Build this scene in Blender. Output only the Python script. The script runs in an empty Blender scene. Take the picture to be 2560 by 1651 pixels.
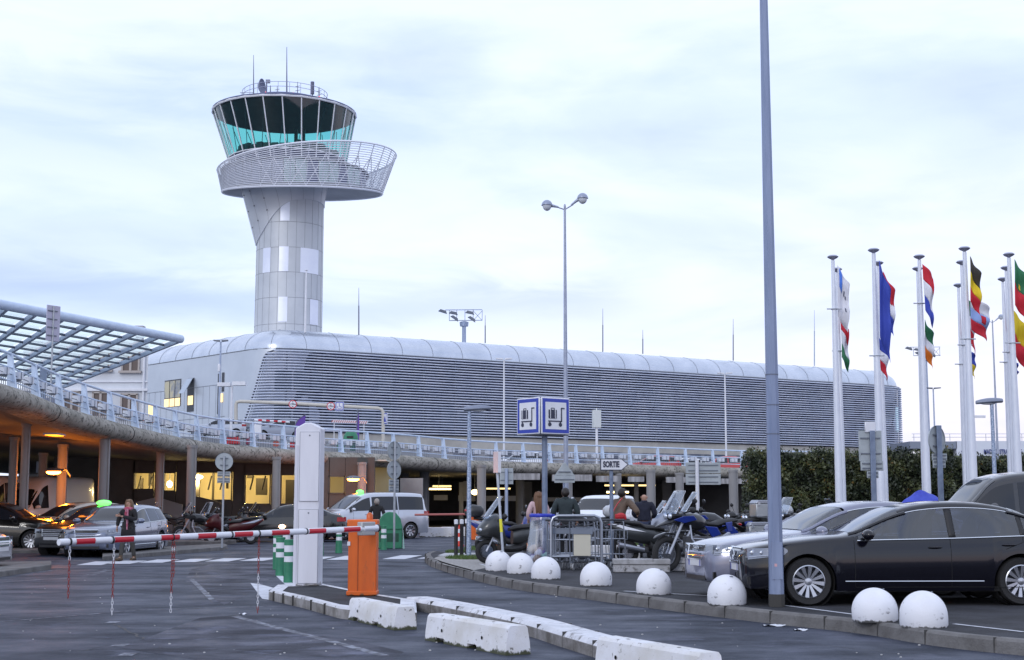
import bpy, math, random
from mathutils import Vector, Matrix
sc = bpy.context.scene
COL = sc.collection
random.seed(11)
R = math.radians
PI = math.pi

# ---------------------------------------------------------------- camera
F = 3560.0; CX = 1280.0; CY = 825.5; HY = 1250.0; EYE = 1.6
TH = math.atan((HY - CY) / F)
cam = bpy.data.cameras.new('camera')
cam.sensor_width = 36.0
cam.lens = 36.0 * F / 2560.0
cam.clip_start = 0.1
cam.clip_end = 8000
camo = bpy.data.objects.new('camera', cam)
COL.objects.link(camo)
camo.location = (0, 0, EYE)
camo.rotation_euler = (PI / 2 + TH, 0, 0)
sc.camera = camo

# ---------------------------------------------------------------- world
w = bpy.data.worlds.new('World'); sc.world = w; w.use_nodes = True
nt = w.node_tree; nt.nodes.clear()
def N(nt, t, **kw):
    n = nt.nodes.new(t)
    for k, v in kw.items():
        if k.startswith('i_'):
            n.inputs[k[2:].replace('_', ' ')].default_value = v
        else:
            setattr(n, k, v)
    return n
def L(nt, a, b): nt.links.new(a, b)
def ramp(nt, stops):
    r = nt.nodes.new('ShaderNodeValToRGB')
    el = r.color_ramp.elements
    el[0].position, el[0].color = stops[0][0], (*stops[0][1], 1)
    el[1].position, el[1].color = stops[-1][0], (*stops[-1][1], 1)
    for p, c in stops[1:-1]:
        e = el.new(p); e.color = (*c, 1)
    return r
SUN_EL, SUN_RZ = R(24), R(205)
sky = N(nt, 'ShaderNodeTexSky', sky_type='NISHITA', sun_disc=False, sun_elevation=SUN_EL, sun_rotation=SUN_RZ)
tc = N(nt, 'ShaderNodeTexCoord')
sep = N(nt, 'ShaderNodeSeparateXYZ'); L(nt, tc.outputs['Generated'], sep.inputs[0])
def noise(scale, st, detail=5, rough=.55, dist=0.3, loc=(0, 0, 0), rot=(0, 0, 0)):
    mp = N(nt, 'ShaderNodeMapping'); mp.inputs['Scale'].default_value = st; mp.inputs['Location'].default_value = loc
    mp.inputs['Rotation'].default_value = rot
    L(nt, tc.outputs['Generated'], mp.inputs[0])
    n = N(nt, 'ShaderNodeTexNoise'); n.inputs['Scale'].default_value = scale; n.inputs['Detail'].default_value = detail
    n.inputs['Roughness'].default_value = rough; n.inputs['Distortion'].default_value = dist
    L(nt, mp.outputs[0], n.inputs['Vector']); return n
n1 = noise(3.0, (1, 1, 3.4), 6, .5, .35, (1.7, .4, .62))
n2 = noise(9.0, (1, 1, 4.2), 5, .55, .5, (.3, 2.2, .1), (0, R(8), 0))
r1 = ramp(nt, [(.28, (.70, .75, .90)), (.40, (.82, .87, .97)), (.49, (.96, .975, 1.0)), (.62, (1.0, 1.0, 1.0))])
L(nt, n1.outputs['Fac'], r1.inputs[0])
r2 = ramp(nt, [(.34, (.84, .88, .975)), (.54, (1, 1, 1))])
L(nt, n2.outputs['Fac'], r2.inputs[0])
mx = N(nt, 'ShaderNodeMix', data_type='RGBA', blend_type='MULTIPLY'); mx.inputs[0].default_value = .4
L(nt, r1.outputs[0], mx.inputs[6]); L(nt, r2.outputs[0], mx.inputs[7])
# pink-grey glow low on the right, cooler up on the left
gr = N(nt, 'ShaderNodeMapRange'); gr.inputs[1].default_value = .0; gr.inputs[2].default_value = .26; gr.inputs[3].default_value = 1; gr.inputs[4].default_value = 0
L(nt, sep.outputs['Z'], gr.inputs[0])
gx = N(nt, 'ShaderNodeMapRange'); gx.inputs[1].default_value = -.15; gx.inputs[2].default_value = .35
L(nt, sep.outputs['X'], gx.inputs[0])
gm = N(nt, 'ShaderNodeMath', operation='MULTIPLY'); L(nt, gr.outputs[0], gm.inputs[0]); L(nt, gx.outputs[0], gm.inputs[1])
def bank(zc, zw, x0, x1, col, prev, amt, ns):
    # a soft bank of cloud at one height of the sky: gaussian in elevation, broken up by noise, fading out sideways
    d = N(nt, 'ShaderNodeMath', operation='SUBTRACT'); d.inputs[1].default_value = zc; L(nt, sep.outputs['Z'], d.inputs[0])
    ng = N(nt, 'ShaderNodeMath', operation='MULTIPLY_ADD'); L(nt, n2.outputs['Fac'], ng.inputs[0]); ng.inputs[1].default_value = ns; ng.inputs[2].default_value = -ns * .5
    a_ = N(nt, 'ShaderNodeMath', operation='ADD'); L(nt, d.outputs[0], a_.inputs[0]); L(nt, ng.outputs[0], a_.inputs[1])
    q = N(nt, 'ShaderNodeMath', operation='DIVIDE'); q.inputs[1].default_value = zw; L(nt, a_.outputs[0], q.inputs[0])
    p2 = N(nt, 'ShaderNodeMath', operation='MULTIPLY'); L(nt, q.outputs[0], p2.inputs[0]); L(nt, q.outputs[0], p2.inputs[1])
    ng2 = N(nt, 'ShaderNodeMath', operation='MULTIPLY'); ng2.inputs[1].default_value = -1; L(nt, p2.outputs[0], ng2.inputs[0])
    ex = N(nt, 'ShaderNodeMath', operation='EXPONENT'); L(nt, ng2.outputs[0], ex.inputs[0])
    xm = N(nt, 'ShaderNodeMapRange', interpolation_type='SMOOTHSTEP'); xm.inputs[1].default_value = x0; xm.inputs[2].default_value = x1; xm.inputs[3].default_value = amt; xm.inputs[4].default_value = 0; L(nt, sep.outputs['X'], xm.inputs[0])
    f = N(nt, 'ShaderNodeMath', operation='MULTIPLY'); L(nt, ex.outputs[0], f.inputs[0]); L(nt, xm.outputs[0], f.inputs[1])
    mm = N(nt, 'ShaderNodeMix', data_type='RGBA', blend_type='MULTIPLY'); L(nt, f.outputs[0], mm.inputs[0]); L(nt, prev, mm.inputs[6]); mm.inputs[7].default_value = (*col, 1); return mm.outputs[2]
sk = bank(.138, .017, .02, .14, (.70, .745, .86), mx.outputs[2], .85, .05)
sk = bank(.245, .035, -.16, .06, (.78, .84, .95), sk, .75, .10)
mx2 = N(nt, 'ShaderNodeMix', data_type='RGBA', blend_type='MULTIPLY'); mx2.inputs[7].default_value = (.96, .80, .80, 1)
L(nt, gm.outputs[0], mx2.inputs[0]); L(nt, sk, mx2.inputs[6])
bgc = N(nt, 'ShaderNodeBackground'); bgc.inputs['Strength'].default_value = .86
mx3 = N(nt, 'ShaderNodeMix', data_type='RGBA', blend_type='MULTIPLY'); mx3.inputs[0].default_value = 1.0; mx3.inputs[7].default_value = (.915, .985, 1.17, 1)
L(nt, mx2.outputs[2], mx3.inputs[6]); L(nt, mx3.outputs[2], bgc.inputs['Color'])
bgs = N(nt, 'ShaderNodeBackground'); bgs.inputs['Strength'].default_value = .02
L(nt, sky.outputs[0], bgs.inputs['Color'])
ad = N(nt, 'ShaderNodeAddShader'); L(nt, bgc.outputs[0], ad.inputs[0]); L(nt, bgs.outputs[0], ad.inputs[1])
wo = N(nt, 'ShaderNodeOutputWorld'); L(nt, ad.outputs[0], wo.inputs['Surface'])

sun = bpy.data.lights.new('sun', 'SUN'); sun.energy = .55; sun.angle = R(14); sun.color = (1, .97, .95)
suno = bpy.data.objects.new('sun', sun); COL.objects.link(suno)
# sun behind the camera on the left; sky sun_rotation is measured clockwise from +Y
sd = Vector((math.sin(SUN_RZ) * math.cos(SUN_EL), math.cos(SUN_RZ) * math.cos(SUN_EL), math.sin(SUN_EL)))
suno.rotation_euler = sd.to_track_quat('Z', 'Y').to_euler()
suno.location = (-40, -60, 60)

sc.view_settings.view_transform = 'Standard'
sc.view_settings.look = 'None'
sc.view_settings.exposure = 0.22
sc.view_settings.gamma = 1.0
sc.view_settings.use_curve_mapping = False
sc.cycles.max_bounces = 8
sc.cycles.transparent_max_bounces = 16
sc.cycles.use_denoising = True
sc.cycles.sample_clamp_indirect = 6

# ---------------------------------------------------------------- pixel helpers (pixels of the 2560 photo to metres)
CT, ST = math.cos(TH), math.sin(TH)
def P(x, y, D):
    u = (x - CX) / F; v = (CY - y) / F
    t = D / (CT - v * ST)
    return Vector((u * t, D, EYE + (ST + v * CT) * t))
def G(x, y, z=0.0):
    u = (x - CX) / F; v = (CY - y) / F
    t = (z - EYE) / (ST + v * CT)
    return Vector((u * t, (CT - v * ST) * t, z))
PZ = 0.16      # height of the kerbed parking ground

# ---------------------------------------------------------------- mesh builder
class MB:
    def __init__(s): s.v = []; s.f = []; s.m = []; s.sm = []; s.k = 0; s.smooth = True; s.T = None
    def add(s, vs, fs, smooth=None):
        o = len(s.v)
        if s.T is not None: vs = [s.T @ Vector(p) for p in vs]
        s.v += [tuple(p) for p in vs]
        sm = s.smooth if smooth is None else smooth
        for f in fs:
            s.f.append([i + o for i in f]); s.m.append(s.k); s.sm.append(sm)
        return s
    def box(s, c, d, rz=0.0, rot=None):
        hx, hy, hz = d[0] / 2, d[1] / 2, d[2] / 2
        M = rot if rot is not None else Matrix.Rotation(rz, 3, 'Z')
        vs = [Vector(c) + M @ Vector((a * hx, b * hy, e * hz)) for a in (-1, 1) for b in (-1, 1) for e in (-1, 1)]
        return s.add(vs, [(0, 1, 3, 2), (4, 6, 7, 5), (0, 4, 5, 1), (2, 3, 7, 6), (0, 2, 6, 4), (1, 5, 7, 3)], False)
    def loft(s, rings, cap=True, closed=True, smooth=None):
        n = len(rings[0]); vs = [p for r in rings for p in r]; fs = []
        for i in range(len(rings) - 1):
            for j in range(n if closed else n - 1):
                k = (j + 1) % n
                fs.append((i * n + j, i * n + k, (i + 1) * n + k, (i + 1) * n + j))
        if cap and closed:
            fs.append(tuple(range(n - 1, -1, -1))); fs.append(tuple(range((len(rings) - 1) * n, len(rings) * n)))
        return s.add(vs, fs, smooth)
    def pipe(s, pts, r, n=8, cap=True, flat=1.0, smooth=None):
        pts = [Vector(p) for p in pts]; rings = []; up = None
        rs = r if isinstance(r, (list, tuple)) else [r] * len(pts)
        for i, p in enumerate(pts):
            t = (pts[min(i + 1, len(pts) - 1)] - pts[max(i - 1, 0)]).normalized()
            if up is None:
                a = Vector((0, 0, 1)) if abs(t.z) < .9 else Vector((1, 0, 0))
                up = (a - t * a.dot(t)).normalized()
            else:
                up = (up - t * up.dot(t))
                up = up.normalized() if up.length > 1e-6 else Vector((1, 0, 0))
            sd_ = t.cross(up)
            rings.append([p + (sd_ * math.cos(2 * PI * k / n) + up * math.sin(2 * PI * k / n) * flat) * rs[i] for k in range(n)])
        return s.loft(rings, cap, True, smooth)
    def tube(s, a, b, r0, r1=None, n=10, cap=True): return s.pipe([a, b], [r0, r0 if r1 is None else r1], n, cap)
    def lathe(s, prof, n=24, c=(0, 0, 0), axis='Z', cap=True):
        rings = []
        for r, z in prof:
            ring = []
            for k in range(n):
                a = 2 * PI * k / n
                if axis == 'Z': p = (r * math.cos(a), r * math.sin(a), z)
                elif axis == 'Y': p = (r * math.sin(a), z, r * math.cos(a))
                else: p = (z, r * math.cos(a), r * math.sin(a))
                ring.append(Vector(p) + Vector(c))
            rings.append(ring)
        return s.loft(rings, cap)
    def ell(s, c, d, n=16, m=10, a0=-90, a1=90):
        rings = []
        for i in range(m + 1):
            a = R(a0 + (a1 - a0) * i / m)
            rr = max(math.cos(a), 1e-3)
            rings.append([Vector((c[0] + d[0] * rr * math.cos(2 * PI * k / n), c[1] + d[1] * rr * math.sin(2 * PI * k / n), c[2] + d[2] * math.sin(a))) for k in range(n)])
        return s.loft(rings)
    def prism(s, poly, off, smooth=False):
        # poly: 3D points of a planar outline; off: extrusion vector
        n = len(poly); off = Vector(off); a = [Vector(p) for p in poly]
        return s.add(a + [p + off for p in a], [tuple(range(n)), tuple(range(2 * n - 1, n - 1, -1))] + [(i, i + n, (i + 1) % n + n, (i + 1) % n) for i in range(n)], smooth)
    def grid(s, fn, nu, nv, smooth=None):
        vs = [fn(i / nu, j / nv) for i in range(nu + 1) for j in range(nv + 1)]
        fs = [(i * (nv + 1) + j, (i + 1) * (nv + 1) + j, (i + 1) * (nv + 1) + j + 1, i * (nv + 1) + j + 1) for i in range(nu) for j in range(nv)]
        return s.add(vs, fs, smooth)
    def torus(s, c, R0, r, n=24, m=8, axis='Y', flat=1.0):
        rings = []
        for i in range(n):
            a = 2 * PI * i / n; ring = []
            for j in range(m):
                b = 2 * PI * j / m; q = R0 + r * math.cos(b); h = r * math.sin(b) * flat
                if axis == 'Y': p = (q * math.cos(a), h, q * math.sin(a))
                elif axis == 'Z': p = (q * math.cos(a), q * math.sin(a), h)
                else: p = (h, q * math.cos(a), q * math.sin(a))
                ring.append(Vector(p) + Vector(c))
            rings.append(ring)
        vs = [p for r_ in rings for p in r_]
        return s.add(vs, [(i * m + j, i * m + (j + 1) % m, ((i + 1) % n) * m + (j + 1) % m, ((i + 1) % n) * m + j) for i in range(n) for j in range(m)])
    def build(s, name, mats, parent=None, world=False, bevel=0, solid=0, sub=0, loc=None, angle=35, flip=False):
        vs = s.v
        if world and parent is not None:
            inv = parent['_m'] if '_m' in parent else None
            Mi = parent.matrix_basis.inverted()
            vs = [tuple(Mi @ Vector(p)) for p in vs]
        if loc is not None and parent is None:
            lv = Vector(loc); vs = [tuple(Vector(p) - lv) for p in vs]
        me = bpy.data.meshes.new(name); me.from_pydata(vs, [], s.f)
        mats = mats if isinstance(mats, (list, tuple)) else [mats]
        for m in mats: me.materials.append(m)
        me.polygons.foreach_set('material_index', s.m)
        me.polygons.foreach_set('use_smooth', s.sm)
        me.validate()
        try: me.set_sharp_from_angle(angle=R(angle))
        except Exception: pass
        o = bpy.data.objects.new(name, me); COL.objects.link(o)
        if parent is not None: o.parent = parent
        if loc is not None and parent is None: o.location = loc
        if solid: md = o.modifiers.new('solid', 'SOLIDIFY'); md.thickness = solid; md.offset = 0
        if bevel:
            md = o.modifiers.new('bevel', 'BEVEL'); md.width = bevel; md.segments = 2; md.limit_method = 'ANGLE'; md.angle_limit = R(40)
        if sub: md = o.modifiers.new('sub', 'SUBSURF'); md.levels = sub; md.render_levels = sub
        return o

def tag(o, label, cat, group=None, kind=None):
    if label: o['label'] = label
    if cat: o['category'] = cat
    if group: o['group'] = group
    if kind: o['kind'] = kind
    return o
def thing(name, label, cat, loc=(0, 0, 0), rz=0.0, group=None):
    o = bpy.data.objects.new(name, None); COL.objects.link(o)
    o.empty_display_size = .3
    o.location = loc; o.rotation_euler = (0, 0, rz)
    o.matrix_basis = Matrix.Translation(Vector(loc)) @ Matrix.Rotation(rz, 4, 'Z')
    return tag(o, label, cat, group)
def struct(mb, name, mats, **k):
    o = mb.build(name, mats, **k); o['kind'] = 'structure'; return o
def kids(o): return [c for c in bpy.data.objects if c.parent == o]
def dup(root, loc, rz=None, label=None, group=None, scale=None):
    def cp(o, par):
        c = o.copy(); COL.objects.link(c); c.parent = par
        for k in kids(o): cp(k, c)
        return c
    ch = kids(root)
    r = root.copy(); COL.objects.link(r)
    r.location = loc
    if rz is not None: r.rotation_euler = (0, 0, rz)
    if scale: r.scale = scale
    if label: r['label'] = label
    if group: r['group'] = group
    for c in ch: cp(c, r)
    return r

# ---------------------------------------------------------------- materials
MATS = {}
def mat(name, col, rough=.6, metal=0.0, col2=None, scale=2.0, detail=6, lo=.4, hi=.6, bump=0.0, bscale=30, coat=0.0, es=0.0, ecol=None,
        stretch=(1, 1, 1), rough2=None, spec=.5, col3=None, scale3=1.0, lo3=.55, hi3=.7, bdist=.02, zd=None):
    if name in MATS: return MATS[name]
    m = bpy.data.materials.new(name); m.use_nodes = True; t = m.node_tree
    b = t.nodes['Principled BSDF']
    b.inputs['Base Color'].default_value = (*col, 1); b.inputs['Roughness'].default_value = rough; b.inputs['Metallic'].default_value = metal
    b.inputs['Specular IOR Level'].default_value = spec
    if coat: b.inputs['Coat Weight'].default_value = coat; b.inputs['Coat Roughness'].default_value = .06
    if es: b.inputs['Emission Color'].default_value = (*(ecol or col), 1); b.inputs['Emission Strength'].default_value = es
    if col2 is not None or bump or rough2 is not None or col3 is not None:
        tcn = N(t, 'ShaderNodeTexCoord'); mp = N(t, 'ShaderNodeMapping'); mp.inputs['Scale'].default_value = stretch
        L(t, tcn.outputs['Object'], mp.inputs[0])
        nz = N(t, 'ShaderNodeTexNoise'); nz.inputs['Scale'].default_value = scale; nz.inputs['Detail'].default_value = detail; nz.inputs['Roughness'].default_value = .62
        L(t, mp.outputs[0], nz.inputs['Vector'])
        out = None
        if col2 is not None:
            rp = ramp(t, [(lo, col), (hi, col2)]); L(t, nz.outputs['Fac'], rp.inputs[0]); out = rp.outputs[0]
        if col3 is not None:
            nz3 = N(t, 'ShaderNodeTexNoise'); nz3.inputs['Scale'].default_value = scale3; nz3.inputs['Detail'].default_value = 8; nz3.inputs['Roughness'].default_value = .7
            L(t, mp.outputs[0], nz3.inputs['Vector'])
            rp3 = ramp(t, [(lo3, (0, 0, 0)), (hi3, (1, 1, 1))]); L(t, nz3.outputs['Fac'], rp3.inputs[0])
            mm = N(t, 'ShaderNodeMix', data_type='RGBA'); L(t, rp3.outputs[0], mm.inputs[0])
            if out is not None: L(t, out, mm.inputs[6])
            else: mm.inputs[6].default_value = (*col, 1)
            mm.inputs[7].default_value = (*col3, 1); out = mm.outputs[2]
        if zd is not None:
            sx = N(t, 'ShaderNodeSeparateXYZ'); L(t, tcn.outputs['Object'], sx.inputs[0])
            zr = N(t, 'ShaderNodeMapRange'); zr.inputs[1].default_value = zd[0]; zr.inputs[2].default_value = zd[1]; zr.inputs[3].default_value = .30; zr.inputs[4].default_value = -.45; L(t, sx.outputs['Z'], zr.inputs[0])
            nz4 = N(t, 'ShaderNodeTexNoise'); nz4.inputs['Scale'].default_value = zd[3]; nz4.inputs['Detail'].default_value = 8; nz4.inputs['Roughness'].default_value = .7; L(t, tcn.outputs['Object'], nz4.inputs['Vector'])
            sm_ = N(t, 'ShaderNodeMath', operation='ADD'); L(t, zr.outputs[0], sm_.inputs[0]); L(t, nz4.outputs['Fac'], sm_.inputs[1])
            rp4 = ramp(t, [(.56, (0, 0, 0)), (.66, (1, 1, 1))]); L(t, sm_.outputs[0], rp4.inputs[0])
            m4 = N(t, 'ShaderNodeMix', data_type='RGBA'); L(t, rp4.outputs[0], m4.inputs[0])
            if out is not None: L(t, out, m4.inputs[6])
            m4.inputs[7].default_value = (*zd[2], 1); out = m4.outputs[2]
        if out is not None: L(t, out, b.inputs['Base Color'])
        if rough2 is not None:
            mr = N(t, 'ShaderNodeMapRange'); mr.inputs[1].default_value = .35; mr.inputs[2].default_value = .65
            mr.inputs[3].default_value = rough; mr.inputs[4].default_value = rough2
            L(t, nz.outputs['Fac'], mr.inputs[0]); L(t, mr.outputs[0], b.inputs['Roughness'])
        if bump:
            nb = N(t, 'ShaderNodeTexNoise'); nb.inputs['Scale'].default_value = bscale; nb.inputs['Detail'].default_value = 4
            L(t, mp.outputs[0], nb.inputs['Vector'])
            bp = N(t, 'ShaderNodeBump'); bp.inputs['Strength'].default_value = bump; bp.inputs['Distance'].default_value = bdist
            L(t, nb.outputs['Fac'], bp.inputs['Height']); L(t, bp.outputs[0], b.inputs['Normal'])
    MATS[name] = m; return m
def glassmat(name, tint, fac=.12, rough=.02, dark=None):
    # thin pane: tinted see-through with a real reflection on top
    if name in MATS: return MATS[name]
    m = bpy.data.materials.new(name); m.use_nodes = True; t = m.node_tree; t.nodes.clear()
    tr = N(t, 'ShaderNodeBsdfTransparent'); tr.inputs[0].default_value = (*tint, 1)
    gl = N(t, 'ShaderNodeBsdfGlossy'); gl.inputs['Roughness'].default_value = rough; gl.inputs['Color'].default_value = (.95, .97, 1, 1)
    lw = N(t, 'ShaderNodeLayerWeight'); pw = N(t, 'ShaderNodeMath', operation='POWER'); pw.inputs[1].default_value = 4.5; L(t, lw.outputs['Facing'], pw.inputs[0])
    mr = N(t, 'ShaderNodeMath', operation='MULTIPLY_ADD'); mr.inputs[1].default_value = .85; mr.inputs[2].default_value = fac + .04; mr.use_clamp = True
    L(t, pw.outputs[0], mr.inputs[0])
    mxs = N(t, 'ShaderNodeMixShader'); L(t, mr.outputs[0], mxs.inputs[0]); L(t, tr.outputs[0], mxs.inputs[1]); L(t, gl.outputs[0], mxs.inputs[2])
    o = N(t, 'ShaderNodeOutputMaterial'); L(t, mxs.outputs[0], o.inputs[0])
    MATS[name] = m; return m

ASPHALT = mat('asphalt', (.014, .020, .036), .74, 0, (.043, .053, .084), .8, 12, .38, .60, 1.0, 26, rough2=.48, col3=(.085, .094, .140), scale3=1.5, lo3=.54, hi3=.69, spec=.35, stretch=(.75, 1.05, 1))
PAVE = mat('parking_asphalt', (.016, .017, .022), .85, 0, (.034, .036, .046), 1.6, 8, .4, .6, .6, 80)
KERBM = mat('kerb_concrete', (.105, .10, .098), .8, 0, (.185, .18, .18), 2.5, 8, .35, .65, .5, 40, col3=(.05, .052, .042), scale3=3, lo3=.6, hi3=.75)
KERBW = mat('painted_kerb', (.55, .56, .60), .7, 0, (.70, .71, .76), 3, 8, .35, .6, .4, 50, col3=(.15, .145, .14), scale3=5, lo3=.56, hi3=.66)
KERBD = mat('dark_kerb_face', (.14, .13, .12), .85, 0, (.30, .29, .29), 3.5, 9, .38, .62, .6, 40)  # mottled grey for the side faces, darker than the painted top
PAINT = mat('road_paint', (.62, .64, .70), .6, 0, (.50, .52, .58), 3, 8, .4, .6, .2, 60, col3=(.10, .10, .12), scale3=9, lo3=.60, hi3=.70)
PAINTOLD = mat('worn_road_paint', (.26, .28, .34), .65, 0, (.11, .118, .15), 3, 9, .40, .60, .2, 60, col3=(.045, .05, .07), scale3=6, lo3=.43, hi3=.55)
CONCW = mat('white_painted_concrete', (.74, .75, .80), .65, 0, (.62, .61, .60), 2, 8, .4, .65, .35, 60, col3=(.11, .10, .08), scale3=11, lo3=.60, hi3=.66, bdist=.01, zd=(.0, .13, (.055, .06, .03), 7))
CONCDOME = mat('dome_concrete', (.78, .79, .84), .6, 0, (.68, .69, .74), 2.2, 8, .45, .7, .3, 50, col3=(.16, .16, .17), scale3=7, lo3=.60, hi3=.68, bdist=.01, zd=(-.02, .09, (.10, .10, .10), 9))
CONC = mat('viaduct_concrete', (.24, .225, .20), .85, 0, (.36, .34, .31), .9, 9, .35, .65, .4, 20)
FASCIA = mat('weathered_concrete', (.25, .24, .21), .9, 0, (.40, .38, .34), 1.8, 12, .37, .63, .4, 14, col3=(.085, .08, .072), scale3=7, lo3=.505, hi3=.62, bdist=.04)
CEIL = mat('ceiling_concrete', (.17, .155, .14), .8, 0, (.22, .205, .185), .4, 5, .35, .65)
STEEL = mat('galvanised_steel', (.30, .36, .49), .42, .5, (.42, .49, .63), 4, 8, .35, .65, .1, 60, rough2=.55, stretch=(1, 1, .25))
STEELD = mat('dark_grey_metal', (.16, .18, .22), .5, .4)
GREYP = mat('grey_paint', (.40, .43, .49), .5, .1, (.48, .51, .57), 3)
WHITEP = mat('white_paint', (.76, .78, .84), .45, 0, (.70, .72, .78), 2)
RAILB = mat('pale_blue_paint', (.50, .61, .78), .45, 0, (.57, .68, .84), 3)
BLACK = mat('black_plastic', (.012, .012, .014), .5)
RUBBER = mat('tyre_rubber', (.018, .018, .02), .8, bump=.2, bscale=60)
CHROME = mat('chrome', (.72, .75, .80), .12, 1.0)
ALLOY = mat('alloy', (.50, .52, .57), .28, .9)
SIGNBK = mat('sign_back_grey', (.33, .37, .40), .55, .2, (.40, .44, .47), 3)
METALPAN = mat('aluminium_cladding', (.50, .54, .60), .38, .55, (.55, .59, .65), .35, 5, .35, .65)
METALBR = mat('bright_cladding_panel', (.78, .82, .92), .35, .25, (.72, .76, .88), .5)
METALROOF = mat('rolled_roof_metal', (.52, .57, .66), .26, .6, (.62, .67, .76), .5, 5, .35, .65, .3, .45, bdist=.3)
TEAL = glassmat('teal_glass', (.46, .86, .80), .03)
CLEAR = glassmat('clear_plastic', (.80, .83, .90), .24, .18)
RED = mat('red_paint', (.52, .02, .03), .45)
GREEN = mat('green_plastic', (.025, .18, .10), .5, 0, (.035, .22, .12), 3)
LAMPORANGE = mat('sodium_lamp', (1, .35, .03), .5, es=30, ecol=(1, .30, .03))
LITWARM = mat('lit_window', (.9, .65, .25), .6, es=1.0, ecol=(1.0, .66, .20))
LITBRIGHT = mat('fluorescent_lamp', (1, .9, .7), .5, es=9, ecol=(1, .85, .5))
# ================================================================ SETTING: ground, kerbs, markings
mb = MB(); mb.smooth = False
S = 3000
mb.add([(-S, -60, 0), (S, -60, 0), (S, S, 0), (-S, S, 0)], [(0, 1, 2, 3)])
struct(mb, 'ground', ASPHALT)

def flatpoly(pts, z, h=0):
    m = MB(); m.smooth = False
    top = [Vector((p[0], p[1], z)) for p in pts]
    if h: m.prism([Vector((p[0], p[1], z - h)) for p in pts], (0, 0, h))
    else: m.add(top, [tuple(range(len(top)))])
    return m
def crom(pts, k=8):
    out = []
    for i in range(len(pts) - 1):
        p0 = pts[max(i - 1, 0)]; p1 = pts[i]; p2 = pts[i + 1]; p3 = pts[min(i + 2, len(pts) - 1)]
        for j in range(k):
            t = j / k
            out.append(.5 * ((2 * p1) + (p2 - p0) * t + (2 * p0 - 5 * p1 + 4 * p2 - p3) * t * t + (3 * p1 - p0 - 3 * p2 + p3) * t ** 3))
    out.append(pts[-1]); return out
def resample(pts, step):
    out = [pts[0].copy()]; acc = 0
    for a, b in zip(pts, pts[1:]):
        d = (b - a).length
        while acc + d >= step:
            t = (step - acc) / d; a = a.lerp(b, t); out.append(a.copy()); d = (b - a).length; acc = 0
        acc += d
    return out

# parking island (right): outer kerb line, bottom edge on the road
kl = [G(x, y) for x, y in [(1078, 1392), (1062, 1401), (1080, 1418), (1170, 1447), (1286, 1474), (1501, 1504), (1715, 1533), (1930, 1560), (2144, 1584), (2560, 1640)]]
kl.append(Vector((9.5, 11.3, 0))); kl.append(Vector((14, 8.6, 0)))
kc = crom(kl, 10)
def kerb_strip(line, wd, h, side=1):
    """kerb of stones following a line; side=+1 the island lies to the left of travel"""
    m = MB(); m.smooth = False; rings = []
    for i, p in enumerate(line):
        t = (line[min(i + 1, len(line) - 1)] - line[max(i - 1, 0)]); t.z = 0; t.normalize()
        nrm = Vector((-t.y, t.x, 0)) * side
        rings.append([p + nrm * a + Vector((0, 0, b)) for a, b in ((0, -.02), (.015, h - .03), (.045, h), (wd, h), (wd, -.02))])
    m.loft(rings, True, True, False); return m
struct(kerb_strip(kc, .16, PZ, 1), 'kerb', KERBM, bevel=.006)
# joints between kerb stones
jm = MB(); jm.smooth = False
for p, q in zip(resample(kc, 1.0)[1:], resample(kc, 1.0)[2:]):
    t = (q - p); t.z = 0; t.normalize(); nrm = Vector((-t.y, t.x, 0))
    c = p + nrm * .075
    jm.box((c.x, c.y, PZ / 2 + .001), (.006, .158, PZ + .002), math.atan2(t.y, t.x))
struct(jm, 'kerb_joints', mat('joint_dark', (.06, .06, .06), .9))
isl = []
for i, p in enumerate(kc):
    t = (kc[min(i + 1, len(kc) - 1)] - kc[max(i - 1, 0)]); t.z = 0; t.normalize()
    isl.append(p + Vector((-t.y, t.x, 0)) * .15)
far = [Vector(p) for p in [(30, 10, 0), (60, 40, 0), (60, 62, 0), (30, 58, 0), (15, 53, 0), (8, 50, 0), (2.5, 44.5, 0), (.2, 41.5, 0), (-1.3, 39.4, 0)]]
struct(flatpoly(isl + far, PZ - .004, PZ), 'parking_ground', PAVE)
# painted strip along the kerb on the island + bay lines
lm = MB(); lm.smooth = False
def ribbon(m, pts, wd, z):
    vs = []
    for i, p in enumerate(pts):
        t = (pts[min(i + 1, len(pts) - 1)] - pts[max(i - 1, 0)]); t = Vector((t[0], t[1], 0)).normalized(); n_ = Vector((-t.y, t.x, 0))
        vs += [Vector((p[0], p[1], z)) + n_ * wd / 2, Vector((p[0], p[1], z)) - n_ * wd / 2]
    m.add(vs, [(2 * i, 2 * i + 1, 2 * i + 3, 2 * i + 2) for i in range(len(pts) - 1)], False)
for a, b in [((1560, 1478), (1775, 1490)), ((1955, 1513), (2140, 1537)), ((2385, 1560), (2560, 1580)), ((1200, 1410), (1240, 1422))]:
    ribbon(lm, [G(*a, PZ), G(*b, PZ)], .07, PZ + .001)
struct(lm, 'parking_markings', PAINT)

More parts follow.
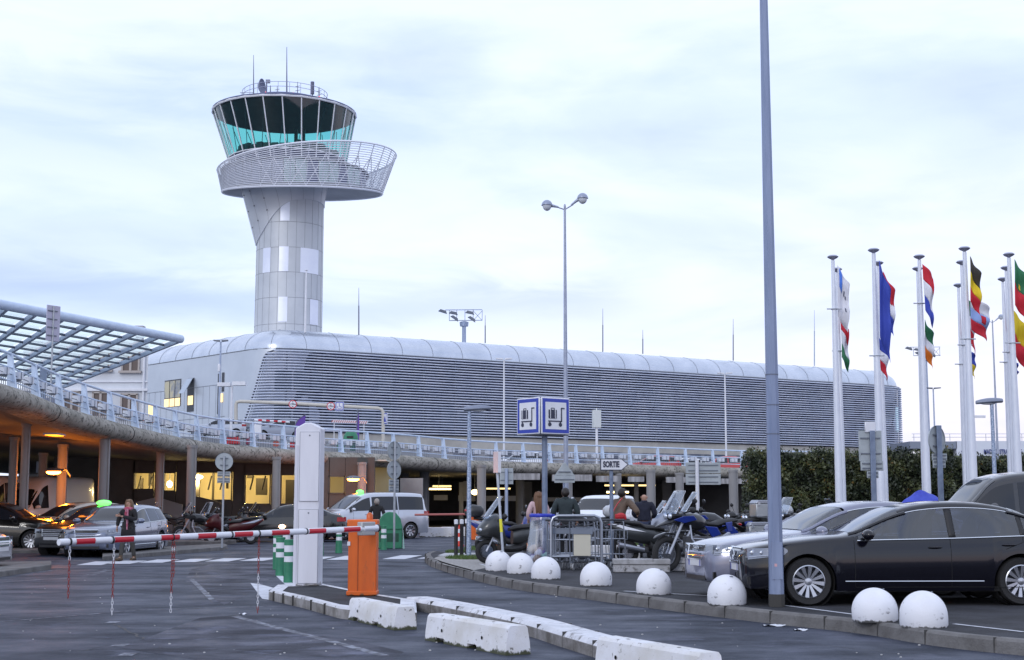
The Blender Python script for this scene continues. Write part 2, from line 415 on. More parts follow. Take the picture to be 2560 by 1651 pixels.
# grass patches on the island nose
def grass(cx, cy, rx, ry, n, seed, label):
    rd = random.Random(seed); m = MB(); m.smooth = False
    for _ in range(n):
        a = rd.uniform(0, 2 * PI); r = math.sqrt(rd.random()); x = cx + rx * r * math.cos(a); y = cy + ry * r * math.sin(a)
        h = rd.uniform(.03, .09); t = rd.uniform(0, PI); dx, dy = math.cos(t) * .012, math.sin(t) * .012; lx, ly = rd.uniform(-.03, .03), rd.uniform(-.03, .03)
        m.k = rd.choice((0, 0, 1))
        m.add([(x - dx, y - dy, PZ - .005), (x + dx, y + dy, PZ - .005), (x + lx, y + ly, PZ + h)], [(0, 1, 2)])
    o = m.build('grass', [mat('grass_blade', (.07, .13, .03), .8), mat('grass_dry', (.13, .17, .06), .8)])
    tag(o, label, 'grass', kind='stuff')
g0 = G(1190, 1396, PZ); grass(g0.x, g0.y, .75, .8, 2500, 3, 'short green grass patch beside the cobra lamp post')
g0 = G(1215, 1372, PZ); grass(g0.x + .1, g0.y, .75, 1.6, 3000, 4, 'short green grass patch behind the black bollards')
g0 = G(1146, 1381, PZ); grass(g0.x, g0.y, .35, .8, 1100, 5, 'thin tuft of grass at the tip of the kerb island')
g0 = G(1575, 1352, PZ); grass(g0.x, 46.5, 3.2, 1.2, 5000, 6, 'strip of grass in front of the parked white van')
m = MB(); m.smooth = False
sand = [G(x, y, PZ) for x, y in [(1085, 1396), (1105, 1388), (1180, 1386), (1235, 1402), (1225, 1418), (1175, 1428), (1110, 1412)]]
m.add([p + Vector((0, 0, .0)) for p in sand], [tuple(range(len(sand)))])
struct(m, 'gravel_verge', mat('gravel', (.26, .25, .24), .9, 0, (.38, .37, .36), 20, 4, .4, .6, .6, 60))
m = MB(); m.smooth = False
sand = [G(x, y, PZ + .004) for x, y in [(1094, 1389), (1112, 1383), (1215, 1382), (1225, 1392), (1135, 1393)]]
m.add(sand, [tuple(range(len(sand)))])
struct(m, 'pale_path', mat('pale_concrete', (.42, .43, .45), .8, 0, (.5, .51, .53), 3))

# long painted divider kerb from the barrier island to the foreground
dl = crom([G(x, y) for x, y in [(1010, 1522), (1060, 1531), (1130, 1545), (1290, 1582), (1400, 1611 + 6), (1560, 1668), (1800, 1740)]], 8)
dl.append(Vector((3.6, 6.0, 0)))
def divider(line, wd, h):
    m = MB(); m.smooth = False; rings = []
    for i, p in enumerate(line):
        t = (line[min(i + 1, len(line) - 1)] - line[max(i - 1, 0)]); t.z = 0; t.normalize()
        nrm = Vector((-t.y, t.x, 0))
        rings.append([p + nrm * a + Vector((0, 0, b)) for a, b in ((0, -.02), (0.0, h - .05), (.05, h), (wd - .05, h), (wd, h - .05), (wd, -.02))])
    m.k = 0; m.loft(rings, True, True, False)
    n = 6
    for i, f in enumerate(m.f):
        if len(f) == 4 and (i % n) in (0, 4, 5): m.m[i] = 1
    return m
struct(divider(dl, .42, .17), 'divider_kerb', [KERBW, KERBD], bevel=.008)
jm = MB(); jm.smooth = False
rs = resample(dl, 1.0)
for p, q in zip(rs[1:], rs[2:]):
    t = (q - p); t.z = 0; t.normalize(); nrm = Vector((-t.y, t.x, 0)); c = p + nrm * .21
    jm.box((c.x, c.y, .084), (.009, .422, .172), math.atan2(t.y, t.x))
struct(jm, 'divider_joints', MATS['joint_dark'])

# barrier island (kerbed plinth under the tall cabinet and the barrier)
il = [G(672, 1502), G(850, 1545), G(1020, 1528), G(1075, 1512)]
IZ = .16
o1 = [G(672, 1475, IZ), G(692, 1461, IZ), G(800, 1458, IZ), G(920, 1482, IZ), G(1040, 1500, IZ), G(1042, 1526, IZ), G(985, 1532, IZ), G(850, 1517, IZ), G(760, 1494, IZ)]
# outer kerb ring and inner asphalt
cen = sum(o1, Vector()) / len(o1)
m = MB(); m.smooth = False
n_ = len(o1)
outer = [Vector((p.x, p.y, 0)) for p in o1]
inner = [cen + (p - cen) * .80 for p in o1]
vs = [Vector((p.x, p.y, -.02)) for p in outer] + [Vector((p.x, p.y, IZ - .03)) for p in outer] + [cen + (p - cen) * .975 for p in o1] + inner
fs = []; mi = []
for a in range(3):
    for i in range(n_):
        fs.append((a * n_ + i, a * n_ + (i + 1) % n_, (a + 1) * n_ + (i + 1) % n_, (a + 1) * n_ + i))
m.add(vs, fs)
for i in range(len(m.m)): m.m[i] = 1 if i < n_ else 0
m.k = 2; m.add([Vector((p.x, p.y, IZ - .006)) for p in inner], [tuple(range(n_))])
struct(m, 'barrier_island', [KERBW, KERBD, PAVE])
jm = MB(); jm.smooth = False
for a, b, k in ((7, 8, 2), (8, 0, 3)):
    for j in range(1, k + 1):
        p = outer[a].lerp(outer[b], j / (k + .6)); t = (outer[b] - outer[a]).normalized(); nn = Vector((-t.y, t.x, 0))
        p = p - nn * .0
        jm.box((p.x, p.y, .08), (.014, .05, .15), math.atan2(t.y, t.x))
struct(jm, 'island_joints', MATS['joint_dark'])
# white arrow-head mark on the road at the island tip
m = MB(); m.smooth = False
a = [G(x, y, .004) for x, y in [(626, 1458), (650, 1461), (684, 1470), (672, 1476), (672, 1500), (655, 1497)]]
m.add(a, [tuple(range(len(a)))])
a = [G(x, y, .004) for x, y in [(690, 1440), (700, 1436), (722, 1450), (735, 1462), (712, 1461)]]
m.add(a, [tuple(range(len(a)))])
# zebra crossing
zs = [(190, 1413, 1404), (262, 1410, 1402), (345, 1407, 1399), (428, 1405.5, 1397.5), (512, 1404, 1396), (598, 1402.5, 1394.5), (735, 1401, 1392), (815, 1400, 1390), (955, 1398, 1388.5), (1042, 1397, 1388)]
for i, (x, yn, yf) in enumerate(zs):
    a = G(x, yn, .004); b = G(x + 48, yf, .004)
    c = Vector((b.x + .62, b.y, .004)); d = Vector((a.x + .62, a.y, .004))
    m.add([a, d, c, b], [(0, 1, 2, 3)])
struct(m, 'road_markings', PAINT)
m = MB(); m.smooth = False
ribbon(m, [G(-40, 1459), G(100, 1450), G(218, 1443)], .14, .004)
for x, y in [(225, 1439), (239, 1434.5), (253, 1431), (268, 1427.5)]:
    a = G(x - 6, y, 0); b = G(x + 8, y - 2, 0); ribbon(m, [a, b], .22, .004)
ribbon(m, [G(80, 1432), G(150, 1425), G(265, 1425)], .10, .004)
ribbon(m, [G(-60, 1561), G(350, 1526), G(700, 1516)], .05, .004)
for x, y in [(276, 1557), (292, 1614), (310, 1637)]:
    a = G(x - 10, y, 0); ribbon(m, [a, a + Vector((.16, .0, 0))], .28, .004)
ribbon(m, [G(478, 1448), G(500, 1470), G(530, 1500)], .10, .004)
ribbon(m, [G(585, 1541), G(700, 1572), G(830, 1605), G(960, 1640)], .12, .004)
for y in (1348, 1355):
    ribbon(m, [G(1090, y + 2), G(1260, y + 5)], .16, .004)
ribbon(m, [G(1000, 1361), G(1060, 1361)], .16, .004)
struct(m, 'worn_markings', PAINTOLD)
m = MB(); m.smooth = False
def crack(pts, wd=.022):
    rd = random.Random(int(pts[0][0])); q = []
    for a, b in zip(pts, pts[1:]):
        a, b = G(*a), G(*b)
        for k in range(10):
            t = k / 10; p = a.lerp(b, t); q.append(p + Vector((rd.uniform(-.03, .03), rd.uniform(-.03, .03), 0)))
    ribbon(m, q, wd, .003)
crack([(283, 1561), (330, 1583), (365, 1600)], .035); crack([(365, 1600), (520, 1595)], .012); crack([(-40, 1540), (200, 1528), (420, 1520)], .02)
crack([(975, 1436), (1060, 1437)], .03); crack([(200, 1630), (280, 1612)], .012); crack([(495, 1430), (480, 1450), (540, 1517)], .02)
crack([(1050, 1490), (1200, 1510), (1330, 1500)], .012); crack([(1100, 1520), (1350, 1560)], .01); crack([(1930, 1600), (2300, 1640)], .012)
struct(m, 'road_cracks', mat('tar_crack', (.02, .02, .024), .6))
# paler repaved patches on the road
m = MB(); m.smooth = False
def patch(pts, z): m.add([G(x, y, z) for x, y in pts], [tuple(range(len(pts)))])
patch([(462, 1452), (478, 1424), (560, 1402), (700, 1410), (690, 1440), (660, 1455), (640, 1480), (560, 1512), (530, 1495)], .002)
patch([(500, 1545), (590, 1538), (640, 1552), (720, 1578), (880, 1600), (1010, 1630), (980, 1651), (500, 1651), (300, 1620)], .002)
struct(m, 'road_patch', mat('patched_asphalt', (.014, .017, .030), .80, 0, (.042, .048, .080), .9, 12, .4, .6, 1.0, 26, rough2=.45, spec=.35, col3=(.10, .11, .165), scale3=1.9, lo3=.53, hi3=.66, stretch=(.75, 1.05, 1)))
# litter and small stones
rd = random.Random(5); m = MB()
for _ in range(110):
    p = G(rd.uniform(50, 2300), rd.uniform(1440, 1645)); s_ = rd.uniform(.006, .018)
    m.ell((p.x, p.y, s_ * .4), (s_, s_ * rd.uniform(.6, 1.4), s_ * .5), 6, 3)
o = m.build('pebbles', mat('pale_stone', (.5, .5, .5), .8)); tag(o, 'small pale stones and grit scattered over the road', 'grit', kind='stuff')
for i, (x, y, sx, lab) in enumerate([(1935, 1566, .14, 'flat white paper scrap lying under the galvanised lamp post kerb'), (2001, 1577, .08, 'small white paper scrap right of the larger flat scrap'), (608, 1537, .05, 'white crumpled scrap on the road below the fourth chain')]):
    m = MB(); m.smooth = False; p = G(x, y)
    m.grid(lambda u, v: (sx * (u - .5) * 2, .06 * (v - .5) * 2, .012 + .012 * math.sin(7 * u + 4 * v)), 5, 3)
    o = m.build('paper_scrap', WHITEP, loc=None); o.location = p; tag(o, lab, 'litter')

# low kerbed pads in front of the taxi lane on the left
def pad(pts, h, name='taxi_kerb'):
    m = MB(); m.smooth = False
    m.prism([Vector((p.x, p.y, -.02)) for p in pts], (0, 0, h + .02)); struct(m, name, KERBM, bevel=.02)
a, b, c, d = G(-220, 1476), G(128, 1424), G(122, 1411, .12), G(-60, 1418, .12)
pad([Vector((-22, 27.2, 0)), a, b, G(128, 1415), Vector((-20, 31.5, 0))], .12)
pad([G(256, 1402), G(560, 1376), G(568, 1371), G(560, 1368), G(330, 1381), G(256, 1391)], .12)
p = G(60, 1378); pad([p + Vector((-1.2, 1.6, 0)), p + Vector((-1.4, -2.4, 0)), p + Vector((1.6, -1.6, 0)), p + Vector((1.2, 1.6, 0))], .10, 'column_plinth')
p = G(474, 1361); pad([p + Vector((-1.0, 1.0, 0)), p + Vector((-.6, -1.2, 0)), p + Vector((1.5, -1.2, 0)), p + Vector((1.5, 1.0, 0))], .14, 'column_plinth')

# ================================================================ VIADUCT
VP = [P(x, y, D) for x, y, D in [(-435, 862, 33), (0, 960, 41.8), (160, 1019, 47), (350, 1072, 53), (540, 1109, 60), (800, 1129, 66), (1000, 1139, 71), (1200, 1153, 76), (1500, 1161, 82), (1700, 1166, 85), (1860, 1171, 87), (2150, 1173, 89)]]
VP[0] = Vector((-15.9, 31, 5.3))
vline = resample(crom(VP, 14), .5)
via = thing('viaduct', 'curved concrete ramp viaduct with round columns, rising to the left', 'viaduct', (VP[4].x, VP[4].y, 0))
def tn(line, i):
    t = line[min(i + 1, len(line) - 1)] - line[max(i - 1, 0)]; t.z = 0; t.normalize(); return t, Vector((-t.y, t.x, 0))   # n points inward (left of travel)
m = MB(); rings = []
FS = [(.35, 0.02), (.0, .02), (-.12, -.02), (-.24, -.10), (-.31, -.22), (-.32, -.34), (-.26, -.47), (-.12, -.57), (.1, -.62), (.6, -.62)]
for i, p in enumerate(vline):
    t, n_ = tn(vline, i); rings.append([p + n_ * a + Vector((0, 0, b)) for a, b in FS])
m.loft(rings, True, True)
m.build('fascia', FASCIA, via, world=True)
m = MB(); m.smooth = False
for i in range(6, len(vline), 12):
    t, n_ = tn(vline, i); p = vline[i]
    ring = [[p + n_ * a * 1.012 + t * s_ + Vector((0, 0, b * 1.012)) for a, b in FS[1:9]] for s_ in (-.012, .012)]
    m.loft(ring, False, False)
m.build('expansion_joint', mat('joint_black', (.02, .02, .02), .9), via, world=True, solid=.02)
# underside slab and deck top
m = MB(); m.smooth = True
def inward(i):
    f = i / (len(vline) - 1); p = vline[i]; t, n_ = tn(vline, i)
    y = p.y + 45 + 0 * f; x = p.x - 34 * (1 - f) + 0 * f
    return Vector((x, y, 0)), f
under = []; top = []
for i in range(0, len(vline), 4):
    p = vline[i]; q, f = inward(i); t, n_ = tn(vline, i)
    zi = 6.5 * (1 - min(1, max(0, (f - .62) / .16))) + 3.9 * min(1, max(0, (f - .62) / .16))
    a = p + n_ * .5
    zq = min(p.z, 4.3) - .62
    under.append([Vector((a.x, a.y, p.z - .60)), a.lerp(q, .12) * Vector((1, 1, 0)).length * 0 + Vector((a.x + (q.x - a.x) * .15, a.y + (q.y - a.y) * .15, p.z - .60 + (zq - p.z + .6) * .4)), Vector((q.x, q.y, zq))])
    b = p + n_ * .3
    top.append([Vector((b.x, b.y, p.z + .0)), Vector((b.x + (q.x - b.x) * .35, b.y + (q.y - b.y) * .35, p.z + (zi - p.z) * .45)), Vector((q.x, q.y, zi)), Vector((q.x, q.y + 60, zi))])
m.loft(under, False, False)
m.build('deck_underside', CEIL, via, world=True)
m = MB(); m.loft(top, False, False); struct(m, 'upper_forecourt', mat('deck_asphalt', (.11, .115, .13), .8, 0, (.15, .155, .175), 1.0))
# columns
for x, yb, yt, r in [(54, 1373, 0, .14), (25, 1362, 0, .15), (149, 1357, 0, .19), (100, 1348, 0, .17), (254, 1364, 0, .19), (395, 1352, 0, .16), (474, 1357, 0, .18), (688, 1346, 0, .17), (903, 1338, 0, .20), (1203, 1334, 0, .21), (1060, 1325, 0, .26), (1420, 1330, 0, .22), (1628, 1329, 0, .22), (1835, 1329, 0, .22), (1010, 1322, 0, .25), (1545, 1320, 0, .2), (1300, 1318, 0, .25), (1700, 1322, 0, .22), (-70, 1400, 0, .2)]:
    p = G(x, yb); m = MB()
    zt = 5.0
    best = min(vline, key=lambda v: (v.x - p.x) ** 2 + (v.y - p.y) ** 2)
    zt = best.z - .5
    m.lathe([(r, -.02), (r, zt - .12), (r + .03, zt - .11), (r + .03, zt)], 24, (p.x, p.y, 0))
    m.tube((p.x + r * .9, p.y - r * .6, 0), (p.x + r * .9, p.y - r * .6, zt), .03, n=8)
    m.build('column', mat('column_concrete', (.21, .21, .215), .75, 0, (.28, .28, .29), 1.2, 8, .35, .65, .15, 30, stretch=(1, 1, .3)), via, world=True)

# railing with its lamps
rail = thing('bridge_railing', 'pale blue steel railing with slanted posts along the curved viaduct edge', 'railing', (VP[4].x, VP[4].y, VP[4].z))
plist = resample(crom(VP, 14), 2.0)
def sm(line, i): return tn(line, i)
topc = []; midc = []; lowc = []
for i, p in enumerate(plist):
    t, n_ = tn(plist, i); m = MB(); m.smooth = False
    # tapered plate leaning outwards (towards the camera side)
    bw, tw = .20, .10
    def q(s_, off, z): return p + t * s_ + n_ * off + Vector((0, 0, z))
    for s0 in (-.06,):
        m.prism([q(s0, -.02, 0.0), q(s0, .26, 0.0), q(s0, .10 + .18, 1.05), q(s0, .16, 1.08)], t * .12)
    m.box((q(0, .12, .012).x, q(0, .12, .012).y, q(0, 0, .012).z), (.34, .34, .02), math.atan2(t.y, t.x))
    m.build('post', RAILB, rail, world=True)
    topc.append(q(0, .2, 1.06)); midc.append(q(0, .12, .62)); lowc.append(q(0, .10, .22))
for nm, c, r in (('top_rail', topc, .045), ('middle_rail', midc, .028), ('lower_rail', lowc, .022)):
    m = MB(); m.pipe(c, r, 8); m.build(nm, RAILB, rail, world=True)
m = MB(); m.pipe([a.lerp(b, .5) for a, b in zip(midc, lowc)], .012, 6); m.build('wire', STEELD, rail, world=True)
BOXW = mat('lamp_box_white', (.62, .66, .74), .4)
for i in range(len(plist) - 1):
    if plist[i].y < 34: continue
    a, b = midc[i], midc[i + 1]; t = (b - a).normalized(); n_ = Vector((-t.y, t.x, 0)).normalized()
    for f in (.27, .72):
        c = a.lerp(b, f) + n_ * .05 + Vector((0, 0, -.15)); m = MB(); m.smooth = False
        rz = math.atan2(t.y, t.x)
        m.box((c.x, c.y, c.z), (.40, .22, .22), rz)
        m.k = 1; m.box((c.x, c.y, c.z - .125), (.34, .14, .03), rz)
        m.tube(c + Vector((0, 0, .10)), c + Vector((0, 0, .16)), .02, n=6)
        m.box((c.x - n_.x * .12, c.y - n_.y * .12, c.z), (.02, .02, .24), rz)
        m.build('lamp_box', [BOXW, STEELD], rail, world=True, bevel=.01)
# crowd-type pedestrian fence behind the railing on the deck
fen = thing('barrier_fence', 'thin grey barred fence standing on the deck behind the blue railing', 'fence', (VP[4].x, VP[4].y + 1, VP[4].z))
m = MB(); m.smooth = False; pr = None
for i, p in enumerate(resample(vline, .16)):
    if not (36 < p.y < 86.8): continue
    if (i // 12) % 5 == 4: pr = None; continue
    a = p + Vector((-.9, .9, 0)); m.box((a.x, a.y, a.z + .30), (.02, .02, .56))
m.build('bars', STEELD, fen, world=True)
for zz in (.58, .06):
    m = MB(); m.pipe([p + Vector((-.9, .9, zz)) for p in resample(vline, 1.0) if 36 < p.y < 86.8], .022, 6); m.build('rail', GREYP, fen, world=True)

# back wall of the undercroft with its windows
def quadwall(m, a, b, z0, z1, th=.25):
    d = (b - a); n_ = Vector((-d.y, d.x, 0)).normalized() * th
    m.prism([Vector((a.x, a.y, z0)), Vector((b.x, b.y, z0)), Vector((b.x, b.y, z1)), Vector((a.x, a.y, z1))], n_)
UW = thing('undercroft_building', 'dark walled building under the viaduct with warm lit windows', 'building', (-12, 68, 0))
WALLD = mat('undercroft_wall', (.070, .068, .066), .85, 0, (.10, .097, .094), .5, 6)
WALLL = mat('undercroft_panel', (.26, .26, .27), .7, 0, (.32, .32, .33), .7)
m = MB(); m.smooth = False
DW = 66.0
def wp(x, y, D=DW): return P(x, y, D)
# piers between openings
openings = [(333, 384, 1181, 1225), (408, 438, 1181, 1229), (482, 580, 1180, 1252), (610, 676, 1186, 1262), (700, 760, 1186, 1262), (822, 862, 1190, 1235)]
xs = [130] + [v for o_ in openings for v in (o_[0], o_[1])] + [935]
top_z, dz0 = 3.55, 0
for k in range(0, len(xs), 2):
    a, b = wp(xs[k], 1300), wp(xs[k + 1], 1300)
    m.box(((a.x + b.x) / 2, DW + .15, top_z / 2), (b.x - a.x, .3, top_z))
for x0, x1, y0, y1 in openings:
    a, b = wp(x0, y0), wp(x1, y1)
    m.box(((a.x + b.x) / 2, DW + .15, b.z / 2), (b.x - a.x, .3, b.z))
    m.box(((a.x + b.x) / 2, DW + .15, (a.z + top_z) / 2), (b.x - a.x, .3, top_z - a.z))
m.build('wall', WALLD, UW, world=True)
m = MB(); m.smooth = False
a, b = wp(310, 1260), wp(800, 1260)
m.box(((a.x + b.x) / 2, DW + 5.5, 1.75), (b.x - a.x + 6, .2, 3.5)); m.k = 1
m.box(((a.x + b.x) / 2, DW + 2.9, 3.42), (b.x - a.x + 6, 5, .06))
m.build('room_wall', [mat('warm_plaster', (.75, .66, .42), .8), mat('room_ceiling', (.6, .58, .5), .8)], UW, world=True)
for x0, x1, y0, y1 in openings:
    a, b = wp(x0, y0), wp(x1, y1); m = MB(); m.smooth = False; w_ = .05
    for (c0, c1, e0, e1) in ((a.x, a.x + w_, b.z, a.z), (b.x - w_, b.x, b.z, a.z), (a.x, b.x, a.z - w_, a.z), (a.x, b.x, b.z, b.z + w_)):
        m.box(((c0 + c1) / 2, DW - .02, (e0 + e1) / 2), (c1 - c0, .06, e1 - e0))
    m.build('window_frame', WALLD, UW, world=True)
m = MB(); m.smooth = False
m.prism([P(x, y, 65.3) for x, y in [(338, 1330), (338, 1256), (392, 1243), (455, 1262), (455, 1330)]], (0, .15, 0)); m.build('ramp_wall', mat('pale_ramp', (.30, .31, .33), .7), UW, world=True)
m = MB(); m.smooth = False
m.prism([P(x, y, 65.5) for x, y in [(486, 1330), (486, 1241), (500, 1243), (535, 1252), (560, 1262), (560, 1330)]], (0, .15, 0)); m.build('stair_parapet', WALLD, UW, world=True)
m = MB(); m.smooth = False
for x0, x1, y0, y1, D in [(349, 358, 1196, 1260, 69), (372, 380, 1180, 1215, 70), (530, 536, 1180, 1260, 69.5), (566, 571, 1194, 1222, 68), (640, 668, 1196, 1238, 69), (618, 634, 1180, 1196, 69), (714, 740, 1200, 1262, 69), (486, 500, 1200, 1262, 68)]:
    q0, q1 = P(x0, y1, D), P(x1, y0, D); m.box(((q0.x + q1.x) / 2, D, (q0.z + q1.z) / 2), (q1.x - q0.x, .2, q1.z - q0.z))
m.build('room_fittings', mat('room_dark', (.05, .045, .04), .7), UW, world=True)
m = MB(); m.smooth = False
for x in (344, 372, 520, 550, 625, 655): m.tube(P(x, 1225, 67.4), P(x + 9, 1190, 67.4), .04, n=5)
m.build('pipework', WALLD, UW, world=True)
# lamps inside the lit rooms
def point(loc, e, col, r=.15):
    l = bpy.data.lights.new('point_light', 'POINT'); l.energy = e; l.color = col; l.shadow_soft_size = r
    o = bpy.data.objects.new('point_light', l); COL.objects.link(o); o.location = loc; return o
for x, y, D, e in [(355, 1210, 68.5, 110), (424, 1211, 68.5, 100), (495, 1193, 68.2, 260), (560, 1200, 69, 160), (640, 1195, 68.4, 70), (730, 1195, 68.5, 30)]:
    p = P(x, y, D); t_ = thing('room_lamp', 'round white ceiling lamp glowing inside the lit window near pixel column %d' % x, 'lamp', (p.x, p.y, 3.1))
    t_['label'] = {355: 'warm ceiling lamp inside the first lit window from the left', 424: 'bare glowing bulb seen in the narrow lit window', 495: 'bright oval lamp glowing at the left of the widest lit window', 560: 'warm lamp deeper inside the widest lit window', 640: 'warm strip lamp in the lit window behind the dark parked car', 730: 'dim warm lamp in the window left of the tall white cabinet'}[x]
    m = MB(); zz = p.z if x in (424, 495) else 3.25
    t_.location = (p.x, p.y, zz)
    m.ell((0, 0, 0), (.24, .16, .10) if x != 424 else (.13, .13, .16)); m.build('globe', LITBRIGHT, t_)
    m = MB(); m.tube((0, 0, .08), (0, 0, 3.42 - zz + .02), .02); m.build('rod', STEELD, t_)
    q = point((p.x, p.y - .4, zz - .25), e, (1, .72, .28)); 
# panels, bands and deep objects of the right undercroft
UR = thing('parking_undercroft', 'dark covered car park behind the viaduct columns with a pale concrete parapet', 'building', (10, 96, 0))
m = MB(); m.smooth = False
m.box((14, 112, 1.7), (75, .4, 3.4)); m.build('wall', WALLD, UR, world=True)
m = MB(); m.smooth = False
for x0, x1, D, y0, y1 in [(1146, 1189, 92, 1239, 1253), (1213, 1300, 92, 1240, 1253), (1330, 1520, 93, 1244, 1254), (1085, 1119, 92, 1238, 1251)]:
    m = MB(); a, b = P(x0, y0, D), P(x1, y1, D); m.box(((a.x + b.x) / 2, D, (a.z + b.z) / 2), (b.x - a.x, .3, a.z - b.z)); m.build('parapet', mat('pale_parapet', (.58, .58, .60), .7), UR, world=True)
m = MB(); m.smooth = False
for x0, x1, D, y0, y1 in [(1001, 1057, 70, 1196, 1262), (1158, 1170, 84, 1203, 1240), (1148, 1158, 84, 1206, 1320), (1290, 1330, 98, 1205, 1330), (1585, 1597, 88, 1190, 1330), (1655, 1680, 100, 1190, 1330)]:
    m = MB(); a, b = P(x0, y0, D), P(x1, y1, D); m.box(((a.x + b.x) / 2, D, (a.z + b.z) / 2), (b.x - a.x, .3, a.z - b.z)); m.build('concrete_panel', WALLL, UR, world=True)
m = MB(); m.smooth = False
for x0, x1, D, y0, y1 in [(1490, 1545, 79.5, 1190, 1205), (1570, 1610, 81, 1192, 1205), (1665, 1720, 83, 1193, 1207), (1800, 1872, 85.2, 1197, 1210), (1380, 1480, 78.5, 1187, 1203), (1280, 1350, 76.5, 1184, 1200)]:
    m = MB(); a, b = P(x0, y0, D), P(x1, y1, D); m.box(((a.x + b.x) / 2, D, (a.z + b.z) / 2), (b.x - a.x, .2, a.z - b.z)); m.build('beam_panel', mat('stained_beam', (.22, .22, .23), .8, 0, (.42, .42, .44), 2.5, 6, .4, .6, stretch=(2, 1, .3)), UR, world=True)
for i, (x, y, D, ln, lab) in enumerate([(1097, 1223, 88, 1.5, 'small warm strip lamp under the deck left of the street lamp post'), (1187, 1231, 82, .5, 'yellow round lamp beside the tall round column right of the street lamp'),
        (1575, 1214, 90, 3.2, 'long warm strip lamp above the bald man under the deck'), (1544, 1231, 84, 1.3, 'short yellow strip lamp above the white van roof'), (1105, 1216, 92, 1.2, 'faint strip lamp above the small warm one under the deck'),
        (1246, 1222, 95, 1.6, 'faint strip lamp seen left of the pink coated woman')]):
    p = P(x, y, D); t_ = thing('ceiling_lamp', lab, 'lamp', p, 0, 'ceiling lamps of the covered car park')
    m = MB(); m.k = 0
    if ln < 1: m.ell((0, 0, 0), (.22, .22, .16))
    else: m.pipe([(-ln / 2, 0, 0), (ln / 2, 0, 0)], .05, 8)
    es = 5 if i in (0, 1, 3) else 1.6
    m.build('tube', mat('strip_lamp_%d' % es, (1, .8, .4), .5, es=es, ecol=(1, .74, .30)), t_)
    m = MB(); m.smooth = False; m.box((0, 0, .09), (max(ln, .4), .14, .05)); m.tube((0, 0, .1), (0, 0, 3.1 - p.z + .2), .02); m.build('bracket', STEELD, t_)
    if i in (0, 1, 3): point((p.x, p.y - .5, p.z - .2), 25, (1, .75, .35))

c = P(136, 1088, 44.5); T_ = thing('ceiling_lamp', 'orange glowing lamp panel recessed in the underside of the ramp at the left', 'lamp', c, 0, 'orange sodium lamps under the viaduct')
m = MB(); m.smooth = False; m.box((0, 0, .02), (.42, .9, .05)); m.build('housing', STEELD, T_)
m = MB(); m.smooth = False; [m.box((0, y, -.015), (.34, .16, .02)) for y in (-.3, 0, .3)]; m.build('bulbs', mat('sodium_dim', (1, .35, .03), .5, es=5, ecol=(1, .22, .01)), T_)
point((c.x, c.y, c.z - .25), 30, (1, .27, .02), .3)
# sodium wall lamps
def sodium(x, y, D, e, lab, side=1):
    p = P(x, y, D); t_ = thing('wall_lamp', lab, 'lamp', p, 0, 'orange sodium lamps under the viaduct')
    m = MB(); m.ell((0, 0, .03), (.34, .24, .14), 16, 6, 0, 90); m.pipe([(.2, 0, .08), (.45, .05, .1), (.6, .1, -.15)], .035, 8); m.build('hood', STEELD, t_)
    m = MB(); m.ell((0, 0, .0), (.27, .18, .09), 16, 8); m.build('bulb', LAMPORANGE, t_)
    point((p.x + .22, p.y - .12, p.z - .30), e, (1, .24, .01), .12)
sodium(134, 1181, 52.4, 170, 'orange glowing sodium lamp on the column beside the white high roof van')
sodium(883, 1199, 64.0, 85, 'orange glowing sodium lamp on the column behind the silver minivan taxi')
point((-17.5, 47, 3.3), 26, (1, .30, .03), .2)  # extra fill light without a fixture, added to brighten the ceiling in orange
# ================================================================ LONG LOUVRED HALL
BLD = thing('terminal_hall', 'long metal clad hall with rolled eaves and horizontal louvre front', 'building', (-21.5, 131, 0))
A0 = Vector((-36.8, 146.5, 0)); A1 = Vector((-22.4, 130.0, 0)); A2 = Vector((49.6, 177.0, 0)); A3 = Vector((37, 196, 0)); A4 = Vector((-49, 160, 0))
def fillet(a, b, c, r, n=8):
    u = (a - b).normalized(); v = (c - b).normalized(); ang = u.angle(v); d = r / math.tan(ang / 2)
    p, q = b + u * d, b + v * d; out = []
    for i in range(n + 1):
        t = i / n; out.append(p * (1 - t) ** 2 + b * 2 * t * (1 - t) + q * t * t)
    return out
fr_line = [A4.lerp(A0, .0)] + fillet(A4, A0, A1, 2.5) + fillet(A0, A1, A2, 4.2, 12) + fillet(A1, A2, A3, 4.5, 10) + [A3]
def dens(line, st):
    out = []
    for a, b in zip(line, line[1:]):
        k = max(1, int((b - a).length / st))
        out += [a.lerp(b, j / k) for j in range(k)]
    return out + [line[-1]]
bl = dens(fr_line, 4.0)
cum = [0]
for a, b in zip(bl, bl[1:]): cum.append(cum[-1] + (b - a).length)
def on_line(line, cm, s_):
    s_ = max(0, min(cm[-1], s_))
    for i in range(len(line) - 1):
        if s_ <= cm[i + 1] or i == len(line) - 2:
            t = (s_ - cm[i]) / max(cm[i + 1] - cm[i], 1e-6); p = line[i].lerp(line[i + 1], t)
            # smooth normals by central difference
            return p
def pn(s_):
    p = on_line(bl, cum, s_); a = on_line(bl, cum, s_ - .6); b = on_line(bl, cum, s_ + .6)
    t = (b - a).normalized(); return p, t, Vector((t.y, -t.x, 0))     # outward normal (towards the camera)
EZ, BZ = 15.55, 7.9
m = MB(); rings = []
prof = [(0, 2.5), (0, EZ)] + [(-3.1 * (1 - math.cos(a)), EZ + 2.05 * math.sin(a)) for a in [R(x) for x in range(8, 91, 8)]] + [(-6, EZ + 2.15), (-12, EZ + 2.25)]
for i, p in enumerate(bl):
    _, t, n_ = pn(cum[i]); rings.append([p + n_ * a + Vector((0, 0, z)) for a, z in prof])
nw = 2
m.loft(rings, False, False)
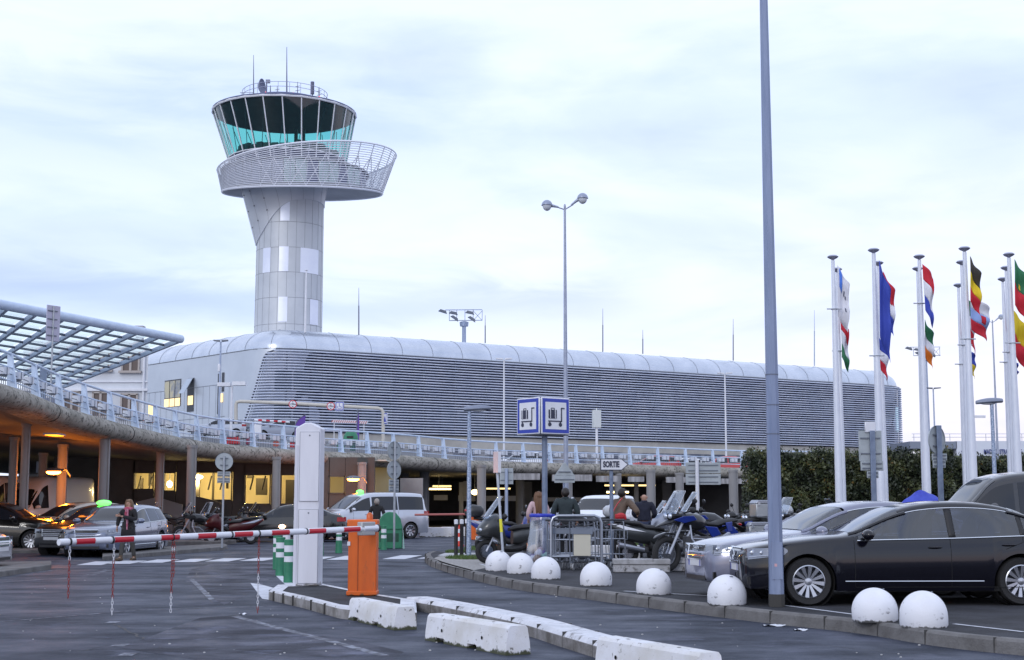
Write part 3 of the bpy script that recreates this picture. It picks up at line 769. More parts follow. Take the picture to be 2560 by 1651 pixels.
for i, f in enumerate(m.f):
    m.m[i] = 0 if (i % (len(prof) - 1)) < 1 else 1
m.build('wall', [METALPAN, METALROOF], BLD, world=True, angle=60)
m = MB(); m.smooth = False      # flat roof behind the roll
m.add([(-30, 150, EZ + 2.2), (-16, 140, EZ + 2.2), (44, 181, EZ + 2.2), (34, 192, EZ + 2.2), (-40, 158, EZ + 2.2)], [(0, 1, 2, 3, 4)])
m.build('roof', METALROOF, BLD, world=True)
# standing seams over the roll
sC = next(cum[i] for i, p in enumerate(bl) if (p - A1).length < 4.6 and i > 8)
m = MB(); s_ = 2.0; seam = mat('seam_grey', (.34, .37, .42), .5, .4)  # seams and panel joints in a plain darker grey
while s_ < cum[-1] - 2:
    p, t, n_ = pn(s_); m.pipe([p + n_ * (a + .02) + Vector((0, 0, z + .02)) for a, z in prof[1:12]], .018, 4); s_ += 3.4
m.pipe([pn(x)[0] + pn(x)[2] * .02 + Vector((0, 0, EZ)) for x in [cum[-1] * k / 120 for k in range(121)]], .05, 4)
m.build('seams', seam, BLD, world=True)
# side wall panel joints
m = MB()
sL = 5.0
sJ = 15.0
for z in (12.6, 9.5, 6.5): m.pipe([pn(x)[0] + pn(x)[2] * .015 + Vector((0, 0, z)) for x in [8 + k * .7 for k in range(36)]], .03, 4)
k = 12.0
while k < 34: m.pipe([pn(k)[0] + pn(k)[2] * .01 + Vector((0, 0, z)) for z in (5, 12.6)], .012, 4); k += 1.25
m.build('panel_joints', seam, BLD, world=True)
# louvre screen
sTop = None
def s_of(px, z):      # path length where the camera sees column px on the wall, at height z
    best = (1e9, 0); s_ = 8.0
    while s_ < cum[-1]:
        p = on_line(bl, cum, s_); x = CX + F * p.x / ((p.y * CT) + (z - EYE) * ST)
        if abs(x - px) < best[0]: best = (abs(x - px), s_)
        s_ += .15
    return best[1]
edge = []
for z, px in [(15.35, 690), (15.1, 672), (14.6, 664), (13.5, 656), (12.0, 645), (10, 629), (8.6, 617), (7.9, 612)]:
    edge.append((z, s_of(px, z)))
def s_edge(z):
    for (z0, a), (z1, b) in zip(edge, edge[1:]):
        if z <= z0 and z >= z1: return a + (b - a) * (z0 - z) / (z0 - z1)
    return edge[-1][1] if z < edge[-1][0] else edge[0][1]
SE = s_of(2283, 12) + 1.0
SLATM = mat('louvre_slat', (.60, .66, .80), .4, .2, (.70, .75, .88), .6)
m = MB(); m.smooth = False; nsl = 0; z = 15.3
while z > 7.85:
    s0 = s_edge(z); pts = [s0]; s_ = s0 + .5
    while s_ < SE: pts.append(s_); s_ += 1.2 if 34 < s_ < SE - 14 else .6
    pts.append(SE); rings = []
    for s_ in pts:
        p, t, n_ = pn(s_)
        rings.append([p + n_ * a + Vector((0, 0, z + b)) for a, b in ((.16, -.02), (.50, -.062), (.56, 0.0), (.50, .062), (.16, .02))])
    m.loft(rings, True, True, False); z -= .262; nsl += 1
lv = m.build('louvre_screen', SLATM, BLD, world=True)
m = MB(); m.smooth = False
s_ = s_edge(10) + 3.5
while s_ < SE:
    zt = 15.4; p, t, n_ = pn(s_)
    m.tube(p + n_ * .12 + Vector((0, 0, 7.9)), p + n_ * .12 + Vector((0, 0, zt)), .05, n=4); s_ += 3.6
m.build('louvre_posts', STEELD, BLD, world=True)
# dark glazing behind the slats, in panels of differing tone
def wallstrip(m, sa, sb, z0, z1, off, st=1.2):
    pts = []; s_ = sa
    while s_ < sb: pts.append(s_); s_ += st
    pts.append(sb)
    m.loft([[pn(s_)[0] + pn(s_)[2] * off + Vector((0, 0, z)) for z in (z0, z1)] for s_ in pts], False, False)
DKBLUE = mat('dark_glazing', (.020, .028, .070), .7, 0); DKBLUE2 = mat('dark_glazing_panel', (.045, .065, .14), .4, 0); TEALP = mat('pale_glazing_panel', (.09, .14, .20), .35, 0)
m = MB()
for k in range(60):
    z1 = 15.35 - k * .126; z0 = z1 - .126
    if z0 < 7.7: break
    wallstrip(m, s_edge(z0) - .0, SE, z0, z1, .04, 4)
m.build('glazing', DKBLUE, BLD, world=True)
rd = random.Random(3); m = MB()
s_ = s_edge(12.6) + 1.5
while s_ < SE - 3:
    for z0, z1, pr in ((11.6, 13.5, .5), (8.6, 10.6, .5)):
        if rd.random() < .85:
            m.k = 1 if rd.random() < pr * (1.3 if s_ < 60 else .8) else 0
            wallstrip(m, s_, s_ + 1.55, z0, z1, .07, 1)
    s_ += 1.75
m.build('glazing_panels', [DKBLUE2, TEALP], BLD, world=True)
# edge trim of the louvre screen
m = MB(); m.pipe([pn(s_edge(z))[0] + pn(s_edge(z))[2] * .35 + Vector((0, 0, z)) for z in [15.35 - .25 * i for i in range(30)]], .09, 6)
m.pipe([pn(s_)[0] + pn(s_)[2] * .3 + Vector((0, 0, 15.42)) for s_ in [edge[0][1] + (SE - edge[0][1]) * k / 90 for k in range(91)]], .09, 6)
m.build('edge_trim', mat('trim_dark', (.10, .11, .14), .5, .4), BLD, world=True)
# pale base wall and lights under the louvres
m = MB(); wallstrip(m, s_edge(8), SE, 2.5, 7.8, .25, 2.5); m.build('base_wall', mat('cream_wall', (.40, .39, .37), .8, 0, (.48, .47, .44), .6), BLD, world=True)
m = MB(); m.smooth = False; wallstrip(m, s_edge(8) + 18, SE, 4.2, 6.6, .32, 2.5); m.build('shop_glazing', mat('forecourt_glazing', (.10, .12, .17), .15, .1, (.30, .31, .33), .35, 4, .45, .55), BLD, world=True)
# the pale sign shape lit between the right-hand louvres
m = MB(); m.smooth = False
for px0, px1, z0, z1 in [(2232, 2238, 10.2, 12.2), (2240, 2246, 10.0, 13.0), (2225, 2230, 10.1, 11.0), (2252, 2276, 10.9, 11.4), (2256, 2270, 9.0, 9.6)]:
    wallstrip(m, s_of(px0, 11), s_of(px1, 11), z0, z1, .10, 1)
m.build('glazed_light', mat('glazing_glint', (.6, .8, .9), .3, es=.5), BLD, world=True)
# side wall windows
def sidewin(px0, px1, zlist, mats_, name, frame=True, D=140):
    s0, s1 = s_of(px0, 10), s_of(px1, 10)
    if s0 > s1: s0, s1 = s1, s0
    m = MB(); m.smooth = False; wallstrip(m, s0, s1, zlist[0], zlist[-1], .03, .8); wf = m.build(name, mat('window_dark_frame', (.05, .055, .07), .5), BLD, world=True)
    return s0, s1
def zat(px, py):
    s_ = s_of(px, 10); p = pn(s_)[0]; return P(px, py, p.y).z
s0, s1 = sidewin(410, 451, (zat(430, 1018), zat(430, 950)), None, 'window')
for i in range(3):
    a = s0 + (s1 - s0) * (i + .06) / 3; b = s0 + (s1 - s0) * (i + .94) / 3
    m = MB(); m.smooth = False; wallstrip(m, a, b, zat(430, 995), zat(430, 953), .06, 1); m.build('window_pane', mat('dusk_pane', (.20, .22, .26), .1, .2, (.5, .45, .30), .5, 3, .45, .6), BLD, world=True)
    m = MB(); m.smooth = False; wallstrip(m, a, b, zat(430, 1017), zat(430, 997), .06, 1); m.build('lit_pane', mat('lit_office', (.9, .7, .35), .5, es=.85, ecol=(1, .72, .36)), BLD, world=True)
s0, s1 = sidewin(467, 483, (zat(475, 1030), zat(475, 946)), None, 'window')
m = MB(); m.smooth = False; wallstrip(m, s0 + .2, s1 - .1, zat(475, 1013), zat(475, 990), .06, 1); m.build('lit_pane', MATS['lit_office'], BLD, world=True)
p, t, n_ = pn((s0 + s1) / 2); m = MB(); m.smooth = False
zt_, zb_ = zat(475, 947), zat(475, 985); hw = .55
m.prism([p + t * hw + n_ * .1 + Vector((0, 0, zt_)), p - t * hw + n_ * .1 + Vector((0, 0, zt_)), p - t * hw + n_ * 1.0 + Vector((0, 0, zb_)), p + t * hw + n_ * 1.0 + Vector((0, 0, zb_))], n_ * .06)
m.build('tilted_window', mat('pale_pane', (.42, .48, .56), .1, .3), BLD, world=True)
for px0, px1, y0, y1 in [(544, 548, 935, 1036), (553, 559, 932, 980)]:
    sidewin(px0, px1, (zat(px0, y1), zat(px0, y0)), None, 'slot_window')
m = MB(); m.smooth = False; wallstrip(m, s_of(552, 10), s_of(558, 10), zat(555, 1006), zat(555, 984), .06, .5); m.build('lit_pane', MATS['lit_office'], BLD, world=True)
s_ = sC; p, t, n_ = pn(s_of(703, 15)); m = MB()
m.ell((p.x - n_.x * 1.6, p.y - n_.y * 1.6, EZ + 1.0), (1.2, .9, .9), 20, 8, 0, 90); m.build('roof_corner_dome', METALPAN, BLD, world=True)

# ================================================================ CONTROL TOWER
TD = 150.0
TW = thing('control_tower', 'tall pale grey airport control tower with teal glazed cab and slatted ring balcony', 'tower', (P(720, 900, TD).x, TD, 0))
def tz(y, D=TD): return P(720, y, D).z
def tx(x, y, D=TD): return P(x, y, D).x
cx0 = (tx(635, 800) + tx(805, 800)) / 2; r0 = (tx(805, 800) - tx(635, 800)) / 2
cx1 = (tx(645, 560) + tx(808, 560)) / 2; r1_ = (tx(808, 560) - tx(645, 560)) / 2
z480 = tz(478)
def shaft(z):
    f = (z - 5) / (z480 - 5); f = max(0, min(1, f)); return cx0 + (cx1 - cx0) * f * .9, r0 + (r1_ - r0) * f * .9
m = MB(); rings = []
for z in [0, 10, 20, 25, 30, z480 + 1]:
    c, r = shaft(z); rings.append([Vector((c + r * math.cos(2 * PI * k / 48), TD + r * math.sin(2 * PI * k / 48), z)) for k in range(48)])
m.loft(rings); m.build('shaft', mat('tower_cladding', (.50, .53, .57), .5, .25, (.55, .58, .62), .3, 5), TW, world=True)
# panel joints and bright panels
bands = [tz(y) for y in (640, 700, 765, 830)] ; bands = [tz(570), tz(632), tz(693), tz(755), tz(820), tz(880)]
m = MB()
for z in bands:
    c, r = shaft(z); m.torus((c, TD, z), r + .002, .018, 48, 4, 'Z')
for k in range(24):
    a = 2 * PI * (k + .3) / 24; pts = []
    for z in (8, 20, 30, tz(500)):
        c, r = shaft(z); pts.append((c + (r + .0) * math.cos(a), TD + (r + .0) * math.sin(a), z))
    m.pipe(pts, .012, 4)
m.build('shaft_joints', mat('joint_grey', (.20, .21, .24), .6), TW, world=True)
m = MB()
def cpanel(px0, px1, y0, y1):
    z0, z1 = tz(y1), tz(y0); c, r = shaft((z0 + z1) / 2)
    def ang(px): 
        X = tx(px, (y0 + y1) / 2, TD - r * .85); return -math.acos(max(-1, min(1, (X - c) / r)))
    a0, a1 = ang(px0), ang(px1)
    m.grid(lambda u, v: ((lambda cc, rr, a: (cc + (rr + .03) * math.cos(a), TD + (rr + .03) * math.sin(a), z0 + (z1 - z0) * v))(*shaft(z0 + (z1 - z0) * v), a0 + (a1 - a0) * u)), 5, 1)
for q_ in [(703, 726, 520, 568), (656, 677, 632, 693), (699, 723, 631, 692), (751, 790, 632, 693), (800, 805, 640, 695), (697, 720, 754, 815), (772, 789, 756, 818), (803, 807, 520, 560)]:
    m = MB(); cpanel(*q_); m.build('bright_panel', METALBR, TW, world=True)
# flared cladding that grows out of the shaft on the left
zt = z480 + .9; ct = (tx(599, 478) + tx(822, 478)) / 2; rt = (tx(822, 478) - tx(599, 478)) / 2
m = MB()
def zlow(a):          # a: angle, 180deg = left, -90 = front
    # start height of the flare round the shaft
    deg = math.degrees(a) % 360
    d = abs(((deg - 190 + 180) % 360) - 180)      # distance from the left side
    pts_ = [(0, tz(622)), (25, tz(606)), (45, tz(580)), (62, tz(545)), (80, tz(524)), (100, tz(514)), (130, tz(511)), (180, tz(518))]
    for (d0, z0), (d1, z1) in zip(pts_, pts_[1:]):
        if d0 <= d <= d1: return z0 + (z1 - z0) * (d - d0) / (d1 - d0)
    return pts_[-1][1]
zl0_ = zlow
def zlow(a): return sum(zl0_(a + R(k_)) for k_ in range(-14, 15, 4)) / 8
rings = []
for j in range(9):
    v = j / 8; ring = []
    for k in range(72):
        a = 2 * PI * k / 72; zl = zlow(a); c, r = shaft(zl)
        x0, y0 = c + (r + .10) * math.cos(a), TD + (r + .10) * math.sin(a)
        x1, y1 = ct + rt * math.cos(a), TD + rt * math.sin(a)
        deg = math.degrees(a) % 360; d = abs(((deg - 190 + 180) % 360) - 180); pw = 1.0 + min(1, d / 90) * .9
        f = v ** pw
        ring.append(Vector((x0 + (x1 - x0) * f, y0 + (y1 - y0) * f, zl + (zt - zl) * v)))
    rings.append(ring)
inner = []
for k in range(72):
    a = 2 * PI * k / 72; zl = zlow(a); c, r = shaft(zl); inner.append(Vector((c + (r - .1) * math.cos(a), TD + (r - .1) * math.sin(a), zl)))
m.loft([inner] + rings, False)
fl = m.build('flare_cladding', mat('flare_cladding', (.52, .55, .60), .45, .35, (.57, .60, .65), .3, 5), TW, world=True, angle=50)
m = MB()
for k in range(0, 72, 4):
    m.pipe([rings[j][k] for j in range(9)], .012, 4)
for k in range(28, 50, 4):
    for j in (2, 4, 6):
        p = rings[j][k]; m.ell((p.x, p.y - .03, p.z), (.09, .09, .09), 6, 4)
m.build('flare_joints', MATS['joint_grey'], TW, world=True)

# ring balcony, its rim planes tilt like the photo's helical screen
bcx = tx(756, 480); bry = 8.55
def zb_(a):  # bottom rim
    s_ = math.sin(a); zc = tz(482)
    return zc - .05 + (1.05 * s_ if True else 0)
def ztp(a):  # top rim
    c = math.cos(a); s_ = math.sin(a)
    zl, zr, zn = tz(436), tz(386), P(720, 358, TD - 9.6).z
    base = (zl + zr) / 2 + (zr - zl) / 2 * c
    return base + (-s_ if s_ < 0 else -s_ * .4) * (zn - (zl + zr) / 2)
def rimp(a, f, pad=0.0):
    z0, z1 = zb_(a), ztp(a); z = z0 + (z1 - z0) * f
    k = (z - tz(482)) / (tz(386) - tz(482))
    r = bry + (9.75 - bry) * k; cx = bcx + (tx(767, 400) - tx(756, 480)) * .6 * k
    return Vector((cx + (r + pad) * math.cos(a), TD + (r + pad) * math.sin(a), z))
m = MB()
NA = 96
for j in range(21):
    f = j / 20 if j < 17 else 1 - (20 - j) * .055 * .9
    th = .08 if j in (0, 20) else .038
    m.k = 0; m.torus((0, 0, 0), 1, .01, 3, 3) if False else None
    ringpts = [rimp(2 * PI * k / NA, f) for k in range(NA)]
    n = 4; vs = []
    for k, p in enumerate(ringpts):
        a = 2 * PI * k / NA; o_ = Vector((math.cos(a), math.sin(a), 0))
        vs += [p + o_ * th, p + Vector((0, 0, th * 1.3)), p - o_ * th, p - Vector((0, 0, th * 1.3))]
    m.add(vs, [(k * 4 + q_, ((k + 1) % NA) * 4 + q_, ((k + 1) % NA) * 4 + (q_ + 1) % 4, k * 4 + (q_ + 1) % 4) for k in range(NA) for q_ in range(4)], False)
m.build('balcony_slats', mat('balcony_white', (.76, .79, .87), .4, .1), TW, world=True)
m = MB()
for k in range(32):
    a = 2 * PI * k / 32; m.pipe([rimp(a, f, -.12) for f in (0, .5, 1)], .055, 5)
m.build('balcony_uprights', mat('balcony_post', (.50, .53, .62), .4, .2), TW, world=True)
m = MB()
for k in range(22, 30):
    a, b = 2 * PI * k / 32, 2 * PI * (k + 1) / 32
    m.pipe([rimp(a, .02, -.05), rimp(b, .72, -.05)], .05, 5); m.pipe([rimp(b, .02, -.05), rimp(a, .72, -.05)], .05, 5)
m.build('cross_bracing', WHITEP, TW, world=True)
m = MB(); ring0 = [rimp(2 * PI * k / 64, 0, -.1) for k in range(64)]; ring1 = [Vector((ct + (rt - .6) * math.cos(2 * PI * k / 64), TD + (rt - .6) * math.sin(2 * PI * k / 64), zt - .3)) for k in range(64)]
ring2 = [p + Vector((0, 0, .35)) for p in ring0]
m.loft([ring1, ring0, ring2, [p + Vector((0, 0, .35)) for p in ring1]], False); m.build('balcony_floor', mat('soffit_grey', (.32, .33, .36), .6, 0, (.38, .39, .42), .4), TW, world=True)
# drum storey behind the slats
DRT = P(720, 396, TD - 7.5).z
m = MB(); rd = random.Random(9)
for k in range(40):
    a0, a1 = 2 * PI * k / 40, 2 * PI * (k + .94) / 40; deg = (k * 9) % 360
    m.k = 1 if 262 < deg < 342 and k % 3 != 2 else (2 if 200 < deg < 262 else 0)
    rr = 6.7
    rr = 7.6
    m.add([(bcx - .8 + rr * math.cos(a), TD + rr * math.sin(a), z) for a in (a0, a1) for z in (zb_(a0) + .3, DRT)], [(0, 2, 3, 1)], False)
m.build('drum_wall', [mat('drum_dark', (.12, .14, .25), .3, .2), mat('drum_glass', (.48, .60, .60), .15, .2), mat('drum_light', (.35, .38, .48), .4, .2)], TW, world=True)
m = MB(); m.lathe([(.1, DRT), (7.9, DRT), (7.9, (DRT + .15)), (.1, (DRT + .15))], 48, (bcx - .8, TD, 0)); m.build('drum_roof', MATS['soffit_grey'], TW, world=True)
# cab
czt = (P(711, 300, TD)).z + .55; czb = P(711, 412, TD).z - .4
cxt = (tx(535, 290) + tx(888, 305)) / 2; crt = (tx(888, 305) - tx(535, 290)) / 2 - .05
cxb = (tx(574, 406) + tx(862, 406)) / 2 + .1; crb = crt * .80
NM = 24
def cabp(a, f, pad=0): 
    c = cxb + (cxt - cxb) * f; r = crb + (crt - crb) * f + pad
    return Vector((c + r * math.cos(a), TD + r * math.sin(a), czb + (czt - czb) * f))
off = R(7)
m = MB(); m.smooth = False; m.loft([[cabp(off + 2 * PI * k / NM, f) for k in range(NM)] for f in (.12, 1)], False); m.build('cab_glass', TEAL, TW, world=True)
m = MB(); m.smooth = False; m.loft([[cabp(off + 2 * PI * k / NM, f, .02) for k in range(NM)] for f in (-.05, .13)], False); m.build('cab_sill', mat('cab_dark', (.035, .045, .10), .3), TW, world=True)
m = MB(); m.smooth = False
for k in range(NM):
    a = off + 2 * PI * k / NM; m.pipe([cabp(a, -.05, .05), cabp(a, 1, .05)], .06, 4)
ringt = [cabp(off + 2 * PI * k / NM, 1, .08) for k in range(NM)]; m.pipe(ringt + [ringt[0]], .12, 6)
ringt = [cabp(off + 2 * PI * k / NM, .12, .06) for k in range(NM)]; m.pipe(ringt + [ringt[0]], .06, 6)
m.build('mullions', WHITEP, TW, world=True)
m = MB(); m.loft([[cabp(off + 2 * PI * k / NM, .985, -.15) for k in range(NM)]], True); m.v = m.v
c1 = [cabp(2 * PI * k / 96, .975, -.22) for k in range(96)]; c2 = [p + Vector((0, 0, .12)) for p in c1]
m = MB(); m.smooth = False; m.loft([c1, c2]); m.build('cab_ceiling', mat('cab_ceiling_dark', (.016, .017, .028), .45, 0, (.03, .032, .045), .6, 4), TW, world=True)
m = MB(); m.lathe([(crb - .2, czb + .1), (crb - .2, czb + .4), (.1, czb + .4)], 32, (cxb, TD, 0)); m.build('cab_floor', MATS['cab_dark'], TW, world=True)
m = MB(); m.smooth = False
rd = random.Random(4)
for k in range(26):
    a = R(150 + k * 9.5); r = crb - .8; x = cxb + r * math.cos(a); y = TD + r * math.sin(a); h = rd.uniform(1.0, 1.5)
    m.box((x, y, czb + .4 + h / 2), (.7, .35, h), a + PI / 2)
for x in (.8, 1.6): m.box((cxb + x, TD, czb + 2.2), (.35, .35, 4.2))
for k in range(20):
    a = 2 * PI * k / 20; m.pipe([cabp(a, .1, -.35), cabp(a + .16, .9, -.4)], .035, 4)
m.build('cab_consoles', mat('console_dark', (.02, .03, .05), .5), TW, world=True)
m = MB(); rz_ = czt + .1
m.lathe([(crt + .15, rz_), (crt + .12, rz_ + .12), (crt * .82, rz_ + .55), (crt * .62, rz_ + .75), (crt * .60, rz_ + 1.15), (.1, rz_ + 1.25)], 48, (cxt, TD, 0))
m.build('cab_roof', mat('roof_navy', (.10, .12, .22), .5, .2), TW, world=True)
rt_ = crt * .60; zr = rz_ + 1.15
m = MB()
for k in range(24):
    a = 2 * PI * k / 24; m.tube((cxt + rt_ * math.cos(a), TD + rt_ * math.sin(a), zr - .1), (cxt + rt_ * math.cos(a), TD + rt_ * math.sin(a), zr + 1.1), .03, n=5)
for h in (1.1, .6):
    m.torus((cxt, TD, zr + h), rt_, .03, 48, 5, 'Z')
m.build('roof_railing', mat('rail_bluegrey', (.35, .38, .50), .4, .3), TW, world=True)
def mast(px, y0, y1, r, D=TD - 2, name='antenna', mt=None, extra=None):
    a, b = P(px, y0, D), P(px, y1, D); m = MB(); m.pipe([a, a.lerp(b, .5), b], [r * 1.5, r, r * .5], 6)
    if extra: extra(m, a, b)
    m.build(name, mt or mat('mast_dark', (.12, .13, .2), .5, .3), TW, world=True)
mast(634, 245, 138, .05); mast(717, 245, 118, .06)
def dip(m, a, b):
    for f in (.45, .62, .8): p = a.lerp(b, f); m.pipe([p - Vector((.25, 0, .05)), p + Vector((.25, 0, .05))], .03, 5)
mast(744, 262, 205, .05, extra=dip); mast(798, 270, 218, .05, extra=dip); mast(693, 258, 216, .05, extra=dip); mast(770, 268, 240, .07, extra=dip)
def cyl(m, a, b): m.tube(a.lerp(b, .55), b + Vector((0, 0, .3)), .20, n=10)
mast(781, 265, 212, .06, extra=cyl)
mast(666, 258, 208, .09); mast(676, 258, 214, .07)
m = MB(); p = P(655, 217, TD - 2)
m.T = Matrix.Translation(p) @ Matrix.Rotation(R(-14), 4, 'Z'); m.lathe([(.02, -.35), (.45, -.28), (.85, .0), (.86, .05), (.45, -.2), (.02, -.26)], 24, axis='X')
m.T = None; m.pipe([p + Vector((.1, 0, 0)), P(666, 222, TD - 2)], .07, 6); m.build('dish', mat('dish_grey', (.22, .25, .36), .5, .2), TW, world=True)
m = MB(); m.smooth = False; p = P(670, 204, TD - 2); m.box(p, (.45, .3, .35)); p = P(625, 250, TD - 3); m.box(p, (2.2, 1.2, .35)); m.box(p + Vector((-1.2, 0, -.5)), (.5, .5, .5)); m.pipe([P(572, 248, TD - 3), P(640, 253, TD - 3)], .07, 5)
m.pipe([P(600, 232, TD - 3), P(634, 232, TD - 3)], .03, 5); m.pipe([P(603, 255, TD - 3), P(603, 232, TD - 3)], .03, 5); m.pipe([P(633, 255, TD - 3), P(633, 232, TD - 3)], .05, 5)
m.build('roof_equipment', mat('equip_grey', (.22, .24, .32), .5, .2), TW, world=True)
for x, y in [(618, 243), (664, 235), (733, 236), (798, 246), (812, 259)]:
    m = MB(); p = P(x, y, TD - 3.5); m.ell(p, (.13, .13, .22), 10, 6); m.build('warning_light', mat('red_beacon', (.8, .05, .05), .4, es=1.5, ecol=(1, .08, .08)), TW, world=True)
m = MB(); a, b = P(763, 832, 128), P(766, 676, 128); m.pipe([a, b], [.10, .06], 8); m.ell(b, (.16, .16, .06), 8, 4)
o = m.build('roof_mast', WHITEP, None, loc=a); tag(o, 'thin white pole in front of the control tower shaft', 'mast')

# roof antennas of the hall
for i, (px, y0, y1, D, lab) in enumerate([(897, 838, 720, 140, 'tall thin antenna mast on the hall roof, right of the tower'), (1213, 858, 788, 148, 'short antenna mast on the hall roof beside the floodlight mast'), (1507, 880, 772, 158, 'antenna mast on the hall roof right of the double globe lamp'),
        (1607, 885, 825, 162, 'shortest antenna mast on the hall roof'), (1833, 902, 798, 166, 'antenna mast on the hall roof left of the big galvanised post'), (2036, 915, 776, 172, 'rightmost pale antenna mast on the hall roof')]):
    a, b = P(px, y0, D), P(px, y1, D); m = MB(); c = a.lerp(b, .62); m.pipe([a, c, c, b], [.075, .065, .04, .02], 6)
    o = m.build('antenna', mat('antenna_dark', (.16, .17, .22), .5, .3) if i != 5 else STEEL, None, loc=a); tag(o, lab, 'antenna', 'antennas along the hall roof')

# floodlight masts
def flood(px, ytop, ybot, D, sc_, lab):
    a = P(px, ybot, D); b = P(px, ytop, D); t_ = thing('floodlight_mast', lab, 'floodlight', (a.x, a.y, 0), 0, 'apron floodlight masts')
    h = b.z; m = MB(); m.tube((0, 0, 0), (0, 0, h - .2), .38 * sc_, .24 * sc_, 12); m.build('pole', STEEL, t_)
    m = MB(); s_ = sc_
    m.lathe([(.5 * s_, h - .5 * s_), (.55 * s_, h), (.3 * s_, h + .1)], 12)
    for z0 in (h + .2 * s_, h + 1.5 * s_):
        m.pipe([(-2.3 * s_ if z0 > h + 1 else -1.8 * s_, 0, z0), (2.2 * s_, -.3, z0)], .05, 5)
    for x in (-1.8, -.9, .1, 1.1, 2.2): m.tube((x * s_, 0, h + .2 * s_), (x * s_, 0, h + 1.5 * s_), .04, n=5)
    m.pipe([(1.1 * s_, 0, h + .2), (2.2 * s_, 0, h + 1.4 * s_)], .03, 4); m.pipe([(2.2 * s_, 0, h + .2), (1.1 * s_, 0, h + 1.4 * s_)], .03, 4)
    m.build('frame', STEEL, t_)
    for x, z, a_ in ((-2.6, 1.15, .3), (-1.3, .95, .2), (.7, 1.0, .2), (-1.2, .35, .6), (.9, .25, .6)):
        m = MB(); m.T = Matrix.Translation((x * s_, -.3, h + z * s_)) @ Matrix.Rotation(a_, 4, 'Y'); m.smooth = False
        m.prism([(-.55 * s_, -.25, 0), (.55 * s_, -.25, .0), (.35 * s_, -.25, .3 * s_), (-.35 * s_, -.25, .3 * s_)], (0, .5, 0)); m.build('floodlight', STEELD, t_)
flood(1160, 806, 870, 172, 1.0, 'floodlight mast rising behind the middle of the hall roof')
flood(2316, 893, 960, 215, 1.0, 'floodlight mast seen behind the third flagpole')

# ================================================================ OLD WHITE BUILDING + CANOPY (left)
WB = thing('white_building', 'white rendered two storey building behind the glass canopy, with framed windows and a chimney', 'building', (-27, 100, 0))
D_ = 100
m = MB(); m.smooth = False; a = P(60, 852, D_); b = P(372, 852, D_)
kx = (D_ + 12) / D_ ; m.prism([(a.x, D_, 0), (b.x, D_, 0), (b.x * kx - .05, D_ + 12, 0), (a.x * kx, D_ + 12, 0)], (0, 0, a.z)); m.build('wall', mat('white_render', (.60, .63, .68), .8, 0, (.66, .69, .74), .5), WB, world=True)
m = MB(); m.smooth = False; z = P(300, 975, D_).z; m.box(((a.x + b.x) / 2, D_ - .1, z), (b.x - a.x + .1, .25, .18)); z = P(300, 955, D_).z; m.box(((a.x + b.x) / 2, D_ - .05, z), (b.x - a.x + .05, .12, .08))
m.tube((b.x - .25, D_ - .12, 0), (b.x - .25, D_ - .12, a.z), .08, n=6); m.build('cornice', WHITEP, WB, world=True)
for x0, x1, y0, y1 in [(306, 349, 883, 927), (236, 277, 883, 924), (232, 272, 982, 1040), (303, 344, 986, 1042), (160, 200, 980, 1036)]:
    q0, q1 = P(x0, y1, D_), P(x1, y0, D_); m = MB(); m.smooth = False
    w_ = q1.x - q0.x; h_ = q1.z - q0.z; cxx = (q0.x + q1.x) / 2; czz = (q0.z + q1.z) / 2
    m.box((cxx, D_ - .03, czz), (w_, .1, h_)); fo = m.build('window', mat('brown_shutter', (.13, .10, .09), .6), WB, world=True)
    m = MB(); m.smooth = False
    for dx in (-w_ / 2, w_ / 2, 0): m.box((cxx + dx, D_ - .11, czz), (.12 if dx else .16, .12, h_))
    m.box((cxx, D_ - .11, q1.z), (w_ + .1, .12, .12)); m.box((cxx, D_ - .16, q0.z - .1), (w_ + .4, .3, .16)); m.build('window_frame', mat('taupe_frame', (.42, .38, .36), .6), WB, world=True)
m = MB(); m.smooth = False; q = P(349, 860, D_ + 2); h = P(349, 818, D_ + 2).z; m.box((q.x, D_ + 2, (q.z + h) / 2), (.45, .6, h - q.z)); m.box((q.x, D_ + 2, h), (.6, .75, .12)); m.build('chimney', mat('chimney_grey', (.40, .40, .44), .8), WB, world=True)
m = MB(); m.smooth = False; q0, q1 = P(371, 1040, 120), P(384, 1013, 120); m.box(((q0.x + q1.x) / 2, 120, (q0.z + q1.z) / 2), (q1.x - q0.x, .2, q1.z - q0.z))
o = m.build('lit_kiosk_window', MATS['lit_office'], None, loc=((q0.x + q1.x) / 2, 120, q0.z)); tag(o, 'small warm lit window panel just right of the white building', 'window')

CN = thing('glass_canopy', 'triangular glazed canopy on pale blue steel lattice above the viaduct', 'canopy', (-20, 70, 0))
cz = 8.8
def CP(x, y): 
    u = (x - CX) / F; v = (CY - y) / F; t = (cz - EYE) / (ST + v * CT); return Vector((u * t, (CT - v * ST) * t, cz))
tip = CP(446, 847); lft = CP(-60, 750); farp = CP(187, 952)
e1 = (lft - tip); e2 = (farp - tip)
n1 = 8; u1 = e1 / n1; u2 = e2.normalized() * 2.5; n2 = 12
CANB = mat('canopy_steel', (.34, .40, .55), .45, .1, (.40, .46, .61), 1)
m = MB(); m.pipe([tip + (tip - lft).normalized() * .2, lft + (lft - tip) * .3], .19, 12); m.build('edge_tube', RAILB, CN, world=True)
for i in range(n1 + 4):
    a = tip + u1 * (i + .0); b = a + u2 * n2
    m = MB(); m.smooth = False
    d = (b - a).normalized(); nn = Vector((-d.y, d.x, 0))
    m.prism([a - nn * .07 + Vector((0, 0, -.20)), a + nn * .07 + Vector((0, 0, -.20)), a + nn * .07 + Vector((0, 0, .0)), a - nn * .07 + Vector((0, 0, .0))], b - a); m.build('beam', CANB, CN, world=True)
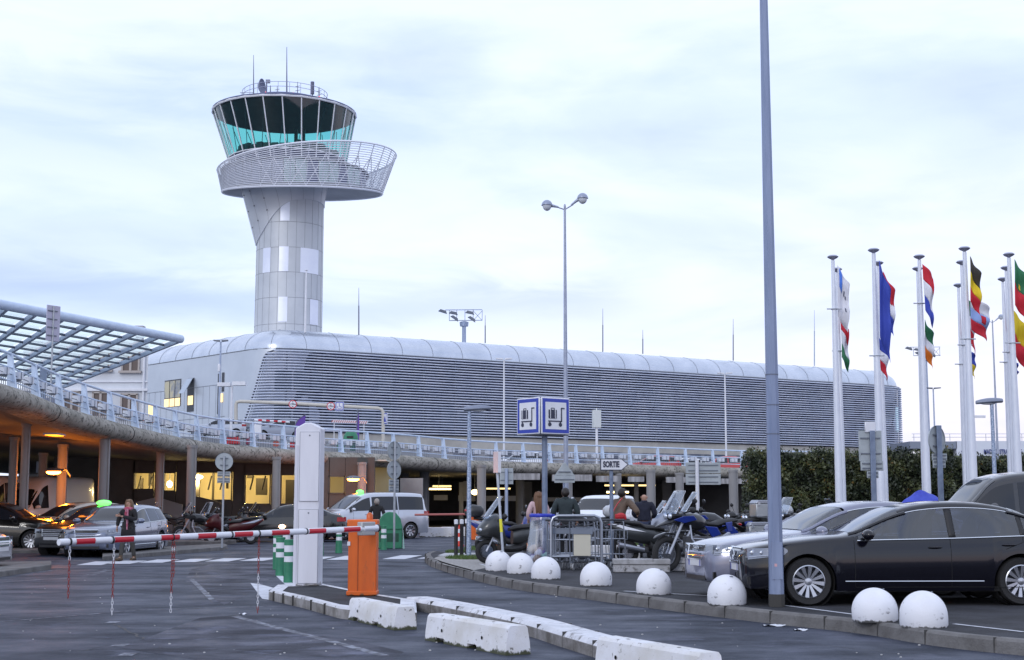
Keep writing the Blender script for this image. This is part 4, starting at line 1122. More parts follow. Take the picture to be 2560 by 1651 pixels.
for j in range(1, n2 + 1):
    a = tip + u2 * j; b = a + u1 * (n1 + 3); m = MB(); m.pipe([a + Vector((0, 0, -.05)), b + Vector((0, 0, -.05))], .06, 5); m.build('purlin', STEELD, CN, world=True)
m = MB(); m.smooth = False
for i in range(n1 + 3):
    for j in range(n2):
        q_ = [tip + u1 * (i + a) + u2 * (j + b) + Vector((0, 0, .06)) for a, b in ((.08, .07), (.92, .07), (.92, .93), (.08, .93))]
        m.prism(q_, (0, 0, .03))
gm = bpy.data.materials.new('frosted_glass'); gm.use_nodes = True; t = gm.node_tree; t.nodes.clear()
tr = N(t, 'ShaderNodeBsdfTranslucent'); tr.inputs[0].default_value = (.90, .95, .93, 1); df = N(t, 'ShaderNodeBsdfTransparent'); df.inputs[0].default_value = (.90, .96, .95, 1)
mxs = N(t, 'ShaderNodeMixShader'); mxs.inputs[0].default_value = .55; L(t, tr.outputs[0], mxs.inputs[1]); L(t, df.outputs[0], mxs.inputs[2]); oo = N(t, 'ShaderNodeOutputMaterial'); L(t, mxs.outputs[0], oo.inputs[0])
m.build('glazing', gm, CN, world=True)
for i in (3, 7, 11):
    a = tip + u1 * i + u2 * 7; m = MB(); m.tube((a.x, a.y, 3), (a.x, a.y, cz - .3), .18, n=12); m.build('support', CANB, CN, world=True)
m = MB(); m.smooth = False; q = CP(130, 985); m.box((q.x, q.y - 1, cz - .9), (2.2, .4, 1.1)); m.build('fascia_box', mat('bluegrey_box', (.16, .19, .28), .5), CN, world=True)

# ================================================================ WHITE BUILDING FAR RIGHT WITH LETTERING
def text_mesh(s_, size, mt, name, ext=.01, bold=0.0):
    cu = bpy.data.curves.new('t', 'FONT'); cu.body = s_; cu.size = size; cu.extrude = ext; cu.offset = bold; cu.align_x = 'CENTER'; cu.align_y = 'CENTER'
    o = bpy.data.objects.new('t', cu); COL.objects.link(o); dg = bpy.context.evaluated_depsgraph_get(); dg.update()
    me = bpy.data.meshes.new_from_object(o.evaluated_get(dg)); bpy.data.objects.remove(o); me.name = name
    me.materials.clear(); me.materials.append(mt)
    ob = bpy.data.objects.new(name, me); COL.objects.link(ob); return ob
D_ = 150
RB = thing('departures_building', 'low white building far right with blue city names along its wall', 'building', (P(2480, 1130, D_).x, D_, 0))
m = MB(); m.smooth = False; a, b = P(2392, 1140, D_), P(2760, 1103, D_); m.box(((a.x + b.x) / 2, D_ + 4, (a.z + b.z) / 2), (b.x - a.x, 8, b.z - a.z)); m.build('wall', mat('white_sheet', (.66, .70, .78), .6), RB, world=True)
m = MB(); m.smooth = False; a, b = P(2270, 1260, D_), P(2760, 1140, D_); m.box(((a.x + b.x) / 2, D_ + 5, b.z / 2 - .02), (b.x - a.x, 8, b.z)); m.build('lower_wall', mat('dark_ground_floor', (.09, .10, .13), .5), RB, world=True)
m = MB(); m.smooth = False; a, b = P(2275, 1122, D_), P(2392, 1104, D_); m.box(((a.x + b.x) / 2, D_ + 4, (a.z + b.z) / 2), (b.x - a.x, 8, b.z - a.z)); m.build('side_wing', mat('grey_sheet', (.22, .25, .32), .6), RB, world=True)
m = MB(); z = P(2480, 1103, D_).z
for k in range(16): x = P(2285 + k * 30, 1103, D_).x; m.tube((x, D_, z), (x, D_, z + .75), .03, n=4)
for h in (.4, .75): m.pipe([(P(2280, 1100, D_).x, D_, z + h), (P(2750, 1100, D_).x, D_, z + h)], .025, 4)
m.build('roof_railing', GREYP, RB, world=True)
BLT = mat('lettering_blue', (.05, .07, .22), .5)
def place_text(s_, size, px, py, D, mt, parent, bold=.01, name='lettering', sx=1):
    o = text_mesh(s_, size, mt, name, .01, bold); p = P(px, py, D); o.parent = parent
    o.matrix_local = parent.matrix_basis.inverted() @ Matrix.Translation(p) @ Matrix.Rotation(PI / 2, 4, 'X') @ Matrix.Scale(sx, 4, (1, 0, 0)); return o
place_text('MADRID', .66, 2477, 1130, D_ - .1, BLT, RB, .02, sx=.58); place_text('STRASBOURG', .66, 2527, 1130, D_ - .1, BLT, RB, .02, sx=.58)
m = MB(); m.smooth = False
for x0, y0, x1, y1 in [(2403, 1128, 2410, 1130), (2408, 1124, 2416, 1127), (2404, 1133, 2415, 1135), (2413, 1130, 2417, 1134)]:
    q0, q1 = P(x0, y1, D_ - .06), P(x1, y0, D_ - .06); m.box(((q0.x + q1.x) / 2, D_ - .06, (q0.z + q1.z) / 2), (q1.x - q0.x, .06, q1.z - q0.z))
m.build('logo', BLT, RB, world=True)
# ================================================================ VEHICLES
def lerp(a, b, t): return a + (b - a) * t
def interp(pts, x):
    # pts sorted by descending x
    if x >= pts[0][0]: return pts[0][1]
    for (x0, z0), (x1, z1) in zip(pts, pts[1:]):
        if x >= x1: return lerp(z0, z1, (x0 - x) / max(x0 - x1, 1e-9))
    return pts[-1][1]
def smoothc(pts, k=4):
    v = [Vector((p[0], 0, p[1])) for p in pts]; return [(p.x, p.z) for p in crom(v, k)]
VGLASS = mat('car_glass', (.014, .017, .024), .05, 0, spec=.55)
HEADL = mat('headlamp', (.20, .22, .27), .08, .55, spec=.8, coat=.5); LENS = mat('lamp_reflector', (.50, .53, .60), .25, .7)
TAILL = mat('tail_lamp', (.35, .01, .012), .15)
PLATE = mat('number_plate', (.62, .63, .66), .45)
SHELLB = mat('wheelarch_black', (.010, .010, .011), .9)
def paint(name, col, metal=.3, rough=.25): return mat('car_paint_' + name, col, rough, metal, coat=1.0)
SEDAN = dict(L=(2.17, -2.41), wb=1.38, W=.885, H=1.447, r=.325, zs=.20,
    top=[(2.17, .735), (2.10, .79), (1.9, .85), (1.5, .915), (1.1, .965), (.78, 1.005), (.45, 1.18), (.08, 1.355), (-.25, 1.425), (-.6, 1.447), (-1.0, 1.425), (-1.35, 1.35), (-1.75, 1.18), (-2.0, 1.09), (-2.28, 1.05), (-2.38, 1.0), (-2.41, .9)],
    belt=[(2.17, .69), (2.0, .755), (1.5, .83), (.9, .895), (-.5, .93), (-1.7, .97), (-2.2, .95), (-2.41, .85)],
    cowl=.80, head=.10, rhead=-1.33, rbase=-1.83, dlo=(.72, -1.72), bp=-.50, cp=-1.42, tum=.76, doors=(.78, -.47, -1.42), rimspokes=12)
WAGON = dict(SEDAN, top=[(2.17, .735), (2.10, .79), (1.9, .85), (1.5, .915), (1.1, .965), (.78, 1.005), (.45, 1.18), (.08, 1.36), (-.25, 1.44), (-.7, 1.47), (-1.4, 1.44), (-1.95, 1.37), (-2.15, 1.22), (-2.34, 1.02), (-2.41, .9)],
    rhead=-2.0, rbase=-2.33, dlo=(.72, -2.1), cp=-1.3)
HATCH = dict(SEDAN, L=(2.05, -2.0), wb=1.28, top=[(2.05, .68), (1.98, .78), (1.7, .90), (1.2, 1.0), (.9, 1.05), (.45, 1.30), (.1, 1.44), (-.3, 1.52), (-.9, 1.53), (-1.5, 1.47), (-1.75, 1.35), (-1.95, 1.05), (-2.0, .95)],
    belt=[(2.05, .64), (1.8, .78), (.9, .93), (-1.0, 1.0), (-1.9, 1.03), (-2.0, .9)], cowl=.9, head=.15, rhead=-1.6, rbase=-1.92, dlo=(.8, -1.7), bp=-.4, cp=-1.2, doors=(.85, -.4, -1.2), W=.87)
MPV = dict(L=(2.25, -2.50), wb=1.60, W=.95, H=1.90, r=.33, zs=.24,
    top=[(2.25, .78), (2.18, .95), (1.95, 1.08), (1.6, 1.18), (1.42, 1.25), (1.0, 1.52), (.62, 1.76), (.3, 1.86), (-.2, 1.90), (-1.5, 1.90), (-2.2, 1.87), (-2.36, 1.78), (-2.46, 1.35), (-2.50, 1.0)],
    belt=[(2.25, .74), (2.0, .88), (1.4, 1.06), (.8, 1.13), (-2.3, 1.16), (-2.5, 1.0)],
    cowl=1.46, head=.66, rhead=-2.34, rbase=-2.45, dlo=(1.30, -2.28), bp=.28, cp=-1.0, tum=.86, doors=(1.15, .28, -1.0), rimspokes=8)
HIVAN = dict(L=(2.6, -3.1), wb=1.85, W=1.0, H=2.55, r=.35, zs=.28,
    top=[(2.6, .85), (2.52, 1.08), (2.2, 1.22), (1.85, 1.35), (1.5, 1.72), (1.2, 2.05), (1.0, 2.3), (.6, 2.48), (.1, 2.55), (-2.9, 2.55), (-3.05, 2.45), (-3.1, 1.3)],
    belt=[(2.6, .8), (2.2, 1.02), (1.6, 1.22), (-3.0, 1.3), (-3.1, 1.1)],
    cowl=1.88, head=1.22, rhead=-3.04, rbase=-3.09, dlo=(1.68, .55), bp=.6, cp=.58, tum=.90, doors=(1.5, .5, -.9), rimspokes=6)

def car(name, label, cat, loc, heading, spec, pmat, group=None, detail=2, chrome=True, tail=None, taxi=None, topcol=None, glass=None, plate=True, badge=None, white_wheels=False, see=False):
    """local frame: x forward, y left, z up, origin on the ground midway between the axles"""
    S_ = spec; T = thing(name, label, cat, loc, heading, group)
    xf, xb = S_['L']; W = S_['W']; wb = S_['wb']; rw = S_['r']; zs = S_['zs']; ar = rw + .055
    top = smoothc(S_['top'], 3); belt = smoothc(S_['belt'], 3)
    def halfw(x):
        s_ = max(0, min(1, (x - (xf - .95)) / .95)); t_ = max(0, min(1, ((xb + .8) - x) / .8))
        return W * (1 - .27 * s_ ** 2.6 - .02 * s_) * (1 - .20 * t_ ** 2.6)
    hoodp = [(1, 0), (.985, .28), (.94, .55), (.84, .78), (.66, .91), (.42, .97), (.2, .995), (0, 1)]
    tum = S_['tum']
    cabp_ = [(1, 0), (lerp(1, tum, .33), .27), (lerp(1, tum, .66), .54), (tum, .80), (tum * .955, .90), (tum * .84, .965), (tum * .5, .995), (0, 1)]
    def zarch(x):
        z = zs
        for xc in (wb, -wb):
            d = abs(x - xc)
            if d < ar: z = max(z, rw + math.sqrt(ar * ar - d * d))
        if x > xf - .35: z = max(z, zs + .02)
        return z
    lowp = [(0, .955), (.12, .985), (.38, 1.0), (.62, 1.0), (.80, .99), (.84, .975), (1, .955)]
    def sec(x):
        Wx = halfw(x); zt, zb = interp(top, x), interp(belt, x); z0 = zs; h = max(zt - zb, .02); c = max(0, min(1, (h - .12) / .22))
        za = zarch(x); out = []
        for f, k in lowp:
            z = za + (zb - za) * f; fz = (z - zs) / (zb - zs)
            kk = interp([(-a, b) for a, b in lowp], -fz); out.append((Wx * kk, z))
        for (hy, hz), (cy_, cz_) in zip(hoodp[1:], cabp_[1:]):
            out.append((Wx * .955 * lerp(hy, cy_, c), zb + h * lerp(hz, cz_, c)))
        return out
    def side_y(x, z):
        s_ = sec(x); best = s_[0][0]
        for (y0, z0), (y1, z1) in zip(s_, s_[1:]):
            if z0 <= z <= z1 and z1 > z0: return lerp(y0, y1, (z - z0) / (z1 - z0))
        return s_[0][0] if z < s_[0][1] else 0
    def top_z(x, y):
        s_ = sec(x); y = abs(y)
        for (y0, z0), (y1, z1) in zip(s_[6:], s_[7:]):
            if y1 <= y <= y0 and y0 > y1: return lerp(z0, z1, (y0 - y) / (y0 - y1))
        return s_[-1][1]
    xs = set()
    n = 46 if detail == 2 else 26
    for i in range(n + 1): xs.add(round(lerp(xf, xb, i / n), 3))
    for xc in (wb, -wb):
        for k in range(-8, 9): xs.add(round(xc + ar * math.sin(k / 8 * PI / 2) * .999, 3))
        xs.add(round(xc + ar + .004, 3)); xs.add(round(xc - ar - .004, 3))
    xs = sorted([x for x in xs if xb <= x <= xf], reverse=True)
    m = MB(); rings = []
    def ring(x, k=1.0, dx=0.0):
        s_ = sec(x); zc = (s_[0][1] + s_[-1][1]) / 2
        pts = [(x + dx, y * k, zc + (z - zc) * k) for y, z in s_] + [(x + dx, -y * k, zc + (z - zc) * k) for y, z in reversed(s_[:-1])]
        return [Vector(p) for p in pts]
    for kk_, dd_ in ((.55, .085), (.75, .072), (.88, .05), (.96, .022)): rings.append(ring(xf, kk_, dd_))
    for x in xs: rings.append(ring(x))
    rings.append(ring(xb, .96, -.02)); rings.append(ring(xb, .88, -.03))
    m.loft(rings, True, True)
    if see:
        nr = len(rings[0]); x_of = [r_[0].x for r_ in rings]; d0_, d1_ = S_['dlo']; keep = []
        for fi, f in enumerate(m.f):
            if len(f) != 4: keep.append(fi); continue
            i_ = min(v // nr for v in f); js = sorted(set(v % nr for v in f)); xa, xb_ = x_of[i_], x_of[i_ + 1] if i_ + 1 < len(rings) else xb
            xm = (xa + xb_) / 2; j0, j1 = js[0], js[-1]; mid = (nr - 1) / 2
            jm_ = (j0 + j1) / 2 if j1 - j0 == 1 else 99
            jj = jm_ if jm_ <= mid else (nr - 1) - jm_
            side_ = 6 < jj < 9 and d1_ < xm < d0_ and interp(top, xm) - interp(belt, xm) > .15
            ws_ = jj > 9 and jj <= mid and (S_['head'] < xm < S_['cowl'] - .03 or S_['rbase'] < xm < S_['rhead'])
            if jm_ == 99 or not (side_ or ws_): keep.append(fi)
        m.f = [m.f[i] for i in keep]; m.m = [m.m[i] for i in keep]; m.sm = [m.sm[i] for i in keep]
    m.build('body', pmat, T, angle=38)
    if see:
        INT = mat('cabin_dark', (.03, .03, .034), .8); INT2 = mat('seat_leather', (.07, .07, .078), .6)
        zb_ = interp(belt, 0); m = MB(); m.smooth = False; m.box(((S_['cowl'] + S_['rbase']) / 2, 0, zb_ - .16), (S_['cowl'] - S_['rbase'], W * 1.7, .04)); m.box((S_['cowl'] - .22, 0, zb_ - .05), (.35, W * 1.6, .14)); m.build('cabin_floor', INT, T)
        for xr in (.05, -.85):
            for sg in (1, -1):
                m = MB(); m.T = Matrix.Translation((xr - .32, sg * .36, zb_)) @ Matrix.Rotation(-.30, 4, 'Y'); m.ell((0, 0, .02), (.09, .24, .34), 12, 8); m.ell((-.02, 0, .42), (.055, .13, .10), 12, 8); m.tube((0, .05, .25), (0, .05, .4), .01, n=5); m.build('seat', INT2, T)
        m = MB(); m.T = Matrix.Translation((S_['cowl'] - .50, .37, zb_ + .04)) @ Matrix.Rotation(-.45, 4, 'Y'); m.torus((0, 0, 0), .18, .015, 24, 6, 'X'); m.build('steering_wheel', INT, T)
        for sg in (1, -1):       # pillars
            for (pa, pb) in (((S_['bp'] + .05), (S_['bp'] - .05)), ((S_['cp'] + .03), (S_['cp'] - .04))):
                m = MB(); m.grid(lambda u, v: (lerp(pa, pb, u), sg * (side_y(lerp(pa, pb, u), lerp(interp(belt, lerp(pa, pb, u)), interp(belt, lerp(pa, pb, u)) + .80 * (interp(top, lerp(pa, pb, u)) - interp(belt, lerp(pa, pb, u))), v)) - .002), lerp(interp(belt, lerp(pa, pb, u)), interp(belt, lerp(pa, pb, u)) + .80 * (interp(top, lerp(pa, pb, u)) - interp(belt, lerp(pa, pb, u))), v)), 2, 6); m.build('pillar', BLACK, T, solid=.02)
            m = MB(); xs_ = [lerp(S_['cowl'] + .02, S_['head'] - .05, k / 10) for k in range(11)]
            m.pipe([(x, sg * sec(x)[9][0], sec(x)[9][1]) for x in xs_], .030, 8); xs_ = [lerp(S_['rhead'] + .05, S_['rbase'] - .02, k / 8) for k in range(9)]
            m.pipe([(x, sg * sec(x)[9][0], sec(x)[9][1]) for x in xs_], .03, 8); m.build('roof_pillar', pmat, T)
    # black underbody with the wheel housings
    m = MB(); m.smooth = False
    m.box(((xf + xb) / 2, 0, (zs + .62) / 2 + .02), (xf - xb - .25, W * 1.36, .62 - zs)); 
    m.box(((xf + xb) / 2, 0, zs + .02), (2 * wb - 2 * ar - .02, W * 1.88, .06)); m.build('underbody', SHELLB, T)
    for xc in (wb, -wb):
        for sg in (1, -1):
            m = MB(); m.lathe([(ar - .015, sg * W * .62), (ar - .012, sg * (W * .955))], 24, (xc, 0, rw), 'Y', cap=False)
            m.build('wheel_arch', SHELLB, T)
    # glass, slightly proud of the shell
    gm_ = glass or VGLASS
    def hi(x):
        zt, zb = interp(top, x), interp(belt, x); return zb + (zt - zb) * (.80 if see else .775)
    def lo(x): return interp(belt, x) + (.002 if see else .025)
    def sidewin(x0, x1, name='side_window'):
        for sg in (1, -1):
            m = MB()
            def f(u, v):
                x = lerp(x0, x1, u); a, b = lo(x), max(lo(x), hi(x)); z = lerp(a, b, v); return (x, sg * (side_y(x, z) + .005), z)
            m.grid(f, 12, 4); m.build(name, gm_, T)
    d0, d1 = S_['dlo']; bp, cp = S_['bp'], S_['cp']
    sidewin(d0, bp + .04)
    if abs(cp - bp) > .1:
        sidewin(bp - .04, cp + .02)
        if abs(cp - d1) > .2: sidewin(cp - .03, d1, 'quarter_window')
    def tp(x0, x1, yw0, yw1, name, off):
        m = MB()
        def f(u, v):
            x = lerp(x0, x1, u); yw = lerp(yw0, yw1, u) * halfw(x) * .955; y = lerp(-yw, yw, v); return (x + off[0], y, top_z(x, y) + off[1])
        m.grid(f, 8, 10); m.build(name, gm_, T)
    tp(S_['cowl'] - .03, S_['head'], .97 if see else .90, tum * (1.0 if see else .93), 'windscreen', (.006, .006))
    tp(S_['rhead'], S_['rbase'], tum * (1.0 if see else .93), .95 if see else .86, 'rear_window', (-.006, .006))
    if chrome:
        for sg in (1, -1):
            m = MB(); N_ = 40; up = [(lerp(d0 + .02, d1 - .02, k / N_)) for k in range(N_ + 1)]
            m.pipe([(x, sg * (side_y(x, max(lo(x), hi(x)) + .004) + .006), max(lo(x), hi(x)) + .004) for x in up], .009, 5)
            m.pipe([(x, sg * (side_y(x, lo(x) - .008) + .008), lo(x) - .008) for x in up], .010, 5)
            m.build('window_trim', CHROME if chrome is True else chrome, T)
            if detail == 2:
                m = MB(); xx = [lerp(wb - ar - .12, -wb + ar + .15, k / 16) for k in range(17)]
                m.pipe([(x, sg * (side_y(x, zs + .13) + .006), zs + .13) for x in xx], .008, 5); m.build('sill_trim', CHROME, T)
    if detail == 2:
        for sg in (1, -1):
            m = MB()
            for x in S_['doors']:
                zz = [lerp(zarch(x) + .06, interp(belt, x), k / 8) for k in range(9)]
                if x == S_['doors'][-1]: pts = [(x - .0 + .25 * (1 - min(1, k / 4)) , z) for k, z in enumerate(zz)]
                else: pts = [(x, z) for z in zz]
                m.pipe([(x_, sg * (side_y(x_, z) + .0008), z) for x_, z in pts], .004, 4)
            m.pipe([(x_, sg * (side_y(x_, zs + .05) + .001), zs + .05) for x_ in [lerp(S_['doors'][0], S_['doors'][-1], k / 8) for k in range(9)]], .004, 4)
            m.build('door_gap', SHELLB, T)
            for x in (S_['doors'][1] + .22, S_['doors'][2] + .20):
                m = MB(); z = interp(belt, x) - .12; y = side_y(x, z); m.ell((x, sg * (y + .022), z), (.10, .018, .017), 12, 6); m.build('door_handle', pmat, T)
    # mirrors
    for sg in (1, -1):
        x = d0 - .10; z = lo(x) + .07; y = side_y(x, lo(x)); m = MB(); m.ell((x, sg * (y + .13), z), (.085, .12, .075), 14, 8); m.tube((x - .02, sg * y, z - .06), (x, sg * (y + .1), z - .03), .025); m.build('mirror', pmat, T)
    # lamps
    zhl = interp(belt, xf - .25) - .045
    for sg in (1, -1):
        m = MB()
        def f(u, v):
            x = lerp(xf + .012, xf - .50, u); zc_ = lerp(zhl - .03, zhl + .02, u); hh = lerp(.075, .015 if u > .95 else .05, u); z = zc_ + (v - .5) * 2 * hh
            xx = min(x, xf); return (x + .004, sg * (side_y(xx, z) + .008) * (1 if x <= xf else .985), z)
        m.grid(f, 10, 4); hl_ = m.build('headlight', HEADL, T)
        if detail == 2:
            m = MB()
            for k_, r_ in ((.10, .042), (.33, .036)):
                xq = lerp(xf, xf - .5, k_); m.ell((xq, sg * (side_y(xq, zhl) + .004), zhl - .01), (r_, .016, r_ * .9), 12, 6)
            m.pipe([(lerp(xf + .0, xf - .40, q_ / 6), sg * (side_y(lerp(xf, xf - .40, q_ / 6), zhl - .05) + .013), lerp(zhl - .07, zhl - .03, q_ / 6)) for q_ in range(7)], .008, 5)
            m.build('reflector', LENS, hl_)
        m = MB(); yi = halfw(xf) * .98
        m.prism([(xf + .03, sg * yi * .98, zhl - .08), (xf + .075, sg * yi * .62, zhl - .06), (xf + .05, sg * yi * .62, zhl + .02), (xf + .02, sg * yi * .97, zhl + .05)], (-.06, 0, 0)); m.build('headlight_inner', HEADL, T)
        m = MB(); zt_ = interp(belt, xb + .2) - .09
        m.grid(lambda u, v: (lerp(xb - .012, xb + .30, u), sg * (side_y(max(xb, lerp(xb, xb + .3, u)), zt_ + (v - .5) * .16) + .008), zt_ + (v - .5) * .16), 6, 3)
        m.prism([(xb - .035, sg * halfw(xb) * .97, zt_ - .08), (xb - .035, sg * halfw(xb) * .6, zt_ - .07), (xb - .035, sg * halfw(xb) * .6, zt_ + .08), (xb - .035, sg * halfw(xb) * .97, zt_ + .08)], (.03, 0, 0)); m.build('tail_light', TAILL, T)
    # grille, lower intake, plate
    gx = xf + .078; zg0, zg1 = zhl - .17, zhl + .045; gw = .34
    m = MB(); m.smooth = False
    tg = .05; m.prism([(gx - tg, -gw, zg1), (gx - tg, gw, zg1), (gx, gw * .86, zg0), (gx, -gw * .86, zg0)], (.012, 0, 0)); m.k = 1
    for k in range(4): z = lerp(zg0 + .035, zg1 - .03, k / 3); m.box((gx + .016 - tg * k / 3, 0, z), (.012, 2 * gw * lerp(.86, 1, k / 3) - .05, .016))
    m.pipe([(gx + .014 - tg, -gw, zg1), (gx + .014 - tg, gw, zg1), (gx + .014, gw * .86, zg0), (gx + .014, -gw * .86, zg0), (gx + .014 - tg, -gw, zg1)], .011, 5)
    gr_ = m.build('grille', [BLACK, CHROME], T)
    if badge == 'star':
        m = MB(); m.torus((gx + .02, 0, (zg0 + zg1) / 2), .065, .009, 20, 6, 'X')
        for k in range(3): a = PI / 2 + k * 2 * PI / 3; m.tube((gx + .02, 0, (zg0 + zg1) / 2), (gx + .02, .065 * math.cos(a), (zg0 + zg1) / 2 + .065 * math.sin(a)), .007, n=5)
        m.build('emblem', CHROME, gr_)
    if badge == 'rings':
        m = MB()
        for k in range(4): m.torus((gx - .005, -.084 + k * .056, zg1 - .06), .034, .006, 18, 5, 'X')
        m.build('emblem', CHROME, gr_)
    m = MB(); m.smooth = False; m.box((xf + .055, 0, zs + .11), (.05, .80, .12))
    for sg in (1, -1): m.box((xf - .04, sg * halfw(xf) * .80, zs + .13), (.14, .26, .10))
    m.build('air_intake', BLACK, T)
    for sg in (1, -1):
        m = MB(); m.ell((xf + .03, sg * halfw(xf) * .80, zs + .14), (.02, .045, .04), 10, 6); m.build('fog_lamp', HEADL, T)
    m = MB(); m.smooth = False; m.box((xf + .088, 0, zg0 - .05), (.012, .50, .10)); 
    if plate: pl_ = m.build('number_plate', PLATE, T)
    if plate and detail == 2:
        m = MB(); m.smooth = False; [m.box((xf + .0955, s_ * .232, zg0 - .05), (.003, .036, .10)) for s_ in (-1, 1)]; m.build('plate_band', mat('plate_blue', (.02, .05, .35), .4), pl_)
    m = MB(); m.smooth = False; m.box((xb - .04, 0, interp(belt, xb + .2) - .28), (.015, .50, .11)); m.build('number_plate', PLATE, T)
    # wheels
    wv = 1 if detail == 2 else 0
    for xc in (wb, -wb):
        for sg in (1, -1):
            yo = W * .985; m = MB(); m.lathe([(rw * .66, sg * (yo - .21)), (rw * .90, sg * (yo - .215)), (rw, sg * (yo - .17)), (rw, sg * (yo - .05)), (rw * .93, sg * (yo - .005)), (rw * .70, sg * (yo - .02)), (rw * .66, sg * (yo - .05))], 36, (xc, 0, rw), 'Y', cap=False)
            wh = m.build('wheel', RUBBER, T)
            m = MB(); m.lathe([(rw * .70, sg * (yo - .012)), (rw * .66, sg * (yo - .004)), (rw * .635, sg * (yo - .03)), (rw * .62, sg * (yo - .12))], 36, (xc, 0, rw), 'Y', cap=False)
            ns = S_['rimspokes']
            for k in range(ns):
                a = 2 * PI * (k + .25) / ns; ca, sa = math.cos(a), math.sin(a); w0, w1 = .012, .028 if ns > 8 else .04
                r_0, r_1 = rw * .10, rw * .655
                q0 = [(xc + r_0 * ca - w0 * sa, sg * (yo - .035), rw + r_0 * sa + w0 * ca), (xc + r_0 * ca + w0 * sa, sg * (yo - .035), rw + r_0 * sa - w0 * ca), (xc + r_1 * ca + w1 * sa, sg * (yo - .012), rw + r_1 * sa - w1 * ca), (xc + r_1 * ca - w1 * sa, sg * (yo - .012), rw + r_1 * sa + w1 * ca)]
                m.prism(q0, (0, -sg * .025, 0))
            m.lathe([(.001, sg * (yo - .012)), (rw * .14, sg * (yo - .02)), (rw * .18, sg * (yo - .05))], 16, (xc, 0, rw), 'Y')
            m.build('rim', ALLOY, wh)
            m = MB(); m.lathe([(.001, sg * (yo - .13)), (rw * .64, sg * (yo - .13))], 24, (xc, 0, rw), 'Y'); m.build('brake_disc', STEELD if wv else SHELLB, wh)
    if taxi:
        m = MB(); m.smooth = True; x = S_['head'] - .35; m.ell((x, 0, interp(top, x) + .07), (.10, .26, .085), 14, 8); m.build('roof_sign', mat('taxi_green', (.1, .9, .2), .4, es=2.6, ecol=(.12, 1, .10)), T)
    return T

BLKP = mat('car_paint_black', (.0035, .0035, .008), .10, .0, spec=.35, coat=.6); SILV = paint('silver', (.21, .22, .30), .5, .28); SILB = paint('silver_blue', (.17, .20, .29), .5, .26)
WHT = paint('white', (.72, .75, .80), .0, .3); DGR = paint('dark_grey', (.035, .037, .045), .3, .25); GRNB = paint('dark_graphite', (.008, .009, .010), .1, .2); ORP = paint('cream', (.45, .42, .36), .1, .3)
REDP = paint('red', (.42, .012, .015), .1, .3)

CGL = glassmat('tinted_car_glass', (.22, .25, .32), .08, .02)
def stretch_spec(s_, kx, kz):
    s_ = dict(s_)
    for k in ('top', 'belt'): s_[k] = [(x * kx, z * kz) for x, z in s_[k]]
    for k in ('L', 'dlo', 'doors'): s_[k] = tuple(x * kx for x in s_[k])
    for k in ('wb', 'cowl', 'head', 'rhead', 'rbase', 'bp', 'cp'): s_[k] = s_[k] * kx
    return s_
# black sedan, right foreground
D1 = 18.75; hd = R(184)
def place(px, D, z=0.0): p = P(px, 1300, D); return Vector((p.x, p.y, z))
A = car('parked_car', 'glossy black sedan with chrome window trim parked behind the galvanised post', 'car', place(2237, 20.68, PZ), R(182), stretch_spec(dict(SEDAN, L=(2.10, -2.41)), 1.07, .985), BLKP, 'cars parked on the right island', badge='star', see=True, glass=CGL)
B = car('parked_car', 'silver lilac sedan parked behind the black sedan, nose to the left', 'car', place(2078, 22.4, PZ), R(193), dict(SEDAN, rimspokes=10, top=[(x, z * .985) for x, z in SEDAN['top']]), SILV, 'cars parked on the right island', badge='rings', see=True, glass=CGL)
car('parked_van', 'dark grey passenger van with tinted windows at the right edge', 'van', place(2606, 26.0, PZ), R(180), dict(MPV, L=(2.35, -2.55), top=[(2.35, .80), (2.28, .98), (2.05, 1.12), (1.75, 1.22), (1.5, 1.42), (1.22, 1.72), (1.0, 1.86), (.6, 1.93), (0, 1.95), (-2.2, 1.95), (-2.42, 1.9), (-2.5, 1.35), (-2.55, 1.0)], cowl=1.72, head=1.08, dlo=(1.52, -2.35), bp=.75, cp=-.9, doors=(1.4, .72, -.9), tum=.88), paint('van_black', (.010, .010, .013), .1, .15), chrome=False)
# taxis and cars under the viaduct
car('parked_car', 'silver car cut off by the left edge, only its front wing and wheel showing', 'car', Vector((-13.7, 32.6, 0)), R(-4), SEDAN, paint('pearl_silver', (.50, .50, .54), .5, .25), 'taxis queuing under the viaduct', detail=1)
car('parked_car', 'dark hatchback behind the leftmost round column, its front wheel lit by the sodium lamp', 'car', place(6, 45.9), R(-3), dict(HATCH, top=[(x, z * 1.03) for x, z in HATCH['top']]), GRNB, 'taxis queuing under the viaduct', detail=1, chrome=False)
car('parked_car', 'pale car lit orange by the sodium lamp behind the black taxi', 'car', place(178, 48.0), R(226), HATCH, ORP, 'taxis queuing under the viaduct', detail=1, chrome=False)
car('taxi', 'black taxi with a glowing green roof sign, left of the woman in the scarf', 'taxi', place(246, 43.4), R(251), WAGON, paint('taxi_black', (.012, .012, .014), .1, .2), 'taxis queuing under the viaduct', detail=1, chrome=False, taxi=True)
car('parked_car', 'silver blue estate car directly behind the woman in the scarf', 'car', place(292, 42.2), R(264), dict(WAGON, rimspokes=7), SILB, 'taxis queuing under the viaduct', detail=2)
car('parked_car', 'dark saloon in deep shade behind the round sign, under the viaduct', 'car', place(706, 55.5), R(186), SEDAN, GRNB, 'taxis queuing under the viaduct', detail=1, chrome=False)
car('taxi_van', 'silver minivan taxi with green roof sign standing behind the orange barrier', 'van', place(915, 59.4), R(217), dict(MPV, L=(2.25, -2.6)), paint('silver_van', (.50, .53, .60), .55, .28), detail=2, chrome=False, taxi=True)
